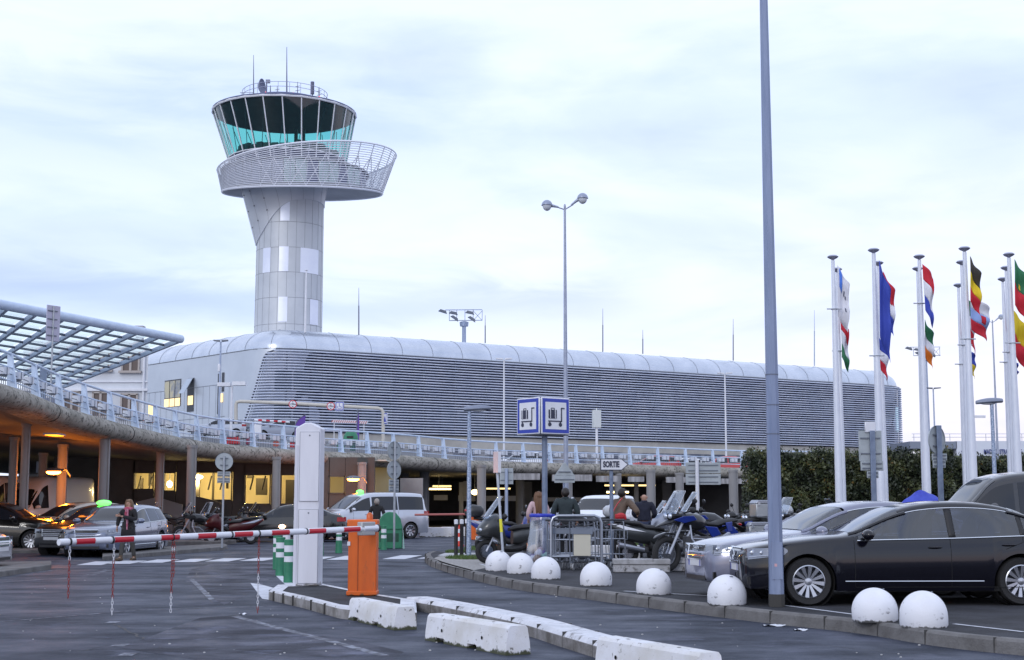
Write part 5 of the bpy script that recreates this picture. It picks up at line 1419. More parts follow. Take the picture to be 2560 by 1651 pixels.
m = MB(); m.ell((0, 0, 0), (.12, .1, .08), 12, 6); T_ = [o for o in bpy.data.objects if o.get('label', '').startswith('dark saloon in deep')][0]; m.v = [tuple(Vector(v) + P(705, 1317, 54.2)) for v in m.v]; m.build('lit_headlight', mat('headlight_glow', (1, .8, .6), .4, es=12, ecol=(1, .62, .36)), T_, world=True)
car('parked_van', 'white high roof van half hidden behind the left columns', 'van', place(92, 58.5), R(255), HIVAN, WHT, detail=1, chrome=False)
car('parked_van', 'pale high roof minibus at the extreme left edge under the viaduct', 'van', place(-36, 56), R(268), dict(HIVAN, dlo=(1.68, -2.9), bp=.5, cp=-1.2), paint('pale_grey_van', (.42, .46, .50), .0, .35), detail=1, chrome=False)
car('parked_van', 'white passenger van parked beyond the luggage trolleys', 'van', place(1505, 62), R(247), dict(MPV, top=[(x, z * .95) for x, z in MPV['top']]), WHT, detail=2, chrome=False)
# vehicles up on the forecourt
car('parked_car', 'silver saloon on the upper deck in front of the metal clad side wall', 'car', place(543, 110, 6.35), R(190), HATCH, paint('deck_silver', (.50, .54, .62), .4, .3), 'cars on the upper forecourt', detail=1)
car('parked_car', 'dark blue car on the upper deck between the silver saloon and the boom', 'car', place(625, 116, 6.5), R(235), HATCH, paint('navy', (.02, .03, .07), .2, .25), 'cars on the upper forecourt', detail=1, chrome=False)
car('parked_car', 'pale grey hatchback on the upper deck left of the tall white cabinet', 'car', place(688, 106, 6.0), R(205), HATCH, paint('deck_grey', (.30, .34, .42), .3, .3), 'cars on the upper forecourt', detail=1)
car('parked_car', 'white car behind the railing, left of the double globe lamp', 'car', place(1298, 97, 3.3), R(180), HATCH, paint('deck_white', (.7, .73, .8), 0, .3), 'cars on the upper forecourt', detail=1)
car('parked_car', 'red car on the upper deck above the bald man', 'car', place(1630, 99, 3.15), R(176), HATCH, REDP, 'cars on the upper forecourt', detail=1)
car('parked_car', 'white car on the upper deck between the two red ones', 'car', place(1700, 101, 3.1), R(183), SEDAN, WHT, 'cars on the upper forecourt', detail=1)
car('parked_car', 'red car on the upper deck behind the rectangular sign back at the hedge', 'car', place(1800, 97, 3.1), R(180), SEDAN, REDP, 'cars on the upper forecourt', detail=1)
car('parked_car', 'white car just right of the tall white cabinet, low behind the railing', 'car', place(838, 84, 3.6), R(200), HATCH, WHT, 'cars on the upper forecourt', detail=1)
# ================================================================ ROAD FURNITURE
ORG = mat('orange_cabinet', (.72, .13, .008), .42, 0, (.58, .10, .01), 2, 6, .4, .65, col3=(.30, .09, .03), scale3=3.5, lo3=.60, hi3=.74, stretch=(2, 2, .6), zd=(-.02, .12, (.16, .07, .03), 9))
# orange barrier with its boom
bc = G(903, 1490, IZ); BR = thing('parking_barrier', 'orange barrier cabinet with long red and white boom and hanging chains', 'barrier', (bc.x, bc.y + .2, IZ))
pv = P(903, 1322, bc.y + .2)
m = MB(); m.smooth = False; X0, Y0 = bc.x, bc.y + .2
m.box((X0, Y0, IZ + .035), (.46, .38, .07)); m.box((X0 + .005, Y0, IZ + .52), (.43, .34, 1.0)); m.box((X0, Y0, IZ + 1.06), (.46, .38, .16))
m.build('cabinet', ORG, BR, world=True, bevel=.014)
m = MB(); m.box((X0 - .06, Y0 - .175, IZ + .52), (.008, .012, .98)); m.build('cabinet_edge', mat('orange_dark', (.30, .05, .004), .5), BR, world=True)
m = MB(); m.lathe([(.05, 0), (.05, .07), (.03, .10), (.001, .11)], 16, (X0 + .1, Y0 - .05, IZ + 1.14)); m.build('warning_light', mat('amber_lens', (.55, .10, .01), .3), BR, world=True)
m = MB(); m.smooth = False; m.box((X0 - .20, Y0 - .18, IZ + .78), (.045, .02, .06)); m.build('sticker', WHITEP, BR, world=True)
zb = pv.z
lf = P(147, 1356, 17.2); lf = Vector((lf.x, lf.y, lf.z)); rt = Vector((X0 + .20, Y0 - .26, pv.z + .01))
rt = P(940, 1321, Y0 - .26)
m = MB(); bd = (lf - rt); bl_ = bd.length; bd.normalize()
m.tube(rt + bd * .16, lf, .043, .040, 16); m.build('boom', WHITEP, BR, world=True)
m = MB(); m.tube(rt - bd * .01, rt + bd * .30, .056, .056, 16); m.build('boom_clamp', mat('clamp_white', (.68, .70, .76), .3, .3), BR, world=True, bevel=.004)
m = MB(); m.tube(rt - bd * .05, rt - bd * .008, .058, .058, 16); m.build('boom_cap', BLACK, BR, world=True)
m = MB(); m.smooth = False; q = rt + bd * .22; m.box((q.x, q.y + .02, q.z), (.30, .10, .20), math.atan2(bd.y, bd.x)); m.build('boom_bracket', mat('bracket_steel', (.45, .45, .45), .4, .6), BR, world=True, bevel=.01)
def at_px(px):
    best = 0; bb = 1e9
    for k in range(600):
        q = rt + bd * (bl_ * k / 600); x = CX + F * q.x / (q.y * CT + (q.z - EYE) * ST)
        if abs(x - px) < bb: bb = abs(x - px); best = k / 600
    return best * bl_
REDS = mat('red_reflector', (.50, .012, .03), .3)
for a, b in [(186, 233), (283, 330), (398, 444), (491, 536), (583, 628), (675, 719), (769, 810), (855, 897)]:
    m = MB(); q0, q1 = rt + bd * at_px(a), rt + bd * at_px(b)
    for s_ in range(1):
        off_ = Vector((bd.y, -bd.x, 0)).normalized() * (-1 if bd.x > 0 else 1)
        if off_.y > 0: off_ = -off_
        m.grid(lambda u, v: q0.lerp(q1, u) + Vector((off_.x * .0445 * math.cos((v - .5) * 1.7), off_.y * .0445 * math.cos((v - .5) * 1.7), .0445 * math.sin((v - .5) * 1.7))), 2, 6)
    m.build('red_stripe', REDS, BR, world=True)
for px in (176, 281, 432, 578, 647, 766):
    m = MB(); q = rt + bd * at_px(px); m.tube(q, q + bd * .022, .048, .048, 14); m.build('strap', BLACK, BR, world=True)
CHR = mat('chain_red', (.24, .03, .03), .5); CHW = mat('chain_white', (.62, .63, .68), .5)
def chain(px, ybot, pat, dbl=False):
    q = rt + bd * at_px(px) + Vector((0, -.0, -.05)); zend = P(px, ybot, q.y).z; m = MB(); z = q.z; k = 0
    tot = max(1, int((q.z - zend) / .041))
    for ln in ((0, .025) if dbl else (0,)):
        z = q.z; k = 0
        while z > (zend if ln == 0 else q.z - .42):
            fr = k / tot; m.k = 1 if any(a <= fr < b for a, b in pat) else 0
            pts = []; L_ = .024
            for j in range(11):
                a = 2 * PI * j / 10; u = .0125 * math.cos(a); v = .027 * math.sin(a); 
                pts.append((q.x + ln + (u if k % 2 else 0), q.y + (0 if k % 2 else u), z - .024 + v))
            m.pipe(pts, .0045, 5, False); z -= .041; k += 1
    m.build('chain', [CHR, CHW], BR, world=True)
chain(176, 1494, [(0, .27)]); chain(285, 1529, [(0, .22), (.76, 1.1)]); chain(432, 1529, [(.05, .14), (.75, 1.1)], True); chain(648, 1526, [(.48, .94)]); 

# tall white cabinet
c = G(765, 1465, IZ); zt_ = P(765, 1057, c.y).z; H_ = zt_ - IZ
T = thing('tall_cabinet', 'tall white metal entry column with two locked doors on the kerbed island', 'cabinet', (c.x, c.y + .2, IZ), R(-3))
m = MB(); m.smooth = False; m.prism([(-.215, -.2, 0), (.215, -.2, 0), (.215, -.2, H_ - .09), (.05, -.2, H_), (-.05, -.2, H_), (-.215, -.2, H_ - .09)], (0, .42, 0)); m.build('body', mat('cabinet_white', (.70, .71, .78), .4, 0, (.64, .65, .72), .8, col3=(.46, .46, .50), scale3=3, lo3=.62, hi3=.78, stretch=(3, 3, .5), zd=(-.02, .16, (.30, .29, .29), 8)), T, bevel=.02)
m = MB(); m.smooth = False; m.box((-.19, -.205, H_ * .43), (.05, .012, H_ * .86)); m.build('side_strip', mat('cabinet_edge', (.62, .63, .71), .4), T)
for z0, z1 in ((.04, H_ * .465), (H_ * .515, H_ - .16)):
    m = MB(); m.smooth = False; m.box((.035, -.207, (z0 + z1) / 2), (.33, .018, z1 - z0)); d_ = m.build('door', MATS['cabinet_white'], T, bevel=.004)
    m = MB(); m.smooth = False; 
    for (cc, dd) in (((.035, -.2165, z0), (.335, .002, .005)), ((.035, -.2165, z1), (.335, .002, .005)), ((-.131, -.2165, (z0 + z1) / 2), (.005, .002, z1 - z0)), ((.201, -.2165, (z0 + z1) / 2), (.005, .002, z1 - z0))): m.box(cc, dd)
    m.build('door_seam', STEELD, d_)
    m = MB(); m.lathe([(.001, -.222), (.014, -.222), (.014, -.21)], 12, (.035, 0, z1 - .06), 'Y'); m.build('lock', STEELD, d_)
for z, h in ((H_ * .70, .16), (H_ * .505, .14), (H_ * .37, .14)):
    m = MB(); m.smooth = False; m.box((-.218, -.1, z), (.03, .08, h)); m.build('hinge', GREYP, T)

# concrete blocks
def block(pl, pr, L_, label, notches=True, seed=0, wd=.30, H=.285):
    a = G(*pl); b = G(*pr); d = (b - a); L_ = d.length; rz = math.atan2(d.y, d.x)
    m = MB(); m.smooth = False; xs_ = [0, L_ * .14, L_ * .14 + .001, L_ * .25, L_ * .25 + .001, L_ * .55, L_ * .55 + .001, L_ * .66, L_ * .66 + .001, L_]
    nt_ = lambda x: .055 if (L_ * .14 + .0005 < x < L_ * .25 + .0005) or (L_ * .55 + .0005 < x < L_ * .66 + .0005) else 0
    prof_ = lambda z0: [(0, z0), (.01, .12), (.035, H - .03), (.06, H), (wd - .06, H), (wd - .035, H - .03), (wd - .01, .12), (wd, z0)]
    m.loft([[Vector((x, y, z)) for y, z in prof_(nt_(x))] for x in xs_], True, True, False)
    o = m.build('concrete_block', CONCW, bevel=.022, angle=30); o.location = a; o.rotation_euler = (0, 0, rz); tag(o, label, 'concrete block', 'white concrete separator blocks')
    m = MB()
    for x in (L_ * .22, L_ * .72): m.lathe([(.02, H + .002), (.001, H + .002)], 10, (x, wd / 2, 0)); m.lathe([(.02, .004), (.001, .004)], 10, (x, .0, .14), 'Y')
    m.build('lifting_hole', SHELLB, o); return o
block((868, 1549), (985, 1577), 1.8, 'white concrete separator block touching the foot of the orange cabinet')
block((1062, 1601), (1264, 1640), 1.85, 'chipped white concrete block in the middle foreground, free standing', H=.30)
q = G(1487, 1668); q2 = G(1700, 1712)
block((1487, 1672), (1740, 1724), 1.85, 'white concrete block cut off by the bottom edge of the photo', H=.30)

# domes
dm = [(1246, 1428, 'leftmost white half dome bollard, by the leaning pole with the yellow band'), (1302, 1435, 'second white half dome bollard from the left end of the kerb'), (1365, 1449, 'white half dome bollard in front of the luggage sign post'), (1492, 1466, 'white half dome bollard in front of the luggage trolleys'),
      (1638, 1487, 'white half dome bollard in front of the touring motorcycle'), (1819, 1511, 'marked white half dome bollard in front of the two parked saloons'), (2200, 1556, 'white half dome bollard before the black sedan, the left of the close pair'), (2324, 1570, 'rightmost and nearest white half dome bollard')]
d0_ = None
for x, y, lab in dm:
    c = G(x, y, PZ); c.y += .05 if x == 1819 else .22
    if d0_ is None:
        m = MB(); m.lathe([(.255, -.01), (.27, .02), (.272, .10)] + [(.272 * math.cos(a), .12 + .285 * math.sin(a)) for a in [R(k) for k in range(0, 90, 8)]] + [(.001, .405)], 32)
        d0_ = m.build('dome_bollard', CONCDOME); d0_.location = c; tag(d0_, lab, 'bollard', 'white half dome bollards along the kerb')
        m = MB(); m.ell((.06, -.10, .385), (.03, .012, .008), 8, 4); m.build('lifting_mark', STEELD, d0_)
    else:
        dd_ = dup(d0_, c, random.uniform(0, 6.28), lab); dd_.rotation_euler = (random.uniform(-.03, .03), random.uniform(-.03, .03), dd_.rotation_euler[2]); kz_ = random.uniform(.96, 1.03); dd_.scale = (1, 1, kz_)

# green flexible bollards
GRW = [GREEN, mat('reflective_white', (.72, .74, .80), .4)]
def gbol(x, y, h, r, label, yo=0.0, fl=0):
    c = G(x, y); m = MB(); z = 0
    seg = [(0, .50, 0), (.50, .64, 1), (.64, .74, 0), (.74, .90, 1), (.90, 1.0, 0)]
    for a, b, k in seg:
        m.k = k; rr = (r, r) if fl == 0 else (r * (1.25 - .35 * a), r * (1.25 - .35 * b)); m.lathe([(rr[0] * (1.0 if k else 1.03), a * h), (rr[1] * (1.0 if k else 1.03), b * h)], 20, cap=False)
    m.k = 0; m.lathe([(r * 1.06, h * .99), (r * 1.1, h), (r * 1.05, h + .03), (.001, h + .035)], 20)
    o = m.build('flexible_bollard', GRW); o.location = c; tag(o, label, 'bollard', 'green flexible bollards with white bands')
gbol(700, 1440, .78, .095, 'middle fat green bollard of the three left of the tall white cabinet')
gbol(721, 1457, .80, .095, 'nearest fat green bollard, touching the left side of the tall white cabinet')
gbol(692, 1424, .80, .095, 'left fat green bollard, mostly hidden by its two neighbours')
gbol(715, 1411, .82, .095, 'farthest fat green bollard behind the group by the white cabinet')
gbol(801, 1389, .72, .075, 'green bollard just right of the tall white cabinet base', fl=1)
gbol(847, 1383, .76, .085, 'green bollard just left of the orange cabinet', fl=1)
gbol(959, 1375, .74, .085, 'green bollard in front of the green recycling bin', fl=1)

# green recycling igloo
c = G(973, 1371); T = thing('recycling_bin', 'green recycling container with arched lid behind the orange cabinet', 'bin', c, R(6))
m = MB(); m.smooth = True; arc = [(-.42, .0), (-.40, .62)] + [(-.40 + .40 * (1 - math.cos(a)) * 1.0, .62 + .58 * math.sin(a)) for a in [R(k) for k in range(15, 91, 15)]] + [(.2, 1.18), (.36, .98), (.42, .72), (.42, 0)]
m.prism([(x, -.35, z) for x, z in arc], (0, .8, 0)); m.build('body', GREEN, T, bevel=.02)
m = MB(); m.smooth = False; m.prism([(-.32, -.365, .22), (.30, -.365, .22), (.30, -.365, .50), (-.32, -.365, .50)], (0, .03, 0)); m.build('panel', mat('dark_green', (.010, .07, .04), .5), T)
m = MB(); m.smooth = False; m.box((0, -.37, .66), (.84, .05, .03)); m.build('ridge', GREEN, T)
m = MB(); m.smooth = False; m.prism([(.435, -.37, 0), (.50, -.37, 0), (.44, -.37, .72)], (0, .3, 0)); m.build('side_fin', mat('pale_green', (.35, .55, .5), .5), T)

# cones and black posts on the island nose
def cone(px, y, D_z, h, label):
    c = G(px, y, D_z); T = thing('traffic_cone', label, 'cone', c, 0, 'red and white cones'); m = MB(); m.smooth = False; m.box((0, 0, .02), (.30, .30, .04)); m.smooth = True
    for k in range(5): m.k = k % 2; a, b = k / 5, (k + 1) / 5; m.lathe([(lerp(.12, .02, a), .04 + a * h), (lerp(.12, .02, b), .04 + b * h)], 16, cap=k == 4)
    m.build('cone_body', [mat('cone_red', (.62, .03, .015), .5), MATS['reflective_white']], T)
cone(1148, 1366, PZ, .62, 'thin red and white cone between the black posts')
cone(1231, 1364, PZ, .62, 'red and white cone at the grass, left of the scooter')
for px, y, lab in [(1140, 1391, 'left black post with white top on the island nose'), (1154, 1390, 'middle black post with white top on the island nose'), (1167, 1386, 'right black post with white top, beside the cobra street lamp')]:
    c = G(px, y, PZ); m = MB(); m.lathe([(.05, 0), (.05, .82)], 14, cap=False); m.k = 1; m.lathe([(.052, .82), (.052, .93), (.001, .94)], 14); o = m.build('black_post', [BLACK, MATS['reflective_white']]); o.location = c; tag(o, lab, 'post', 'black posts on the island nose')

# leaning thin pole with yellow band
a = G(1260, 1422, PZ); b = P(1241, 1150, a.y + .3); T = thing('leaning_pole', 'thin leaning grey pole with yellow band and small sign plate seen edge on', 'pole', a)
m = MB(); m.pipe([a, b], .028, 8); m.build('pole', GREYP, T, world=True)
m = MB(); q0, q1 = a.lerp(b, .33), a.lerp(b, .45); m.tube(q0, q1, .032, n=10); m.build('yellow_band', mat('yellow_band', (.75, .70, .03), .5), T, world=True)
m = MB(); m.smooth = False; m.box(P(1243, 1156, a.y + .28), (.07, .30, .45), R(20)); m.build('plate', [MATS['clamp_white'], mat('rust', (.45, .22, .12), .7)], T, world=True)

# ---------------------------------------------------------------- lamps
def big_post():
    c = G(1942, 1517, PZ); T = thing('lamp_post', 'thick galvanised faceted lamp post rising out of the top of the photo', 'lamp post', c)
    b = P(1893, 0, c.y); top_ = b.z - PZ; H = top_ * 1.25; r0, r1 = .105, .046
    k = (b.x - c.x) / top_
    m = MB(); m.smooth = False; rings = []
    for z in (0, .02, H * .25, H * .5, H * .75, H): 
        r = lerp(r0, r1, z / H); rings.append([Vector((r * math.cos(2 * PI * (j + .5) / 8), r * math.sin(2 * PI * (j + .5) / 8), z)) for j in range(8)])
    m.loft(rings); m.build('pole', mat('galv_post', (.19, .235, .36), .45, .35, (.29, .345, .49), 5, 10, .35, .65, .1, 40, rough2=.6, stretch=(1, 1, .12), col3=(.13, .15, .22), scale3=5, lo3=.62, hi3=.7), T)
    m = MB(); m.smooth = False; m.loft([[Vector(((r0 + .006) * math.cos(2 * PI * (j + .5) / 8), (r0 + .006) * math.sin(2 * PI * (j + .5) / 8), z)) for j in range(8)] for z in (0, .17)], False); o = m.build('dark_foot', mat('foot_dark', (.05, .048, .045), .8), T); o.rotation_euler = (0, 0, 0)
    for z in (2.33, 2.73, 3.15):
        rr_ = lerp(r0, r1, z / H) + .003; m = MB(); m.smooth = False; m.loft([[Vector((rr_ * math.cos(2 * PI * (j + .5) / 8), rr_ * math.sin(2 * PI * (j + .5) / 8), z + dz)) for j in range(8)] for dz in (0, .018)], False); m.build('band', mat('band_dark', (.15, .17, .23), .5, .4), T)
    m = MB(); m.smooth = False; m.box((-.02, -.103, .56), (.035, .004, .04)); m.build('sticker', mat('pink_sticker', (.6, .35, .38), .5), T)
    m = MB(); m.smooth = False; m.box((.0, -.094, .62), (.14, .02, .50)); m.build('door', MATS['galv_post'], T)
    T.rotation_euler = (0, 0, 0)
big_post()

def globe_lamp(px, ytop, D, label, sc_=1.0, r=.085):
    t = P(px, ytop, D); T = thing('street_lamp', label, 'street lamp', (t.x, t.y, 0), 0, 'twin globe street lamps'); H = t.z
    m = MB(); m.pipe([(0, 0, 0), (0, 0, H * .5), (0, 0, H)], [r * 1.1, r * .8, r * .45], 12); m.ell((0, 0, H + .08), (.04, .04, .1), 8, 5); m.build('pole', mat('lamp_grey_blue', (.30, .34, .45), .45, .3, (.36, .40, .50), 4), T)
    for sg, rise in ((-1, .10), (1, .22)):
        k = .36 * sc_; m = MB(); m.pipe([(0, 0, H - .02), (sg * .8 * k, -.02, H + rise * .7)], .022, 8); m.build('arm', MATS['lamp_grey_blue'], T)
        cx_ = sg * 1.68 * k; cz_ = H + (.12 if sg < 0 else .36)
        m = MB(); m.pipe([(sg * .60 * k, -.02, H + rise * .6), (sg * 1.1 * k, -.03, lerp(H + rise * .7, cz_, .6)), (cx_ * .86, -.03, cz_)], [.03, .05, .075], 10); m.ell((cx_, -.03, cz_), (.185, .185, .185), 20, 8, 0, 90); m.ell((cx_, -.03, cz_), (.195, .195, .025), 20, 4); hd_ = m.build('lamp_head', MATS['lamp_grey_blue'], T)
        m = MB(); m.ell((cx_, -.03, cz_), (.155, .155, .19), 20, 8, -90, 0); m.build('bowl', mat('lamp_bowl', (.62, .66, .72), .2), hd_)
globe_lamp(1412, 523, 47.5, 'tall twin globe street lamp in the middle of the photo')
globe_lamp(2481, 806, 98, 'distant twin globe street lamp between the right flagpoles', 1.0, .09)

def cobra(px, pyb, D, head, label, z0=PZ):
    x0, x1, y0, y1 = head; b = P(px, pyb, D); T = thing('street_lamp', label, 'street lamp', (b.x, D, z0), 0, 'single arm street lamps'); t = P(px - 3, (y0 + y1) / 2 + 3, D); H = t.z - z0
    m = MB(); m.pipe([(0, 0, 0), (0, 0, H * .4), (0, 0, H)], [.062, .055, .048], 12); m.build('pole', mat('speckled_pole', (.25, .32, .46), .5, .3, (.46, .53, .66), 22, 4, .48, .56), T)
    a = P(x0, (y0 + y1) / 2 + 2, D) - Vector((b.x, D, z0)); c = P(x1, (y0 + y1) / 2 - 2, D) - Vector((b.x, D, z0))
    if px > (x0 + x1) / 2: a, c = c, a
    m = MB(); n = 10; rings = []
    for k in range(n + 1):
        f = k / n; p = a.lerp(c, f); w_ = .13 * math.sin(PI * min(1, .16 + f * .80)) ** .6 + .01; h_ = .035 + .065 * math.sin(PI * min(1, max(0, .12 + f * .83))) ** .8
        rings.append([Vector((p.x, p.y + w_ * math.cos(2 * PI * j / 14), p.z + .015 + (h_ if math.sin(2 * PI * j / 14) > 0 else .045) * math.sin(2 * PI * j / 14))) for j in range(14)])
    m.loft(rings); hh = m.build('lamp_head', mat('lamp_head_grey', (.22, .25, .33), .5, .2), T)
    m = MB(); p = a.lerp(c, .55); m.ell((p.x, p.y, p.z - .03), (.2, .09, .03), 12, 5); m.build('lens', mat('lamp_lens', (.30, .33, .38), .2), hh)
    return T
cobra(1172, 1390, 36.4, (1160, 1227, 1014, 1034), 'short grey street lamp with drooping head on the island nose')
T = cobra(2491, 1300, 36.5, (2440, 2505, 995, 1018), 'grey street lamp with drooping head among the right flagpoles')
m = MB(); m.smooth = False; m.box((-.32, 0, P(2475, 1042, 36.5).z - PZ), (.28, .07, .06)); m.build('camera', WHITEP, T)

def led(px, ytop, ybot, D, wd, label, z0=6.4, style=0, ph=0):
    t = P(px, ytop, D); T = thing('street_lamp', label, 'street lamp', (t.x, D, z0), 0, 'flat headed lamps on the upper deck'); H = t.z - z0
    m = MB(); m.pipe([(0, 0, 0), (0, 0, H)], [.09, .06], 8); m.build('pole', WHITEP if style != 1 else STEEL, T)
    for sg in (-1, 1):
        m = MB(); m.smooth = False; c0 = sg * wd * .27
        if style == 2: m.box((sg * wd * .28, -.1 * sg, H + .05 + ph * sg), (wd * .46, .5, .22))
        else: m.prism([(sg * .08, -.16, H), (sg * wd * .5, -.16, H + .06), (sg * wd * .5, -.16, H + .14), (sg * .08, -.16, H + .12)], (0, .34, 0))
        m.build('lamp_head', WHITEP if style != 1 else STEELD, T)
    return T
T = led(552, 855, 1036, 100, 1.0, 'thin lamp post with flat T head before the metal side wall', 6.3, 1)
m = MB(); p = P(548, 920, 100); m.T = Matrix.Translation((p.x - T.location.x, 0, p.z - 6.3)); m.lathe([(.1, -.25), (.12, .05), (.10, .25), (.001, .3)], 12); m.T = None; m.build('camera', WHITEP, T)
led(580, 963, 1036, 82, 1.6, 'wide white double headed lamp above the start of the louvres', 4.4, 2, .02)
led(1260, 900, 1095, 118, 1.35, 'white double headed lamp post in front of the louvres, left of the luggage sign', 4.5)
led(1812, 936, 1125, 122, 1.3, 'white double headed lamp post in front of the louvres left of the galvanised post', 3.3)
led(2333, 973, 1082, 125, 1.3, 'lamp post with flat double head right of the hall end', 0, 1)

# height gauge portal on the deck
PD = 104
T = thing('height_gauge', 'cream tubular height gauge portal over the upper deck entrance', 'height gauge', place(780, PD, 6.3))
m = MB(); m.pipe([P(590, 1060, PD), P(590, 1012, PD), P(592, 1006, PD), P(600, 1004, PD), P(730, 1009, PD), P(945, 1021, PD), P(954, 1024, PD), P(958, 1032, PD), P(958, 1110, PD)], .13, 10); m.build('tube', mat('cream_tube', (.55, .53, .48), .5), T, world=True)
def round_sign(px, py, D, r, txt, label, nm='height_sign'):
    c = P(px, py, D - .2); T = thing(nm, label, 'sign', c, 0, 'round height limit signs on the gauge'); m = MB()
    m.lathe([(r * .80, -.030), (r, -.030), (r, -.0), (.001, 0)], 32, (0, 0, 0), 'Y'); m.build('rim', mat('sign_red', (.55, .03, .06), .4), T)
    m = MB(); m.lathe([(.001, -.034), (r * .80, -.034), (r * .80, -.02)], 32, (0, 0, 0), 'Y'); m.build('face', WHITEP, T)
    o = text_mesh(txt, r * .62, mat('sign_black', (.02, .02, .03), .5), 'lettering', .004, .004); o.parent = T; o.matrix_local = Matrix.Translation((0, -.04, 0)) @ Matrix.Rotation(PI / 2, 4, 'X')
    m = MB(); m.smooth = False; m.prism([(-.08, -.038, r * .66), (.08, -.038, r * .66), (0, -.038, r * .42)], (0, .003, 0)); m.prism([(-.08, -.038, -r * .66), (.08, -.038, -r * .66), (0, -.038, -r * .42)], (0, .003, 0)); m.build('arrow', MATS['sign_black'], T)
round_sign(732, 1011, PD, .30, '1,90m', 'left round red and white height limit sign on the cream portal'); round_sign(827, 1016, PD, .30, '1,90m', 'right round height limit sign on the portal, beside the blue wheelchair sign')
BLUES = mat('sign_blue', (.03, .06, .42), .35)
def sq_sign(T, w_, h_, M, inner=.72, corner=.06, bcol=None, wcol=None):
    """plate facing -Y of matrix M"""
    m = MB(); m.T = M; m.smooth = False; m.box((0, 0, 0), (w_, .03, h_)); m.T = None; m.build('plate', wcol or WHITEP, T, bevel=.012)
    m = MB(); m.T = M; m.smooth = False; m.box((0, -.017, 0), (w_ * .93, .006, h_ * .93)); m.T = None; m.build('blue_border', bcol or BLUES, T)
    m = MB(); m.T = M; m.smooth = False; m.box((0, -.021, 0), (w_ * inner, .006, h_ * inner)); m.T = None; m.build('field', wcol or WHITEP, T)
c = P(849, 1016, PD - .2); T = thing('wheelchair_sign', 'square blue and white wheelchair sign on the cream portal', 'sign', c); sq_sign(T, .62, .66, Matrix.Identity(4), .74)
m = MB(); m.ell((-.02, -.03, .17), (.035, .01, .035), 10, 5); m.pipe([(-.02, -.03, .12), (-.01, -.03, -.02), (.10, -.03, -.02), (.14, -.03, -.14), (.18, -.03, -.14)], .018, 5); m.pipe([(-.02 + .13 * math.cos(a) - .0, -.03, -.07 + .12 * math.sin(a)) for a in [R(k) for k in range(130, 350, 20)]], .014, 5); m.build('symbol', BLUES, T)
c = P(963, 1047, PD - .2); T = thing('pedestrian_sign', 'narrow blue pedestrian sign on the right leg of the portal', 'sign', c, R(-58)); sq_sign(T, .75, .85, Matrix.Identity(4), .76)
m = MB(); m.smooth = False; m.prism([(-.22, -.03, -.25), (.22, -.03, -.25), (0, -.03, .24)], (0, .004, 0)); m.build('symbol', BLUES, T)

# luggage sign (two plates meeting at a corner)
LD = 31.4; zl0, zl1 = P(1350, 1087, LD).z, P(1350, 996, LD).z; sw = (zl1 - zl0)
c = P(1362, 1300, LD); T = thing('luggage_sign', 'blue and white double luggage trolley sign on a thick grey post', 'sign', (c.x, c.y, PZ))
m = MB(); m.lathe([(.062, 0), (.062, zl0 - PZ + .02)], 16); m.build('post', mat('post_grey', (.15, .19, .28), .45, .3, (.21, .26, .36), 4), T)
def lugg(M):
    sq_sign(T, sw, sw, M, .74)
    m = MB(); m.T = M @ Matrix.Translation((0, -.03, 0)); m.smooth = False; k = sw / .8
    def bx(x0, z0, x1, z1): m.box(((x0 + x1) / 2 * k, 0, (z0 + z1) / 2 * k), (abs(x1 - x0) * k, .008, abs(z1 - z0) * k))
    bx(-.21, -.06, .015, .13); bx(.14, -.13, .165, .18); bx(.14, .155, .24, .18); bx(-.22, -.13, .165, -.105)
    m.pipe([((-.14) * k, 0, .13 * k), (-.14 * k, 0, .165 * k), (-.05 * k, 0, .165 * k), (-.05 * k, 0, .13 * k)], .008, 5)
    m.k = 1; bx(-.175, -.061, -.165, .131) if False else None
    m.k = 0
    for x in (-.18, .12): m.lathe([(.001, -.004), (.045 * k, -.004), (.045 * k, .004)], 16, (x * k, 0, -.19 * k), 'Y')
    bx(-.19, -.16, -.17, -.12); bx(.11, -.16, .13, -.12); m.T = None; m.build('symbol', mat('symbol_dark', (.03, .035, .07), .5), T)
    m = MB(); m.T = M @ Matrix.Translation((0, -.037, 0)); m.smooth = False
    for x in (-.165, -.03): m.box((x * k, 0, .035 * k), (.014 * k, .006, .19 * k))
    m.T = None; m.build('case_strap', WHITEP, T)
zc = (zl0 + zl1) / 2 - PZ
cr = P(1351, 1040, LD - .45); crl = Vector((cr.x - c.x, cr.y - c.y, zc))
a_r = R(38); a_l = R(-53)
M1 = Matrix.Translation(crl + Vector((math.cos(a_r), math.sin(a_r), 0)) * (sw / 2 + .02)) @ Matrix.Rotation(a_r, 4, 'Z')
M2 = Matrix.Translation(crl + Vector((-math.cos(a_l), -math.sin(a_l), 0)) * (sw / 2 + .02)) @ Matrix.Rotation(a_l, 4, 'Z')
lugg(M1); lugg(M2)
m = MB(); m.smooth = False; e1_ = Vector((math.cos(a_r), math.sin(a_r), 0)) * sw; e2_ = Vector((-math.cos(a_l), -math.sin(a_l), 0)) * sw; q = crl + Vector((0, .03, -sw / 2 - .02))
m.prism([q, q + e1_, q + e1_ + e2_, q + e2_], (0, 0, .03)); m.build('base_plate', STEELD, T)
m = MB(); q = crl + Vector((0, .03, 0)); m.smooth = False
m.prism([q + e1_ + Vector((0, 0, -sw / 2)), q + e1_ + e2_ + Vector((0, 0, -sw / 2)), q + e2_ + Vector((0, 0, -sw / 2))], (0, 0, sw)); m.build('back_box', STEELD, T)

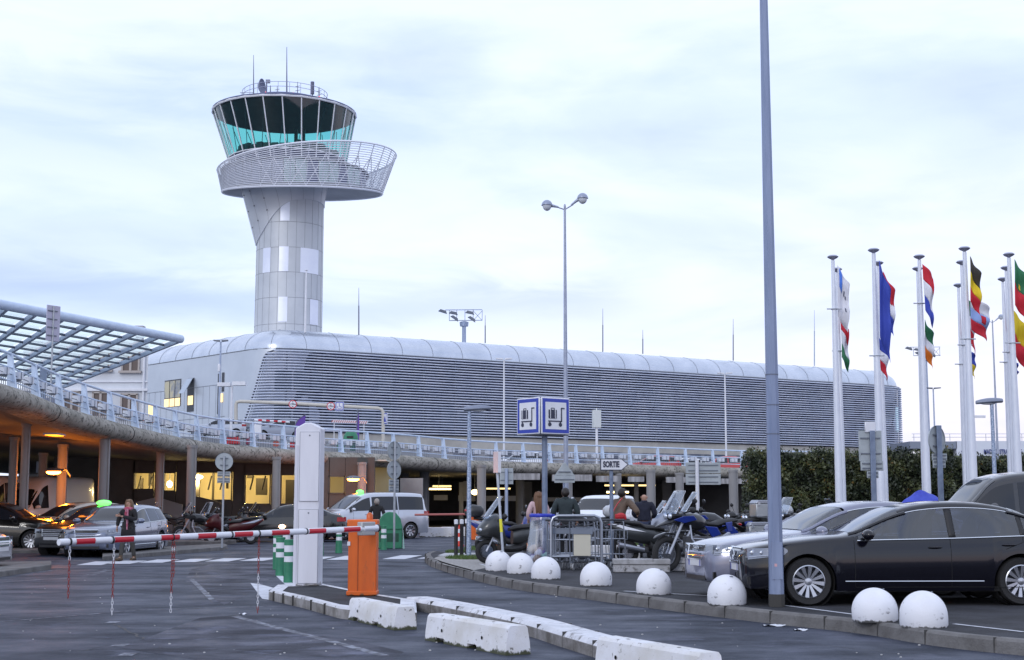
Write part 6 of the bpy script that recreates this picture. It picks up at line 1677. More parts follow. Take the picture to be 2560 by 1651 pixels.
# SORTIE arrow
SD = 33.0; c = P(1529, 1300, SD); T = thing('exit_sign', 'white arrow sign reading SORTIE on a thin grey post', 'sign', (c.x, c.y, PZ))
pz0 = P(1529, 1162, SD).z - PZ; m = MB(); m.lathe([(.045, 0), (.045, pz0 + .12)], 14); m.build('post', MATS['post_grey'], T)
x0 = P(1500, 1162, SD).x - c.x; x1 = P(1553, 1162, SD).x - c.x; x2 = P(1571, 1162, SD).x - c.x; hh = .138
def arrow(s_, y): return [(x0 + s_, y, pz0 - hh + s_), (x1, y, pz0 - hh + s_), (x2 - s_ * 1.3, y, pz0), (x1, y, pz0 + hh - s_), (x0 + s_, y, pz0 + hh - s_)]
m = MB(); m.smooth = False; m.prism(arrow(0, -.075), (0, .03, 0)); m.build('border', MATS['symbol_dark'], T, bevel=.004)
m = MB(); m.smooth = False; m.prism(arrow(.022, -.080), (0, .02, 0)); m.build('plate', WHITEP, T)
o = text_mesh('SORTIE', .185, MATS['symbol_dark'], 'lettering', .004, .008); o.parent = T; o.matrix_local = Matrix.Translation(((x0 + x1) / 2 + .01, -.087, pz0)) @ Matrix.Rotation(PI / 2, 4, 'X') @ Matrix.Scale(.62, 4, (1, 0, 0))

# backs of road signs
def post(T, x, y, r, z0, z1, mt=None):
    m = MB(); m.smooth = False; m.box((x, y, (z0 + z1) / 2), (r * 1.7, r * 1.2, z1 - z0)); m.build('post', mt or mat('sign_post', (.28, .31, .36), .5, .4, (.36, .39, .44), 4), T, bevel=.006)
def disc_back(T, z, r, rz, y=.04):
    m = MB(); m.T = Matrix.Rotation(rz, 4, 'Z'); m.lathe([(.001, .0), (r, .0), (r + .006, -.02), (r, .012), (r * .93, .006), (.001, .006)], 32, (0, y, z), 'Y')
    m.T = None; m.build('disc', SIGNBK, T)
    m = MB(); m.T = Matrix.Rotation(rz, 4, 'Z'); m.smooth = False
    for dz in (-.12, .10): m.box((0, y - .02, z + dz * r / .28), (r * .9, .03, .03))
    m.T = None; m.build('bracket', STEELD, T)
def rect_back(T, z, w_, h_, rz, y=.04, dx=0):
    m = MB(); m.T = Matrix.Rotation(rz, 4, 'Z'); m.smooth = False; m.box((dx, y, z), (w_, .02, h_)); m.T = None; m.build('plate', SIGNBK, T, bevel=.008)
    m = MB(); m.T = Matrix.Rotation(rz, 4, 'Z'); m.smooth = False
    for dz in (-.25, .25): m.box((dx, y - .02, z + dz * h_), (w_ * .85, .02, .025))
    m.T = None; m.build('bracket', STEELD, T)
def back_sign(px, pyb, z0, D, label):
    c = P(px, pyb, D); return thing('road_sign', label, 'sign', (c.x, D, z0), 0, 'road signs seen from behind')
D_ = 44.5; T = back_sign(555, 1368, .12, D_, 'round road sign seen from behind, over two small plates, on the taxi kerb'); f_ = lambda y: P(555, y, D_).z - .12
post(T, 0, 0, .035, 0, f_(1140)); disc_back(T, f_(1154), .27, R(8)); rect_back(T, f_(1186), .40, .16, R(8)); rect_back(T, f_(1201), .40, .17, R(8))
D_ = 47; T = back_sign(985, 1371, 0, D_, 'two oval looking round signs seen from behind, one above the other on a thin post'); f_ = lambda y: P(985, y, D_).z
post(T, 0, 0, .04, 0, f_(1104)); disc_back(T, f_(1127), .30, R(48)); disc_back(T, f_(1175), .30, R(48)); rect_back(T, f_(1207), .42, .20, R(44)); rect_back(T, f_(1223), .42, .19, R(44))
D_ = 44; T = back_sign(1266, 1330, PZ, D_, 'square sign plate seen from behind near the leaning pole'); f_ = lambda y: P(1266, y, D_).z - PZ
m = MB(); m.lathe([(.05, 0), (.05, f_(1172))], 10); m.build('post', STEEL, T); rect_back(T, f_(1191), .42, .49, 0, .06)
D_ = 46; T = back_sign(1412, 1330, PZ, D_, 'triangular warning sign seen from behind on the twin globe lamp post'); f_ = lambda y: P(1412, y, D_).z - PZ
m = MB(); m.smooth = False; w2 = .33; zt2, zb2 = f_(1157), f_(1190); m.prism([(-w2, .0, zb2), (w2, 0, zb2), (0.03, 0, zt2), (-.03, 0, zt2)], (0, .02, 0)); m.build('triangle', SIGNBK, T, bevel=.01)
m = MB(); m.smooth = False; m.box((0, .0, (f_(1190) + f_(1208)) / 2), (.66, .02, .22)); m.build('plate', SIGNBK, T, bevel=.01)
m = MB(); m.smooth = False; m.box((0, -.03, f_(1180)), (.40, .03, .03)); m.box((0, -.03, f_(1199)), (.60, .03, .03)); m.build('bracket', STEELD, T)
m = MB(); m.lathe([(.04, 0), (.04, f_(1160))], 10, (0, .5, 0)); m.build('post', STEEL, T)
D_ = 36; T = back_sign(1745, 1330, PZ, D_, 'wide rectangular two part sign seen from behind on a white post near the hedge'); f_ = lambda y: P(1745, y, D_).z - PZ
m = MB(); m.lathe([(.048, 0), (.048, f_(1150))], 12); m.build('post', MATS['clamp_white'], T); rect_back(T, f_(1170), .88, .27, 0, .06, .16); rect_back(T, f_(1199), .88, .27, 0, .06, .16)
D_ = 27; T = back_sign(2188, 1340, PZ, D_, 'tall rectangular sign plates seen from behind in front of the second flagpole'); f_ = lambda y: P(2188, y, D_).z - PZ
post(T, 0, 0, .055, 0, f_(1077), MATS['post_grey']); rect_back(T, f_(1115), .44, .58, 0, .05, -.03); rect_back(T, f_(1165), .43, .18, 0, .05, -.01); rect_back(T, f_(1187), .22, .13, 0, .05, 0)
m = MB(); m.smooth = False; m.box((-.03, .03, f_(1068)), (.20, .05, .20)); m.build('top_box', MATS['clamp_white'], T, bevel=.01)
D_ = 29; T = back_sign(2356, 1340, PZ, D_, 'dark round sign seen from behind right of the third flagpole'); f_ = lambda y: P(2356, y, D_).z - PZ
post(T, 0, 0, .06, 0, f_(1064), MATS['post_grey']); disc_back(T, f_(1100), .285, R(40), .06); rect_back(T, f_(1143), .33, .14, R(10), .05, .02); rect_back(T, f_(1160), .28, .16, R(10), .05, .01)
kids(T)[1].data.materials.clear() if False else None
D_ = 52; T = back_sign(124, 1010, 4.4, D_, 'narrow tall sign seen edge on above the viaduct at the left'); zz = [P(124, y, D_).z - 4.4 for y in (764, 853)]
post(T, .02, 0, .035, 0, zz[0] - .02); m = MB(); m.smooth = False; m.box((.0, .04, (zz[0] + zz[1]) / 2), (.62, .03, zz[0] - zz[1]), R(58)); m.build('plate', mat('lilac_plate', (.45, .44, .55), .4, .3), T, bevel=.01)
m = MB(); m.smooth = False
for k in range(4): m.box((.0, -.02, lerp(zz[1], zz[0], .15 + k * .23)), (.42, .03, .04), R(58))
m.build('bracket', STEELD, T)
D_ = 100; c = P(1492, 1120, D_); T = thing('speed_box', 'white box on a white pole in front of the louvres above the trolleys', 'sign', (c.x, D_, 3.2)); m = MB(); m.lathe([(.09, 0), (.09, P(1492, 1070, D_).z - 3.2)], 10); m.build('pole', WHITEP, T)
m = MB(); m.smooth = False; za, zb2 = P(1492, 1070, D_).z - 3.2, P(1492, 1026, D_).z - 3.2; m.box((0, 0, (za + zb2) / 2), (.56, .4, zb2 - za), R(15)); m.tube((0, 0, zb2), (0, 0, zb2 + .15), .05, n=6); m.build('box', mat('offwhite_box', (.62, .66, .66), .5), T, bevel=.03)
# purple banners, boom and props on the deck
PUR = mat('purple_cloth', (.12, .055, .34), .7)
D_ = 96; c = P(745, 1080, D_); T = thing('feather_banner', 'purple feather banner behind the top of the tall white cabinet', 'banner', (c.x - .6, D_, 5.2)); m = MB()
pts = [(739 - 5 + 0, 1100), (742, 1058)]; q = [P(x, y, D_) for x, y in [(734, 1110), (738, 1062), (745, 1050), (755, 1042), (764, 1037), (763, 1055), (758, 1110)]]; m.smooth = False; m.prism(q, (0, .02, 0)); m.build('cloth', PUR, T, world=True)
m = MB(); m.pipe([Vector((P(734, 1110, D_).x, D_, 5.2))] + q[:5], .03, 6); m.build('pole', STEELD, T, world=True)
c = P(895, 1100, D_); T = thing('feather_banner', 'purple feather banner seen edge on in front of the louvres under the portal', 'banner', (c.x, D_, 5.0)); m = MB(); m.smooth = False; q = [P(x, y, D_) for x, y in [(890, 1110), (891, 1050), (895, 1022), (898, 1050), (898, 1110)]]; m.prism(q, (0, .04, 0)); m.build('cloth', PUR, T, world=True)
m = MB(); m.pipe([Vector((P(889, 1110, D_).x, D_, 5.0)), P(895, 1022, D_)], .035, 6); m.build('pole', STEELD, T, world=True)
D_ = 99; c = P(870, 1060, D_); T = thing('striped_bar', 'red and white striped bar hanging in front of the louvres', 'bar', P(830, 1058, D_)); m = MB(); m.smooth = False
a, b = P(828, 1056, D_), P(917, 1060, D_)
for k in range(34): m.k = k % 2; p0, p1 = a.lerp(b, k / 34), a.lerp(b, (k + 1) / 34); sl = Vector((.10, 0, 0)); m.prism([p0, p1, p1 + sl + Vector((0, 0, .17)), p0 + sl + Vector((0, 0, .17))], (0, .05, 0))
m.build('stripes', [mat('dull_red', (.42, .10, .10), .6), WHITEP], T, world=True)
m = MB(); [m.tube(p, Vector((p.x, p.y, 5.8)), .03, n=5) for p in (a + Vector((.2, .1, 0)), b + Vector((-.2, .1, 0)))]; m.build('supports', WHITEP, T, world=True)
D_ = 101; T = thing('deck_boom', 'small red and white barrier boom on the upper deck over the parked cars', 'barrier', P(636, 1075, D_)); a, b = P(636, 1050, D_), P(724, 1056, D_)
for k in range(9):
    m = MB(); m.tube(a.lerp(b, k / 9), a.lerp(b, (k + 1) / 9), .065, n=8); m.build('boom_band', REDS if k % 2 else WHITEP, T, world=True)
m = MB(); m.smooth = False; p = P(645, 1078, D_); m.box((p.x, D_, p.z - .1), (.5, .4, 1.5)); m.build('cabinet', WHITEP, T, world=True, bevel=.03)
def prop(nm, lab, cat, px, py, D, w_, h_, mt, extra=None):
    c = P(px, py, D); T = thing(nm, lab, cat, (c.x, D, c.z)); m = MB(); m.smooth = False; m.box((0, 0, h_ / 2), (w_, .45, h_)); 
    if nm == 'water_barrier':
        m = MB(); m.smooth = False
        for k in range(5): m.box(((k - 2) * w_ / 5, 0, h_ / 2), (w_ / 6.3, .4, h_))
        m.box((0, 0, h_ * .2), (w_, .5, h_ * .3)); m.box((0, 0, h_ * .75), (w_ * .96, .3, h_ * .2))
    if nm == 'wheelie_bin':
        m = MB(); m.smooth = False; m.prism([(-w_ * .42, -.25, 0), (w_ * .42, -.25, 0), (w_ * .5, -.25, h_ * .85), (-w_ * .5, -.25, h_ * .85)], (0, .5, 0)); m.prism([(-w_ * .54, -.3, h_ * .85), (w_ * .54, -.3, h_ * .85), (w_ * .50, -.3, h_ * .95), (-w_ * .5, -.3, h_)], (0, .6, 0))
    m.build('body', mt, T, bevel=.03)
prop('water_barrier', 'red plastic water filled barrier on the deck behind the railing', 'barrier', 583, 1112, 66, .55, .35, RED)
prop('notice_board', 'dull red square panel on the deck right of the red plastic barrier', 'board', 625, 1112, 68, .35, .36, mat('wine', (.25, .02, .06), .6))
prop('wheelie_bin', 'small green bin low behind the railing right of the white cabinet', 'bin', 853, 1131, 72, .34, .36, GREEN)
prop('wheelie_bin', 'dark green bin behind the railing next to the low green one', 'bin', 882, 1131, 74, .25, .5, mat('dkgreen2', (.02, .10, .09), .5))
c = P(877, 1100, 92); T = thing('igloo_bin', 'rounded green recycling container up on the deck', 'bin', (c.x, 92, 4.9)); m = MB(); m.lathe([(.45, 0), (.5, .4), (.46, .8), (.3, 1.05), (.001, 1.15)], 20); m.build('body', GREEN, T)
m = MB(); m.smooth = False; m.box((0, -.42, .7), (.4, .2, .12)); m.build('opening', BLACK, T)
for px, lab, mt_ in ((692, 'small round red and white sign low behind the railing left of the white cabinet', 'rust'),):
    c = P(690, 1110, 70); T = thing('small_sign', lab, 'sign', c); m = MB(); m.lathe([(.001, -.02), (.16, -.02), (.16, 0)], 20, (0, 0, 0), 'Y'); m.build('disc', mat('orange_red', (.5, .10, .06), .5), T); m = MB(); m.tube((0, .02, -.5), (0, .02, .1), .02); m.build('pole', STEELD, T)
c = P(720, 1110, 71); T = thing('jersey_barrier', 'red and white plastic barrier low behind the railing beside the white cabinet', 'barrier', (c.x, 71, c.z - .2)); m = MB(); m.smooth = False
for k in range(3): m.k = k % 2; m.box(((k - 1) * .22, 0, .2), (.22, .3, .4))
m.build('body', [RED, WHITEP], T)

# ---------------------------------------------------------------- flags
CLOTH = {}
def cl(c):
    k = 'flag_%d_%d_%d' % tuple(int(x * 99) for x in c)
    return mat(k, c, .8, 0)
def flagpole(px, pyt, D, label, ring=None, lean=0, r=.105):
    t = P(px, pyt, D); T = thing('flagpole', label, 'flagpole', (t.x, D, 0), 0, 'white flagpoles beside the hedge'); H = t.z
    m = MB(); m.pipe([(0, 0, 0), (0, 0, H * .33), (0, 0, H - .08)], [r, r * .9, r * .42], 14); m.build('pole', mat('flagpole_white', (.66, .70, .80), .35, .1, (.72, .76, .85), 1.5), T)
    m = MB(); m.lathe([(.03, H - .08), (.05, H - .05), (.13, H - .01), (.17, H + .03), (.12, H + .07), (.001, H + .08)], 18); m.build('cap', mat('cap_grey', (.35, .37, .48), .4, .3), T)
    if ring:
        z = P(px, ring, D).z; m = MB(); m.torus((0, 0, z), .09, .018, 16, 6, 'Z'); m.pipe([(-.22, -.02, z), (.22, -.02, z)], .02, 6); m.build('ring', GREYP, T)
    return T
def flag(px, yt, yb, wpx, D, cols, label, vert=False, seed=0, marks=None, hoist=.72):
    hoist = .72; vert = False
    """limp flag: hoist edge runs down the pole, the fly falls in folds"""
    rd = random.Random(seed); a = P(px, yt, D); b = P(px, yb, D); H = (a.z - b.z) * 1.06; W_ = wpx * D / F; ph = rd.uniform(0, 6)
    T = thing('flag', label, 'flag', (a.x, D - .06, a.z), 0, 'flags hanging limp from the flagpoles')
    hs = H * hoist
    def pt(u, v):   # u along the fly, v down the hoist
        x = .05 + W_ * (1 - (1 - u) ** 1.2) * (1.0 - .25 * v) + .02 * math.sin(5 * u + 3 * v + ph)
        z = -v * hs - (H - hs) * u ** .95 * (.92 + .08 * math.sin(3 * v + ph)) - .05 * math.sin(PI * v) * u
        y = .10 * math.sin(11 * v + 4 * u + ph) * u - .05 * math.sin(7 * u + ph)
        return Vector((x, y, z))
    n = len(cols)
    for i, c_ in enumerate(cols):
        m = MB()
        if vert: m.grid(lambda u, v: pt((i + u) / n, v), 8, 16)
        else: m.grid(lambda u, v: pt(u, (i + v) / n), 16, 6)
        m.build('stripe' if n > 1 else 'cloth', cl(c_), T, solid=.006)
    if marks:
        for mu, mv, s_, c_ in marks:
            m = MB(); m.grid(lambda u, v: pt(mu + (u - .5) * s_, mv + (v - .5) * s_ * 1.2) + Vector((0, -.02, 0)), 4, 4); m.build('emblem', cl(c_), T, solid=.004)
    return T
wh_, rd_, bl__, gn, ye, bk, og, ly = (.72, .73, .80), (.55, .02, .04), (.04, .07, .42), (.03, .17, .08), (.70, .52, .02), (.05, .045, .04), (.75, .20, .02), (.30, .42, .75)
flagpole(2092, 676, 44, 'thin white flagpole just behind the leftmost flagpole', 878); flagpole(2082, 645, 42, 'leftmost white flagpole of all, nearest the camera', 773, r=.12)
flagpole(2195, 660, 42.8, 'white flagpole just behind the second flagpole from the left'); flagpole(2184, 628, 40.6, 'second white flagpole from the left, tallest of the left group', 890, r=.13)
flagpole(2294, 674, 43.7, 'white flagpole mostly hidden behind the third flagpole'); flagpole(2298, 644, 41.7, 'third white flagpole from the left, with Dutch colours', 759, r=.12)
flagpole(2396, 715, 47.2, 'thin low white flagpole at the left of the fourth group', 911); flagpole(2404, 658, 42.7, 'middle white flagpole of the fourth group', 863); flagpole(2411, 624, 40.4, 'tallest white flagpole of the fourth group', 848, r=.13)
flagpole(2507, 700, 46, 'thin low white flagpole at the left of the rightmost group', 906); flagpole(2515, 672, 43.7, 'middle white flagpole of the rightmost group', 881); flagpole(2522, 639, 41.4, 'tallest white flagpole of the rightmost group', 858, r=.13)
flag(2086, 665, 830, 30, 42.2, [wh_], 'white flag with blue corner hanging from the leftmost flagpole', seed=1, marks=[(.25, .2, .30, (.08, .22, .75)), (.62, .3, .08, (.08, .09, .15)), (.74, .35, .08, (.08, .09, .15)), (.7, .6, .07, (.08, .09, .15))], hoist=.5)
flag(2096, 790, 925, 21, 43.8, [rd_, wh_, gn], 'red white and green flag lowest at the leftmost flagpoles', seed=2)
flag(2189, 652, 905, 28, 40.4, [bl__], 'plain blue flag hanging from the second flagpole', seed=3, hoist=.55)
flag(2199, 680, 840, 30, 42.5, [rd_, wh_, bl__], 'red white and blue flag behind the blue one', seed=4, marks=[(.75, .3, .12, rd_)])
flag(2194, 845, 950, 22, 42.0, [bl__, wh_, rd_], 'tricolour tip low on the second flagpole, blue white and red', seed=5, vert=True)
flag(2303, 660, 812, 26, 41.5, [rd_, wh_, bl__], 'red white and blue horizontal tricolour on the third flagpole', seed=6, hoist=.45)
flag(2304, 800, 922, 22, 43.0, [gn, wh_, og], 'green white and orange flag below the tricolour on the third flagpole', vert=True, seed=7, hoist=.55)
flag(2416, 642, 790, 27, 40.2, [bk, ye, rd_], 'black yellow and red flag on the tallest pole of the fourth group', vert=True, seed=8, hoist=.6)
flag(2420, 740, 852, 48, 42.5, [wh_, ly, rd_], 'pale blue and red flag spreading widest at the fourth group', seed=9, marks=[(.6, .5, .2, rd_)])
flag(2412, 740, 885, 20, 42.9, [gn, wh_, rd_], 'green white and red flag hanging close to the fourth group poles', vert=True, seed=10, hoist=.6)
flag(2414, 870, 947, 18, 44.5, [bl__, ye], 'blue and yellow flag tip lowest at the fourth group', seed=11)
flag(2399, 735, 860, 9, 47, [wh_, rd_], 'narrow white and red flag on the thin low pole of the fourth group', seed=12)
flag(2527, 650, 800, 32, 41.2, [gn, rd_], 'green and red flag on the tallest pole of the rightmost group', vert=True, seed=13, hoist=.6, marks=[(.5, .4, .10, ye)])
flag(2524, 775, 920, 34, 43.5, [ye, rd_], 'yellow and red flag in the middle of the rightmost group', seed=14, hoist=.6)
flag(2528, 900, 935, 12, 45, [bl__], 'blue flag tip lowest in the rightmost group', seed=15)
flag(2510, 725, 860, 9, 46, [bl__, wh_, rd_], 'narrow blue and red flag on the thin low pole of the rightmost group', seed=16)

# ---------------------------------------------------------------- hedges
def hedge(x0, x1, y0, y1, h, n, seed, label):
    rd = random.Random(seed); T = thing('hedge', label, 'hedge', ((x0 + x1) / 2, (y0 + y1) / 2, 0)); cx_, cy_ = (x0 + x1) / 2, (y0 + y1) / 2
    m = MB(); m.smooth = False; mats_ = 4
    for _ in range(n):
        f = rd.random(); x = rd.uniform(x0, x1)
        if f < .72: y = y0 + rd.random() ** 2 * .35; z = rd.uniform(.0, h)
        elif f < .94: y = rd.uniform(y0, y1); z = h - rd.random() ** 2 * .3
        else: x = x0 + rd.random() ** 2 * .3; y = rd.uniform(y0, y1); z = rd.uniform(0, h)
        bump_ = .10 * math.sin(x * 2.1 + z * 1.3) + .07 * math.sin(x * 5.3 - z * 4.1) + .05 * math.sin(x * 11 + z * 9)
        y -= bump_; z += (.06 * math.sin(x * 3.1) + .05 * math.sin(x * 8.7)) * (z / h) + (rd.random() ** 6 * .22 if z > h - .1 else 0)
        s_ = rd.uniform(.025, .085); a = Vector((rd.gauss(0, 1), rd.gauss(0, 1) - .3, rd.gauss(0, 1) + .4)).normalized(); b = a.orthogonal().normalized(); c = a.cross(b); t = rd.uniform(0, 6.28); u = b * math.cos(t) + c * math.sin(t); v = a.cross(u)
        p = Vector((x, y, z)); clump = math.sin(x * 4.7 + z * 3.9) + math.sin(x * 1.9 - z * 6.1) + rd.gauss(0, .9)
        m.k = 0 if clump < -.7 else (1 if clump < .8 else (2 if rd.random() < .93 else 3))
        m.add([p - u * s_, p + v * s_ * .5, p + u * s_, p - v * s_ * .5], [(0, 1, 2, 3)])
    m.build('foliage', [mat('leaf_dark', (.020, .030, .016), .5), mat('leaf_mid', (.048, .062, .028), .5), mat('leaf_light', (.095, .110, .045), .45), mat('leaf_autumn', (.20, .12, .03), .6)], T, world=True)
    m = MB(); m.smooth = False; m.box((cx_ + .05, cy_ + .1, h / 2 - .12), (x1 - x0 - .35, y1 - y0 - .35, h - .3)); m.build('dark_core', mat('hedge_core', (.012, .014, .009), .9), T, world=True)  # near-black box added as the hedge's dark inside, behind the leaf cards
hz = P(2000, 1133, 47.5).z
hedge(P(1873, 1200, 47.5).x, P(2385, 1200, 47.5).x, 47.5, 49.2, hz, 34000, 21, 'tall clipped dark green hedge behind the flagpoles')
hz2 = P(2480, 1146, 52).z
hedge(P(2360, 1200, 52).x, P(2640, 1200, 52).x, 52, 53.6, hz2, 14000, 22, 'lower clipped hedge at the right behind the lamp post')
# ================================================================ PEOPLE
SKIN = mat('skin', (.42, .24, .17), .55, 0, (.48, .28, .20), 8)
def skin_part(mb, verts, edges, rad, sub=2):
    me = bpy.data.meshes.new('s'); me.from_pydata(verts, edges, []); o = bpy.data.objects.new('s', me); COL.objects.link(o)
    md = o.modifiers.new('k', 'SKIN'); md.use_smooth_shade = True; md.branch_smoothing = .6
    for i, r in enumerate(rad):
        sv = me.skin_vertices[0].data[i]; sv.radius = r if isinstance(r, tuple) else (r, r)
    me.skin_vertices[0].data[0].use_root = True
    if sub: s2 = o.modifiers.new('u', 'SUBSURF'); s2.levels = sub; s2.render_levels = sub
    dg = bpy.context.evaluated_depsgraph_get(); dg.update(); em = o.evaluated_get(dg).to_mesh()
    mb.add([v.co.copy() for v in em.vertices], [tuple(p.vertices) for p in em.polygons]); o.evaluated_get(dg).to_mesh_clear(); bpy.data.objects.remove(o)
def person(loc, rz, label, H=1.72, lean=0.0, arms=((.10, .0), (.10, .0)), elbows=(.25, .25), step=.12, jacket=None, trousers=None, hair=None, hair_len=0.0, shoes=None, head_yaw=0.0, coat=0.0, bald=False, wide=1.0, puff=1.0, skirt=False):
    """faces -Y in its own frame"""
    k = H / 1.75; T = thing('person', label, 'person', loc, rz); T.scale = (k, k, k); T.matrix_basis = T.matrix_basis @ Matrix.Scale(1, 4)
    ly = -lean
    hip, wst, chs, nk, hd, ht = (0, 0, .95), (0, ly * .2, 1.12), (0, ly * .6, 1.34), (0, ly * .9, 1.49), (0, ly - .01, 1.58), (0, ly - .005, 1.68)
    sh = [(s * .175 * wide, ly * .8, 1.43) for s in (-1, 1)]
    el, wr = [], []
    for i, s in enumerate((-1, 1)):
        out, fwd = arms[i]; e = Vector(sh[i]) + Vector((s * (.05 + out * .5), -fwd * .28, -.28 + abs(fwd) * .06)); wv = e + Vector((s * out * .1 - s * elbows[i] * .22, -.05 - elbows[i] * .34 - fwd * .1, -.25 + elbows[i] * .32))
        el.append(tuple(e)); wr.append(tuple(wv))
    kn = [(-.10, -.02 - step * .5, .50), (.10, -.02 + step * .5, .50)]; an = [(-.10, -step, .09), (.10, step, .09)]; toe = [(-.12, -step - .17, .035), (.12, step - .17, .035)]
    hipj = [(-.09, 0, .90), (.09, 0, .90)]
    V = [hip, wst, chs, nk, hd, ht, sh[0], el[0], wr[0], sh[1], el[1], wr[1], hipj[0], kn[0], an[0], toe[0], hipj[1], kn[1], an[1], toe[1]]
    E = [(0, 1), (1, 2), (2, 3), (3, 4), (4, 5), (2, 6), (6, 7), (7, 8), (2, 9), (9, 10), (10, 11), (0, 12), (12, 13), (13, 14), (14, 15), (0, 16), (16, 17), (17, 18), (18, 19)]
    Rr = [(.13, .10), (.12, .095), (.14, .10), .055, (.085, .098), (.07, .085), .055, .042, .028, .055, .042, .028, .085, .058, .04, .035, .085, .058, .04, .035]
    m = MB(); skin_part(m, V, E, Rr, 2)
    # face: nose, ears, eye sockets on the front of the head
    m.ell((0, ly - .115, 1.60), (.013, .02, .022), 8, 6); 
    for s in (-1, 1):
        m.ell((s * .083, ly, 1.60), (.012, .022, .032), 8, 6)
    for i, s in enumerate((-1, 1)):
        w = Vector(wr[i]); dn = (w - Vector(el[i])).normalized(); side = Vector((s, 0, 0)); fw = dn.cross(side).normalized()
        m.pipe([w - dn * .01, w + dn * .05, w + dn * .085], [.026, .036, .03], 8, flat=.55)
        for j in range(4):
            b0 = w + dn * .075 + fw * (j - 1.5) * .017; ln = (.062, .072, .068, .052)[j]; m.pipe([b0, b0 + dn * ln * .5 - side * .006, b0 + dn * ln * .8 - side * .022, b0 + dn * ln - side * .036], [.009, .0085, .008, .006], 6)
        b0 = w + dn * .03 + fw * .03; m.pipe([b0, b0 + fw * .025 + dn * .02, b0 + fw * .03 + dn * .055], [.011, .010, .008], 6)
    m.build('body', SKIN, T, angle=80)
    m = MB()
    for s in (-1, 1): m.ell((s * .032, ly - .098, 1.625), (.011, .006, .006), 8, 5)
    m.ell((0, ly - .100, 1.553), (.026, .008, .006), 8, 5); m.build('face_features', mat('face_dark', (.08, .035, .03), .5), T)
    if jacket:
        m = MB(); p_ = puff; skin_part(m, [(0, 0, .98 - coat), (0, 0, .99), wst, chs, (0, ly * .88, 1.475), sh[0], el[0], tuple(Vector(wr[0]).lerp(Vector(el[0]), .08)), sh[1], el[1], tuple(Vector(wr[1]).lerp(Vector(el[1]), .08))], [(0, 1), (1, 2), (2, 3), (3, 4), (3, 5), (5, 6), (6, 7), (3, 8), (8, 9), (9, 10)],
            [(.19 * wide, .14), (.175 * wide * p_, .13 * p_), (.165 * wide * p_, .125 * p_), (.185 * wide * p_, .135 * p_), (.115, .10), .10 * p_, .068 * p_, .05 * p_, .10 * p_, .068 * p_, .05 * p_], 2); m.torus((0, ly * .9, 1.485), .062, .03, 20, 8, 'Z', 1.3); m.ell((0, ly * .85, 1.435), (.165 * wide, .085, .065), 18, 8); m.build('jacket', jacket, T, angle=80)
    if coat:
        m = MB(); rings = []
        for z, rx, ry in ((1.10, .172, .125), (.98, .185, .14), (.98 - coat * .5, .20, .155), (.98 - coat - .06, .215, .17)): rings.append([Vector((rx * wide * math.cos(2 * PI * q / 28) * (1 + .03 * math.sin(5 * q)), ry * math.sin(2 * PI * q / 28), z)) for q in range(28)])
        m.loft(rings, False); m.build('coat_skirt', jacket, T, angle=80, solid=.012)
    if trousers:
        m = MB(); skin_part(m, [(0, 0, .97), hipj[0], kn[0], (an[0][0], an[0][1], .11), hipj[1], kn[1], (an[1][0], an[1][1], .11)], [(0, 1), (1, 2), (2, 3), (0, 4), (4, 5), (5, 6)], [(.15, .12), .10, .074, .06, .10, .074, .06], 2); m.build('trousers', trousers, T, angle=80)
    m = MB()
    for i in (0, 1):
        a = an[i]; m.pipe([(a[0], a[1] + .06, .045), (a[0], a[1] - .05, .05), (toe[i][0], toe[i][1] - .03, .035)], [.045, .052, .042], 10); m.pipe([(a[0], a[1], .05), (a[0], a[1], .16)], [.052, .055], 10)
    m.build('shoes', shoes or BLACK, T)
    if hair and not bald:
        m = MB(); m.T = Matrix.Translation((0, ly + .022, 1.645)); m.ell((0, .0, 0), (.094, .106, .095), 16, 8, 8, 90); m.ell((0, .035, -.03), (.098, .085, .10), 14, 8)
        m.T = None
        if hair_len:
            rdh = random.Random(3)
            for j in range(16):
                a = R(-15 + 210 * j / 15); x, y = .095 * math.cos(a), .085 * math.sin(a) + ly + .01; L_ = hair_len * rdh.uniform(.85, 1.05)
                m.pipe([(x * .7, y * .7 + ly * .3, 1.72), (x * 1.05, y * 1.1, 1.62), (x * 1.15, y * 1.25 + .01, 1.62 - L_ * .5), (x * .95, y * 1.2 + .02, 1.62 - L_)], [.02, .026, .028, .012], 7)
        m.build('hair', hair, T, angle=80)
    return T
DKN = mat('navy_cloth', (.012, .014, .030), .85, 0, (.02, .023, .045), 6, bump=.4, bscale=25); JEAN = mat('jeans', (.03, .04, .08), .85, 0, (.05, .06, .11), 8); DKC = mat('charcoal_cloth', (.015, .015, .018), .85)
BRH = mat('brown_hair', (.10, .045, .02), .5, 0, (.17, .08, .035), 30, stretch=(1, 1, .1)); BLH = mat('fair_hair', (.12, .065, .035), .5, 0, (.20, .12, .06), 30, stretch=(1, 1, .1)); DKH = mat('dark_hair', (.02, .014, .012), .5)
c = G(318, 1402)
T = person(c, R(-14), 'woman in a dark coat and pink red scarf walking beside the silver blue estate car', H=1.63, arms=((.22, -.15), (.05, .1)), elbows=(.1, 1.1), step=.2, jacket=DKC, trousers=mat('grey_trousers', (.05, .048, .045), .8), hair=BLH, hair_len=.26, shoes=mat('tan_boots', (.10, .065, .04), .7), coat=.22)
SCF = mat('scarf', (.40, .04, .09), .85, 0, (.50, .22, .30), 9, bump=.5, bscale=40)
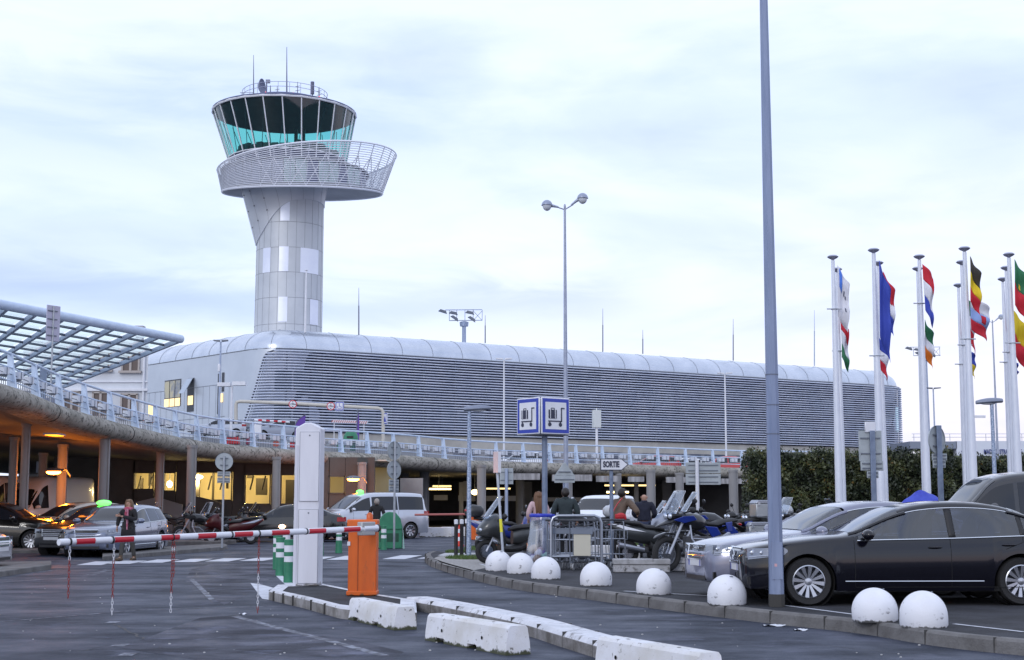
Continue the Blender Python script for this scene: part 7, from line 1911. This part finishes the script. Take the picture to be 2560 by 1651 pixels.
m = MB(); m.torus((0, -.01, 1.47), .095, .045, 20, 8, 'Z'); m.pipe([(.03, -.10, 1.46), (.05, -.155, 1.30), (.055, -.17, 1.10), (.06, -.175, .88)], [.04, .045, .042, .03], 8, flat=.6); m.pipe([(-.02, -.10, 1.46), (-.01, -.16, 1.32), (.02, -.165, 1.15)], [.035, .04, .03], 8, flat=.6); m.build('scarf', SCF, T)
c = place(942, 50.5); person(c, R(176), 'grey haired man in a black jacket standing before the silver minivan', H=1.66, jacket=DKC, trousers=DKC, hair=mat('grey_hair', (.30, .27, .25), .6), elbows=(.1, .1), step=.03)
c = place(1346, 35.6, PZ); person(c, R(196), 'woman in a pale pink coat with long brown hair at the luggage sign', H=1.66, jacket=mat('pink_coat', (.52, .36, .38), .8, 0, (.60, .43, .45), 5, bump=.3, bscale=20), trousers=JEAN, hair=BRH, hair_len=.50, coat=.25, step=.03)
c = place(1414, 34, PZ); person(c, R(178), 'broad man in a dark green jacket seen from behind at the trolley rack', H=1.74, jacket=mat('green_jacket', (.022, .034, .040), .8, 0, (.034, .050, .056), 4, bump=.5, bscale=18), trousers=DKC, hair=DKH, wide=1.12, puff=1.06, elbows=(.15, .15), step=.04)
c = place(1546, 34, PZ); T = person(c, R(150), 'man in a brown jacket bending forward with a red bag at his hip', H=1.73, lean=.24, jacket=mat('brown_jacket', (.10, .066, .046), .75, 0, (.145, .10, .072), 6, bump=.4, bscale=20), trousers=DKC, hair=DKH, arms=((.5, -.5), (.2, .3)), elbows=(.6, .3), step=.1, puff=1.05)
m = MB(); m.pipe([(-.12, .02, 1.50), (-.02, .11, 1.35), (.08, .16, 1.15), (.14, .17, 1.0)], .022, 6, flat=.5); m.build('bag_strap', REDS, T)
bg = thing('shoulder_bag', 'small bright red shoulder bag on the back of the man in brown', 'bag', c + Vector((.04, -.26, 1.02)), R(150))
m = MB(); m.ell((0, 0, 0), (.15, .07, .12), 14, 8); m.smooth = False; m.box((0, .02, .04), (.24, .13, .10)); m.build('pouch', RED, bg, bevel=.02)
c = place(1611, 36, PZ); person(c, R(170), 'bald man in a navy padded jacket seen from behind, left of the touring motorcycles', H=1.64, jacket=DKN, trousers=JEAN, bald=True, wide=1.1, puff=1.1, elbows=(.5, .5), step=.05)
c = place(1663, 55, -0.0); T = person(c, R(10), 'man in a brown coat and white scarf facing us, small in the distance', H=1.56, jacket=mat('umber_coat', (.07, .055, .05), .8), trousers=DKC, hair=DKH, step=.05)
m = MB(); m.torus((0, -.01, 1.46), .10, .05, 18, 8, 'Z'); m.pipe([(.0, -.12, 1.44), (.0, -.16, 1.3), (.0, -.165, 1.0)], [.045, .05, .045], 8, flat=.5); m.build('scarf', WHITEP, T)

# ================================================================ MOTORCYCLES AND SCOOTERS
WSC = glassmat('windscreen', (.78, .83, .90), .10, .04)
MBL = mat('moto_blue', (.012, .035, .26), .3, coat=.6); MGR = mat('moto_grey', (.05, .055, .06), .35, .3, coat=.4); MSI = mat('moto_silver', (.36, .38, .44), .3, .6); SEATM = mat('moto_seat', (.02, .02, .022), .7); ENG = mat('engine_metal', (.14, .14, .15), .4, .7); MPN = mat('pannier_alu', (.40, .42, .44), .4, .7, (.46, .48, .50), 5)
MRF = mat('mirror_glass', (.85, .9, 1.0), .05, 1.0)
def bwheel(T, x, r, w_, disc=True, nm='front_wheel'):
    m = MB(); m.torus((x, 0, r), r - w_ * .5, w_ * .5, 32, 10, 'Y'); wh = m.build(nm, RUBBER, T)
    m = MB(); m.torus((x, 0, r), r - w_ * 1.05, .014, 28, 6, 'Y')
    for k in range(10): a = 2 * PI * k / 10; m.tube((x, 0, r), (x + (r - w_) * math.cos(a), 0, r + (r - w_) * math.sin(a)), .008, n=5)
    m.lathe([(.035, -.06), (.035, .06)], 12, (x, 0, r), 'Y'); m.build('rim', ALLOY, wh)
    m = MB(); m.lathe([(.05, .065), (.14, .065), (.14, .07), (.05, .07)], 24, (x, 0, r), 'Y'); m.lathe([(.05, -.065), (.14, -.065), (.14, -.07), (.05, -.07)], 24, (x, 0, r), 'Y'); m.build('brake_disc', CHROME, wh)
def blob(m, sts, n=14, e=1.0):
    rings = []
    for x, z, ry, rz in sts:
        ring = []
        for k in range(n):
            a = 2 * PI * k / n; ca, sa = math.cos(a), math.sin(a); ring.append(Vector((x, ry * abs(ca) ** e * (1 if ca > 0 else -1), z + rz * abs(sa) ** e * (1 if sa > 0 else -1))))
        rings.append(ring)
    m.loft(rings)
def mirrors(T, x, z, y, up=.14):
    for s in (1, -1):
        m = MB(); m.pipe([(x, s * y * .7, z), (x - .02, s * y, z + up * .7), (x - .02, s * (y + .03), z + up)], .008, 6); m.ell((x - .01, s * (y + .04), z + up + .04), (.02, .075, .05), 12, 6); mm = m.build('mirror', BLACK, T)
        m = MB(); m.ell((x - .025, s * (y + .04), z + up + .04), (.01, .066, .043), 12, 6); m.build('mirror_glass', MRF, mm)
def box_case(T, x, z, l, w_, h, mt, nm, y=0, lid=None):
    m = MB(); m.smooth = False; m.prism([(x - l / 2, y - w_ / 2, z), (x + l / 2, y - w_ / 2, z), (x + l / 2 * 1.0, y - w_ / 2, z + h * .8), (x - l / 2, y - w_ / 2, z + h * .8)], (0, w_, 0)); o = m.build(nm, mt, T, bevel=.02)
    m = MB(); m.smooth = False; m.prism([(x - l / 2 - .01, y - w_ / 2 - .01, z + h * .8), (x + l / 2 + .01, y - w_ / 2 - .01, z + h * .8), (x + l / 2 - .05, y - w_ / 2 - .01, z + h), (x - l / 2 + .05, y - w_ / 2 - .01, z + h)], (0, w_ + .02, 0)); m.build('lid', lid or mt, o, bevel=.01)
    m = MB(); m.smooth = False
    for sx in (-1, 1): m.box((x + sx * l * .35, y - w_ / 2 - .012, z + h * .78), (.05, .02, .07)); m.box((x + sx * l * .35, y + w_ / 2 + .012, z + h * .78), (.05, .02, .07))
    m.build('latch', CHROME, o)
def adventure(loc, rz, label, col=MBL, screen=True, cases=True, col2=mat('moto_black', (.014, .015, .02), .3, coat=.4), name='motorcycle', z=0):
    T = thing(name, label, 'motorcycle', loc, rz, 'parked motorcycles and scooters')
    bwheel(T, .76, .33, .12); bwheel(T, -.76, .32, .15, nm='rear_wheel')
    m = MB()
    for s in (1, -1): m.tube((.78, s * .11, .33), (.42, s * .11, .98), .028, .032, 10)
    m.build('fork', MSI, T)
    m = MB(); blob(m, [(1.06, .62, .02, .01), (.98, .66, .07, .02), (.80, .71, .08, .025), (.6, .70, .06, .02), (.52, .68, .03, .01)]); m.build('front_fender', col2, T)
    m = MB(); m.smooth = False; m.box((.02, 0, .48), (.46, .30, .34)); m.smooth = True
    for s in (1, -1): m.tube((.06, s * .14, .42), (.08, s * .40, .44), .09, .10, 14); m.pipe([(.14, s * .38, .38), (.28, s * .20, .30), (-.2, s * .15, .26)], .022, 8)
    m.build('engine', ENG, T, bevel=.02)
    m = MB()
    for s in (1, -1): m.pipe([(.35, s * .20, .86), (.38, s * .28, .62), (.28, s * .40, .40), (.05, s * .42, .30), (-.1, s * .30, .32)], .016, 8); m.pipe([(.38, s * .28, .62), (.15, s * .40, .60), (-.02, s * .42, .46), (.05, s * .42, .30)], .014, 8)
    m.build('crash_bar', MSI, T)
    m = MB(); m.pipe([(.40, 0, .95), (.1, 0, .75), (-.25, 0, .62), (-.5, 0, .75), (-.85, 0, .86)], .035, 8); m.pipe([(-.2, .1, .4), (-.76, .1, .32)], .04, 8); m.build('frame', BLACK, T)
    m = MB(); blob(m, [(.52, .98, .05, .05), (.42, .96, .17, .14), (.25, .93, .21, .17), (.05, .92, .20, .16), (-.12, .88, .12, .10), (-.18, .86, .05, .04)], e=.8); m.build('tank', col2, T)
    m = MB()
    for s in (1, -1):
        m.prism([(.68, s * .10, .96), (.52, s * .22, 1.03), (.30, s * .235, 1.04), (.22, s * .235, .96), (.50, s * .20, .90)], (0, s * .025, 0))
    m.build('side_panel', col, T, bevel=.01)
    m = MB(); blob(m, [(1.02, .83, .02, .01), (.86, .88, .07, .03), (.70, .92, .10, .05), (.62, .96, .10, .06)]); m.build('beak', col2, T)
    m = MB(); blob(m, [(.72, 1.03, .06, .05), (.66, 1.04, .13, .09), (.56, 1.04, .15, .10), (.46, 1.02, .10, .06)]); m.build('headlight_fairing', BLACK, T)
    for s in (1, -1): m = MB(); m.ell((.72, s * .065, 1.03), (.03, .055, .05), 14, 8); m.build('headlight', mat('moto_lens', (.7, .75, .85), .08, .6), T)
    m = MB(); blob(m, [(-.05, .87, .05, .03), (-.12, .88, .13, .05), (-.35, .86, .17, .055), (-.52, .90, .16, .06), (-.85, .94, .13, .05), (-.95, .94, .06, .03)]); m.build('seat', SEATM, T)
    m = MB()
    for s in (1, -1): m.prism([(-.05, s * .13, .84), (-.30, s * .18, .82), (-.42, s * .16, .68), (-.22, s * .14, .62)], (0, s * .03, 0)); m.prism([(-.55, s * .14, .90), (-.72, s * .13, .92), (-.72, s * .13, .74), (-.60, s * .14, .72)], (0, s * .03, 0))
    m.build('blue_panel', col, T, bevel=.01)
    m = MB(); m.pipe([(.34, .42, 1.12), (.36, .28, 1.13), (.40, .10, 1.09), (.40, -.10, 1.09), (.36, -.28, 1.13), (.34, -.42, 1.12)], .014, 8)
    for s in (1, -1): m.tube((.34, s * .42, 1.12), (.35, s * .30, 1.13), .022, n=8); m.ell((.42, s * .38, 1.14), (.04, .09, .06), 10, 6)
    m.build('handlebar', BLACK, T)
    mirrors(T, .36, 1.13, .30)
    if screen:
        m = MB(); m.grid(lambda u, v: (.70 - .28 * u + .06 * math.cos((v - .5) * 3), (v - .5) * .46 * (1 - .25 * u), 1.08 + .42 * u), 6, 8); m.build('windshield', WSC, T, solid=.006)
        m = MB(); e_ = [(.70 - .28 * u + .06 * math.cos(1.5), sg * .23 * (1 - .25 * u), 1.08 + .42 * u) for sg, u in [(1, 0), (1, .5), (1, 1)]]; e2 = [(x, -y, zz) for x, y, zz in reversed(e_)]
        m.pipe(e_ + [(.48, 0, 1.51)] + e2, .004, 5); m.build('screen_edge', MATS['reflective_white'], T)
    m = MB(); m.pipe([(-.1, -.16, .35), (-.5, -.20, .45), (-.62, -.22, .5)], .025, 8); m.tube((-.58, -.22, .48), (-.98, -.24, .66), .055, .06, 14); m.build('exhaust', MSI, T)
    m = MB(); blob(m, [(-.90, .86, .08, .03), (-1.05, .80, .09, .02), (-1.12, .72, .08, .015)]); m.build('tail_unit', BLACK, T); m = MB(); m.ell((-1.03, 0, .86), (.03, .07, .03), 10, 6); m.build('tail_light', TAILL, T)
    if cases:
        box_case(T, -.98, 1.0, .40, .46, .34, MPN, 'top_case', lid=MATS['moto_silver'])
        for s in (1, -1): box_case(T, -.78, .52, .46, .24, .38, MPN, 'pannier', y=s * .36, lid=MSI)
    m = MB(); m.pipe([(-.1, .14, .3), (-.02, .34, .02)], .012, 6); m.build('side_stand', BLACK, T)
    return T
def scooter(loc, rz, label, col=MGR, top=None, screen=.45, sc_=1.0, stripe=None):
    T = thing('scooter', label, 'scooter', loc, rz, 'parked motorcycles and scooters')
    bwheel(T, .72, .27, .12); bwheel(T, -.68, .27, .14, nm='rear_wheel')
    m = MB()
    for s in (1, -1): m.tube((.74, s * .08, .27), (.55, s * .08, .66), .022, n=8)
    m.build('fork', MSI, T)
    m = MB(); blob(m, [(.98, .52, .03, .01), (.88, .56, .08, .03), (.72, .58, .09, .04), (.58, .54, .07, .03)]); m.build('front_fender', col, T)
    m = MB(); blob(m, [(.96, .70, .05, .04), (.88, .74, .18, .13), (.74, .80, .26, .22), (.58, .84, .27, .26), (.46, .82, .24, .30), (.36, .66, .20, .26), (.30, .50, .17, .16)], e=.75); m.build('front_fairing', col, T, angle=60)
    m = MB(); blob(m, [(.40, .34, .20, .08), (.2, .32, .24, .08), (-.05, .34, .25, .09), (-.2, .42, .22, .12)], e=.7); m.build('floorboard', BLACK, T)
    m = MB(); blob(m, [(.10, .58, .10, .16), (-.10, .62, .17, .20), (-.40, .66, .20, .20), (-.70, .70, .19, .17), (-.95, .80, .13, .10), (-1.12, .88, .05, .04)], e=.8); m.build('rear_body', col, T, angle=60)
    m = MB()
    for s in (1, -1): m.prism([(-.30, s * .20, .72), (-.95, s * .14, .90), (-1.08, s * .07, .90), (-.80, s * .185, .78)], (0, s * .012, 0))
    m.build('body_stripe', stripe or MSI, T)
    m = MB(); blob(m, [(.18, .76, .08, .04), (.05, .80, .16, .06), (-.30, .82, .19, .07), (-.42, .90, .17, .06), (-.85, .95, .14, .05), (-.98, .95, .07, .03)]); m.build('seat', SEATM, T)
    for s in (1, -1): m = MB(); m.ell((.90, s * .10, .76), (.04, .08, .04), 12, 6); m.build('headlight', MATS['moto_lens'], T)
    m = MB(); m.pipe([(.34, .36, 1.06), (.42, .20, 1.08), (.46, 0, 1.06), (.42, -.20, 1.08), (.34, -.36, 1.06)], .014, 8); m.ell((.46, 0, 1.06), (.10, .14, .06), 12, 6)
    for s in (1, -1): m.ell((.40, s * .33, 1.06), (.06, .08, .07), 12, 8)
    m.build('handlebar', BLACK, T); mirrors(T, .50, 1.10, .24, .12)
    m = MB(); m.grid(lambda u, v: (.74 - .34 * u * screen / .45 + .07 * math.cos((v - .5) * 3), (v - .5) * .44 * (1 - .3 * u), 1.02 + screen * u), 6, 8); m.build('windshield', WSC, T, solid=.006)
    m = MB(); m.tube((-.35, -.20, .32), (-.95, -.22, .44), .05, .065, 14); m.build('exhaust', MSI, T)
    m = MB(); m.smooth = False; m.box((-.45, .0, .32), (.5, .2, .14)); m.build('engine', ENG, T, bevel=.02)
    m = MB(); m.ell((-1.10, 0, .88), (.03, .10, .03), 10, 6); m.build('tail_light', TAILL, T)
    if top:
        m = MB(); blob(m, [(-.72, 1.14, .12, .08), (-.80, 1.14, .22, .15), (-1.0, 1.15, .25, .17), (-1.16, 1.14, .20, .14), (-1.22, 1.12, .08, .06)], e=.7); o = m.build('top_case', top, T, angle=60); m = MB(); m.ell((-1.19, .0, 1.16), (.04, .18, .035), 12, 6); m.build('reflector', RED, o)
    return T
fw = G(1675, 1431, PZ); hd_ = R(212); T1_ = adventure(fw - Vector((math.cos(hd_), math.sin(hd_), 0)) * .76 + Vector((0, .15, 0)), hd_, 'big blue and black touring motorcycle with tall clear windshield, nose towards us', cases=False)
T1_.scale = (1.08, 1.08, 1.08)
T2_ = adventure(place(1790, 31.4, PZ), R(188), 'touring motorcycle with grey top case and panniers right behind the blue and black one', col=MBL)
T2_.scale = (1.07, 1.07, 1.07)
scooter(place(1640, 32.6, PZ), R(12), 'large dark scooter seen from its tail, left of the blue touring motorcycle', col=MGR, stripe=MATS['reflective_white'])
scooter(place(1290, 33.2, PZ), R(200), 'dark grey maxi scooter left of the transparent rubbish bag', col=MGR, screen=.5, stripe=MSI)
scooter(place(1275, 38.5, PZ), R(8), 'scooter with a dark top case and red reflector behind the leaning pole', col=mat('scooter_blue', (.02, .04, .25), .3, coat=.5), top=mat('topcase_dark', (.03, .032, .036), .4), screen=.3)
adventure(place(1930, 33.5, PZ), R(200), 'dark motorcycle with round mirrors just right of the galvanised post', col=MGR, screen=False, cases=False)
adventure(place(2000, 37.5, PZ), R(215), 'motorcycle parked by the hedge left of the leftmost flagpole', col=MSI, cases=False)
scooter(place(2036, 39, PZ), R(20), 'dark scooter with grey top case below the leftmost flagpole', col=MGR, top=MPN)
scooter(place(2140, 38, PZ), R(205), 'scooter whose pointed screen shows above the silver sedan, left of the second flagpole', col=MSI, screen=.35)
scooter(place(1440, 37.5, PZ), R(185), 'scooter with pale top case right of the man in the dark green jacket', col=MSI, top=mat('topcase_pale', (.50, .52, .56), .4))
adventure(place(1478, 35.5, PZ), R(178), 'dark motorcycle standing between the green jacketed man and the SORTIE post', col=MGR, cases=False)
adventure(place(1740, 34.5, PZ), R(196), 'motorcycle between the two blue touring motorcycles', col=MGR, cases=False, screen=False)
adventure(place(1878, 36, PZ), R(205), 'motorcycle with a round mirror high above the grey top case', col=MGR, cases=False, screen=False)
scooter(place(1705, 37, PZ), R(190), 'scooter behind the tall windshield of the blue touring motorcycle', col=MSI, screen=.4)
c = place(2290, 36, PZ); T = thing('covered_scooter', 'scooter hidden under a bright blue tarpaulin in front of the hedge', 'scooter', c, R(3), None)
m = MB(); rdt = random.Random(2)
m.grid(lambda u, v: (lerp(-.95, .72, u), (v - .5) * (.9 - .35 * math.sin(PI * v)), max(.1, (1.22 + .46 * math.exp(-((u - .66) / .34) ** 2) - .25 * (1 - u) ** 3 + .02 * math.sin(25 * u + 9 * v)) * (math.sin(PI * v) ** .35))), 28, 14); m.build('tarpaulin', mat('blue_tarp', (.03, .05, .42), .5, 0, (.05, .08, .52), 4, bump=.5, bscale=12), T)
# shaded motorcycles beyond the columns
adventure(place(505, 53, 0), R(200), 'shaded motorcycle under the viaduct left of the dark saloon', col=MGR, cases=False); adventure(place(545, 54.5, 0), R(235), 'shaded motorcycle silhouetted against the widest lit window', col=MGR, cases=False)
scooter(place(580, 52, 0), R(190), 'dark red scooter in the shade under the viaduct', col=mat('shade_red', (.06, .004, .006), .35), screen=.3); scooter(place(640, 60, 0), R(170), 'scooter in the shade silhouetted before the lit window behind the dark saloon', col=MGR); adventure(place(420, 56, 0), R(185), 'shaded motorcycle between the two middle columns under the viaduct', col=MGR, cases=False)
adventure(place(665, 62, 0), R(200), 'second shaded motorcycle before the window behind the dark saloon', col=MGR, cases=False)

# ================================================================ LUGGAGE TROLLEYS, RACK, RUBBISH BAG
TM = mat('trolley_steel', (.34, .37, .43), .35, .75); TMD = mat('trolley_dark', (.05, .055, .07), .5, .3); BEI = mat('beige_panel', (.52, .50, .42), .6)
RK = thing('trolley_rack', 'grey tubular rack holding the luggage trolleys', 'rack', place(1440, 30.6, PZ))
D_ = 30.4
def tubeframe(x0, x1, yt, D, nm, r=.032):
    a, b = place(x0, D, PZ), place(x1, D, PZ); zt = P((x0 + x1) / 2, yt, D).z; m = MB(); q = .14
    m.pipe([a, Vector((a.x, D, zt - q)), Vector((a.x + q * .3, D, zt - q * .3)), Vector((a.x + q, D, zt)), Vector((b.x - q, D, zt)), Vector((b.x - q * .3, D, zt - q * .3)), Vector((b.x, D, zt - q)), b], r, 10)
    m.pipe([Vector((a.x, D, PZ + .28)), Vector((b.x, D, PZ + .28))], r * .7, 8); m.build(nm, TM, RK, world=True)
tubeframe(1378, 1503, 1290, 29.6, 'hoop', .033); tubeframe(1372, 1470, 1292, 31.4, 'hoop', .026)
m = MB()
for x in (1378, 1503): a = place(x, 29.6, PZ); m.lathe([(.06, 0), (.06, .015)], 12, a)
m.build('foot_plate', TMD, RK, world=True)
def trolley(loc, rz, label, panel=True, plate=True):
    T = thing('luggage_trolley', label, 'luggage trolley', loc, rz, 'luggage trolleys in the rack')
    m = MB()
    for s in (1, -1):
        m.pipe([(-.42, s * .27, .16), (-.46, s * .27, .6), (-.50, s * .26, .98), (-.52, s * .22, 1.02)], .014, 8); m.pipe([(-.42, s * .27, .16), (.45, s * .22, .13), (.50, s * .20, .18)], .014, 8)
        m.pipe([(-.40, s * .12, .18), (-.44, s * .12, .60)], .009, 6)
    m.pipe([(-.42, -.27, .30), (-.42, .27, .30)], .012, 8); m.pipe([(-.46, -.27, .62), (-.46, .27, .62)], .012, 8); m.build('frame', TM, T)
    m = MB(); m.pipe([(-.52, -.30, 1.02), (-.52, .30, 1.02)], .022, 10); m.pipe([(-.50, -.24, .95), (-.56, -.1, .90), (-.56, .1, .90), (-.50, .24, .95)], .012, 8); m.build('handle', TMD, T)
    m = MB(); m.smooth = False
    for k in range(6): m.box((.02, (k - 2.5) * .08, .17), (.82, .018, .012))
    for x in (-.25, .05, .35): m.box((x, 0, .155), (.02, .44, .015))
    m.build('platform', TMD, T)
    m = MB()
    for k in range(6): m.pipe([(-.40, (k - 2.5) * .095, .62), (-.24, (k - 2.5) * .09, .60), (-.22, (k - 2.5) * .088, .78)], .006, 5)
    m.pipe([(-.46, -.25, .80), (-.22, -.23, .80), (-.22, .23, .80), (-.46, .25, .80)], .008, 6); m.build('basket', TM, T)
    if panel:
        m = MB(); m.smooth = False; m.box((-.475, 0, .52), (.015, .36, .44)); m.build('panel', BEI, T, bevel=.006)
    if plate:
        m = MB(); m.smooth = False; m.box((-.49, 0, .80), (.02, .46, .12)); m.build('top_plate', mat('slate_plate', (.16, .19, .25), .5), T, bevel=.006)
    for x, y in ((-.36, .22), (-.36, -.22), (.42, 0)):
        m = MB(); m.torus((x, y, .075), .055, .018, 20, 8, 'Y'); wh = m.build('wheel', mat('pale_tyre', (.35, .36, .38), .6), T); m = MB(); m.lathe([(.05, -.012), (.05, .012)], 14, (x, y, .075), 'Y'); m.tube((x, y, .08), (x, y, .16), .014, n=6); m.build('hub', TMD, wh)
    return T
t0 = trolley(place(1470, 29.9, PZ), R(72), 'nearest luggage trolley, with the beige panel, in the rack')
t1 = trolley(place(1440, 30.4, PZ), R(78), 'luggage trolley nested just behind the beige panelled one', False, True)
for x, d, rz, lab in [(1408, 30.2, 80, 'left luggage trolley in the rack, next to the rubbish bag'), (1520, 30.8, 64, 'luggage trolley directly left of the SORTIE post'), (1556, 30.9, 60, 'rightmost luggage trolley, right of the SORTIE post'), (1480, 31.9, 70, 'luggage trolley in the back row behind the beige panelled one')]:
    if x > 1500: trolley(place(x, d, PZ), R(rz), lab, False, False)
    else: dup(t1, place(x, d, PZ), R(rz), lab)
# rubbish bag holder
c = place(1352, 30.2, PZ); T = thing('rubbish_bag', 'transparent rubbish bag hanging from a blue rimmed ring, half full of litter', 'rubbish bag', c); zr_ = P(1352, 1289, 30.2).z - PZ
m = MB(); m.torus((0, 0, zr_), .225, .022, 32, 8, 'Z', 1.6); m.smooth = False; m.box((.25, 0, zr_ - .02), (.10, .08, .09)); m.build('rim', mat('rim_blue', (.02, .04, .45), .35), T)
m = MB(); rdb = random.Random(8)
m.loft([[Vector((r * (1 + .07 * math.sin(7 * a + 3 * z) + .03 * math.sin(13 * a)) * math.cos(a) + dx, r * (1 + .07 * math.sin(7 * a + 3 * z)) * math.sin(a), z)) for a in [2 * PI * k / 40 for k in range(40)]] for r, z, dx in [(.222, zr_, 0), (.20, zr_ - .12, -.01), (.205, zr_ - .35, -.03), (.23, zr_ - .6, -.06), (.25, .22, -.07), (.22, .08, -.05), (.06, .04, -.03)]], False); m.build('bag', CLEAR, T)
LIT = [mat('litter_white', (.72, .72, .78), .6), mat('litter_mint', (.35, .58, .52), .6), mat('litter_kraft', (.38, .27, .20), .7), mat('litter_pink', (.60, .45, .50), .6), mat('litter_purple', (.16, .10, .34), .6)]
for i in range(16):
    m = MB(); x, y, z = rdb.uniform(-.18, .10), rdb.uniform(-.14, .14), .12 + .42 * i / 16 * rdb.uniform(.5, 1.1); s_ = rdb.uniform(.05, .10)
    m.grid(lambda u, v: (x + s_ * math.cos(6.28 * u) * math.sin(PI * v) * (1 + .25 * math.sin(9 * u + 5 * v)), y + s_ * math.sin(6.28 * u) * math.sin(PI * v), z + s_ * .9 * math.cos(PI * v) + .012 * math.sin(17 * u)), 12, 7); m.build('litter', LIT[(0, 0, 1, 3, 0, 2, 4)[i % 7]], T)
m = MB(); m.smooth = False; m.box((0, 0, .015), (.5, .5, .03)); m.build('base', mat('base_blue', (.25, .32, .45), .6), T)
m = MB(); m.lathe([(.03, 0), (.03, zr_)], 10, (.26, .02, 0)); m.lathe([(.02, 0), (.02, zr_)], 10, (.31, -.02, 0)); m.build('stand', TM, T)
# concrete barriers behind the trolleys
m = MB(); m.smooth = False; c = place(1540, 34.5, PZ); m.loft([[Vector((x, y, z)) for y, z in ((-.16, 0), (-.13, .20), (-.09, .36), (.09, .36), (.13, .2), (.16, 0))] for x in (-.62, .56)], True, True, False)
o = m.build('concrete_block', CONCW, bevel=.03); o.location = c; tag(o, 'white concrete block behind the luggage trolleys', 'concrete block', 'white concrete separator blocks')
def lowwall(x0, x1, D, lab):
    a, b = place(x0, D, PZ), place(x1, D + .3, PZ); m = MB(); m.smooth = False; L_ = b.x - a.x
    m.box((L_ / 2, 0, .075), (L_, .26, .15)); m.box((L_ / 2, 0, .21), (L_ + .02, .30, .115)); o = m.build('kerb_block', mat('old_kerb_block', (.30, .30, .31), .8, 0, (.42, .42, .44), 4, 8, .4, .6, .5, 40, col3=(.07, .065, .06), scale3=6, lo3=.56, hi3=.66), bevel=.02); o.location = a; tag(o, lab, 'kerb block', 'stacked kerb stones behind the domes')
lowwall(1532, 1668, 28.9, 'stacked kerb stones left of the touring motorcycle front wheel'); lowwall(1676, 1760, 29.4, 'stacked kerb stones right of the touring motorcycle front wheel')
# second barrier and odds under the deck
c = place(1186, 58); T = thing('parking_barrier', 'distant orange barrier with lowered red boom beside the round column', 'barrier', c); m = MB(); m.smooth = False; m.box((0, 0, .5), (.32, .32, 1.0)); m.build('cabinet', ORG, T, bevel=.02)
m = MB(); m.tube((.1, -.2, 1.03), (-2.4, -.2, 1.0), .045, n=10); m.build('boom', mat('dull_red_boom', (.40, .12, .11), .5), T); m = MB(); m.lathe([(.09, -.22), (.09, -.1)], 14, (.0, 0, 1.03), 'Y'); m.build('hub', ENG, T)
for i, (px, D, w_, lab) in enumerate([(1090, 62, 1.4, 'low white concrete block under the deck right of the silver minivan'), (1135, 63, 1.2, 'low white concrete block under the deck left of the distant orange barrier'), (1228, 64, 1.5, 'low pale concrete block right of the round column by the street lamp')]):
    m = MB(); m.smooth = False; m.prism([(-w_ / 2, -.15, 0), (w_ / 2, -.15, 0), (w_ / 2 - .05, -.15, .42), (-w_ / 2 + .05, -.15, .42)], (0, .3, 0)); o = m.build('concrete_block', CONCW, bevel=.02); o.location = place(px, D); tag(o, lab, 'concrete block', 'white concrete separator blocks')
c = place(335, 62.5);
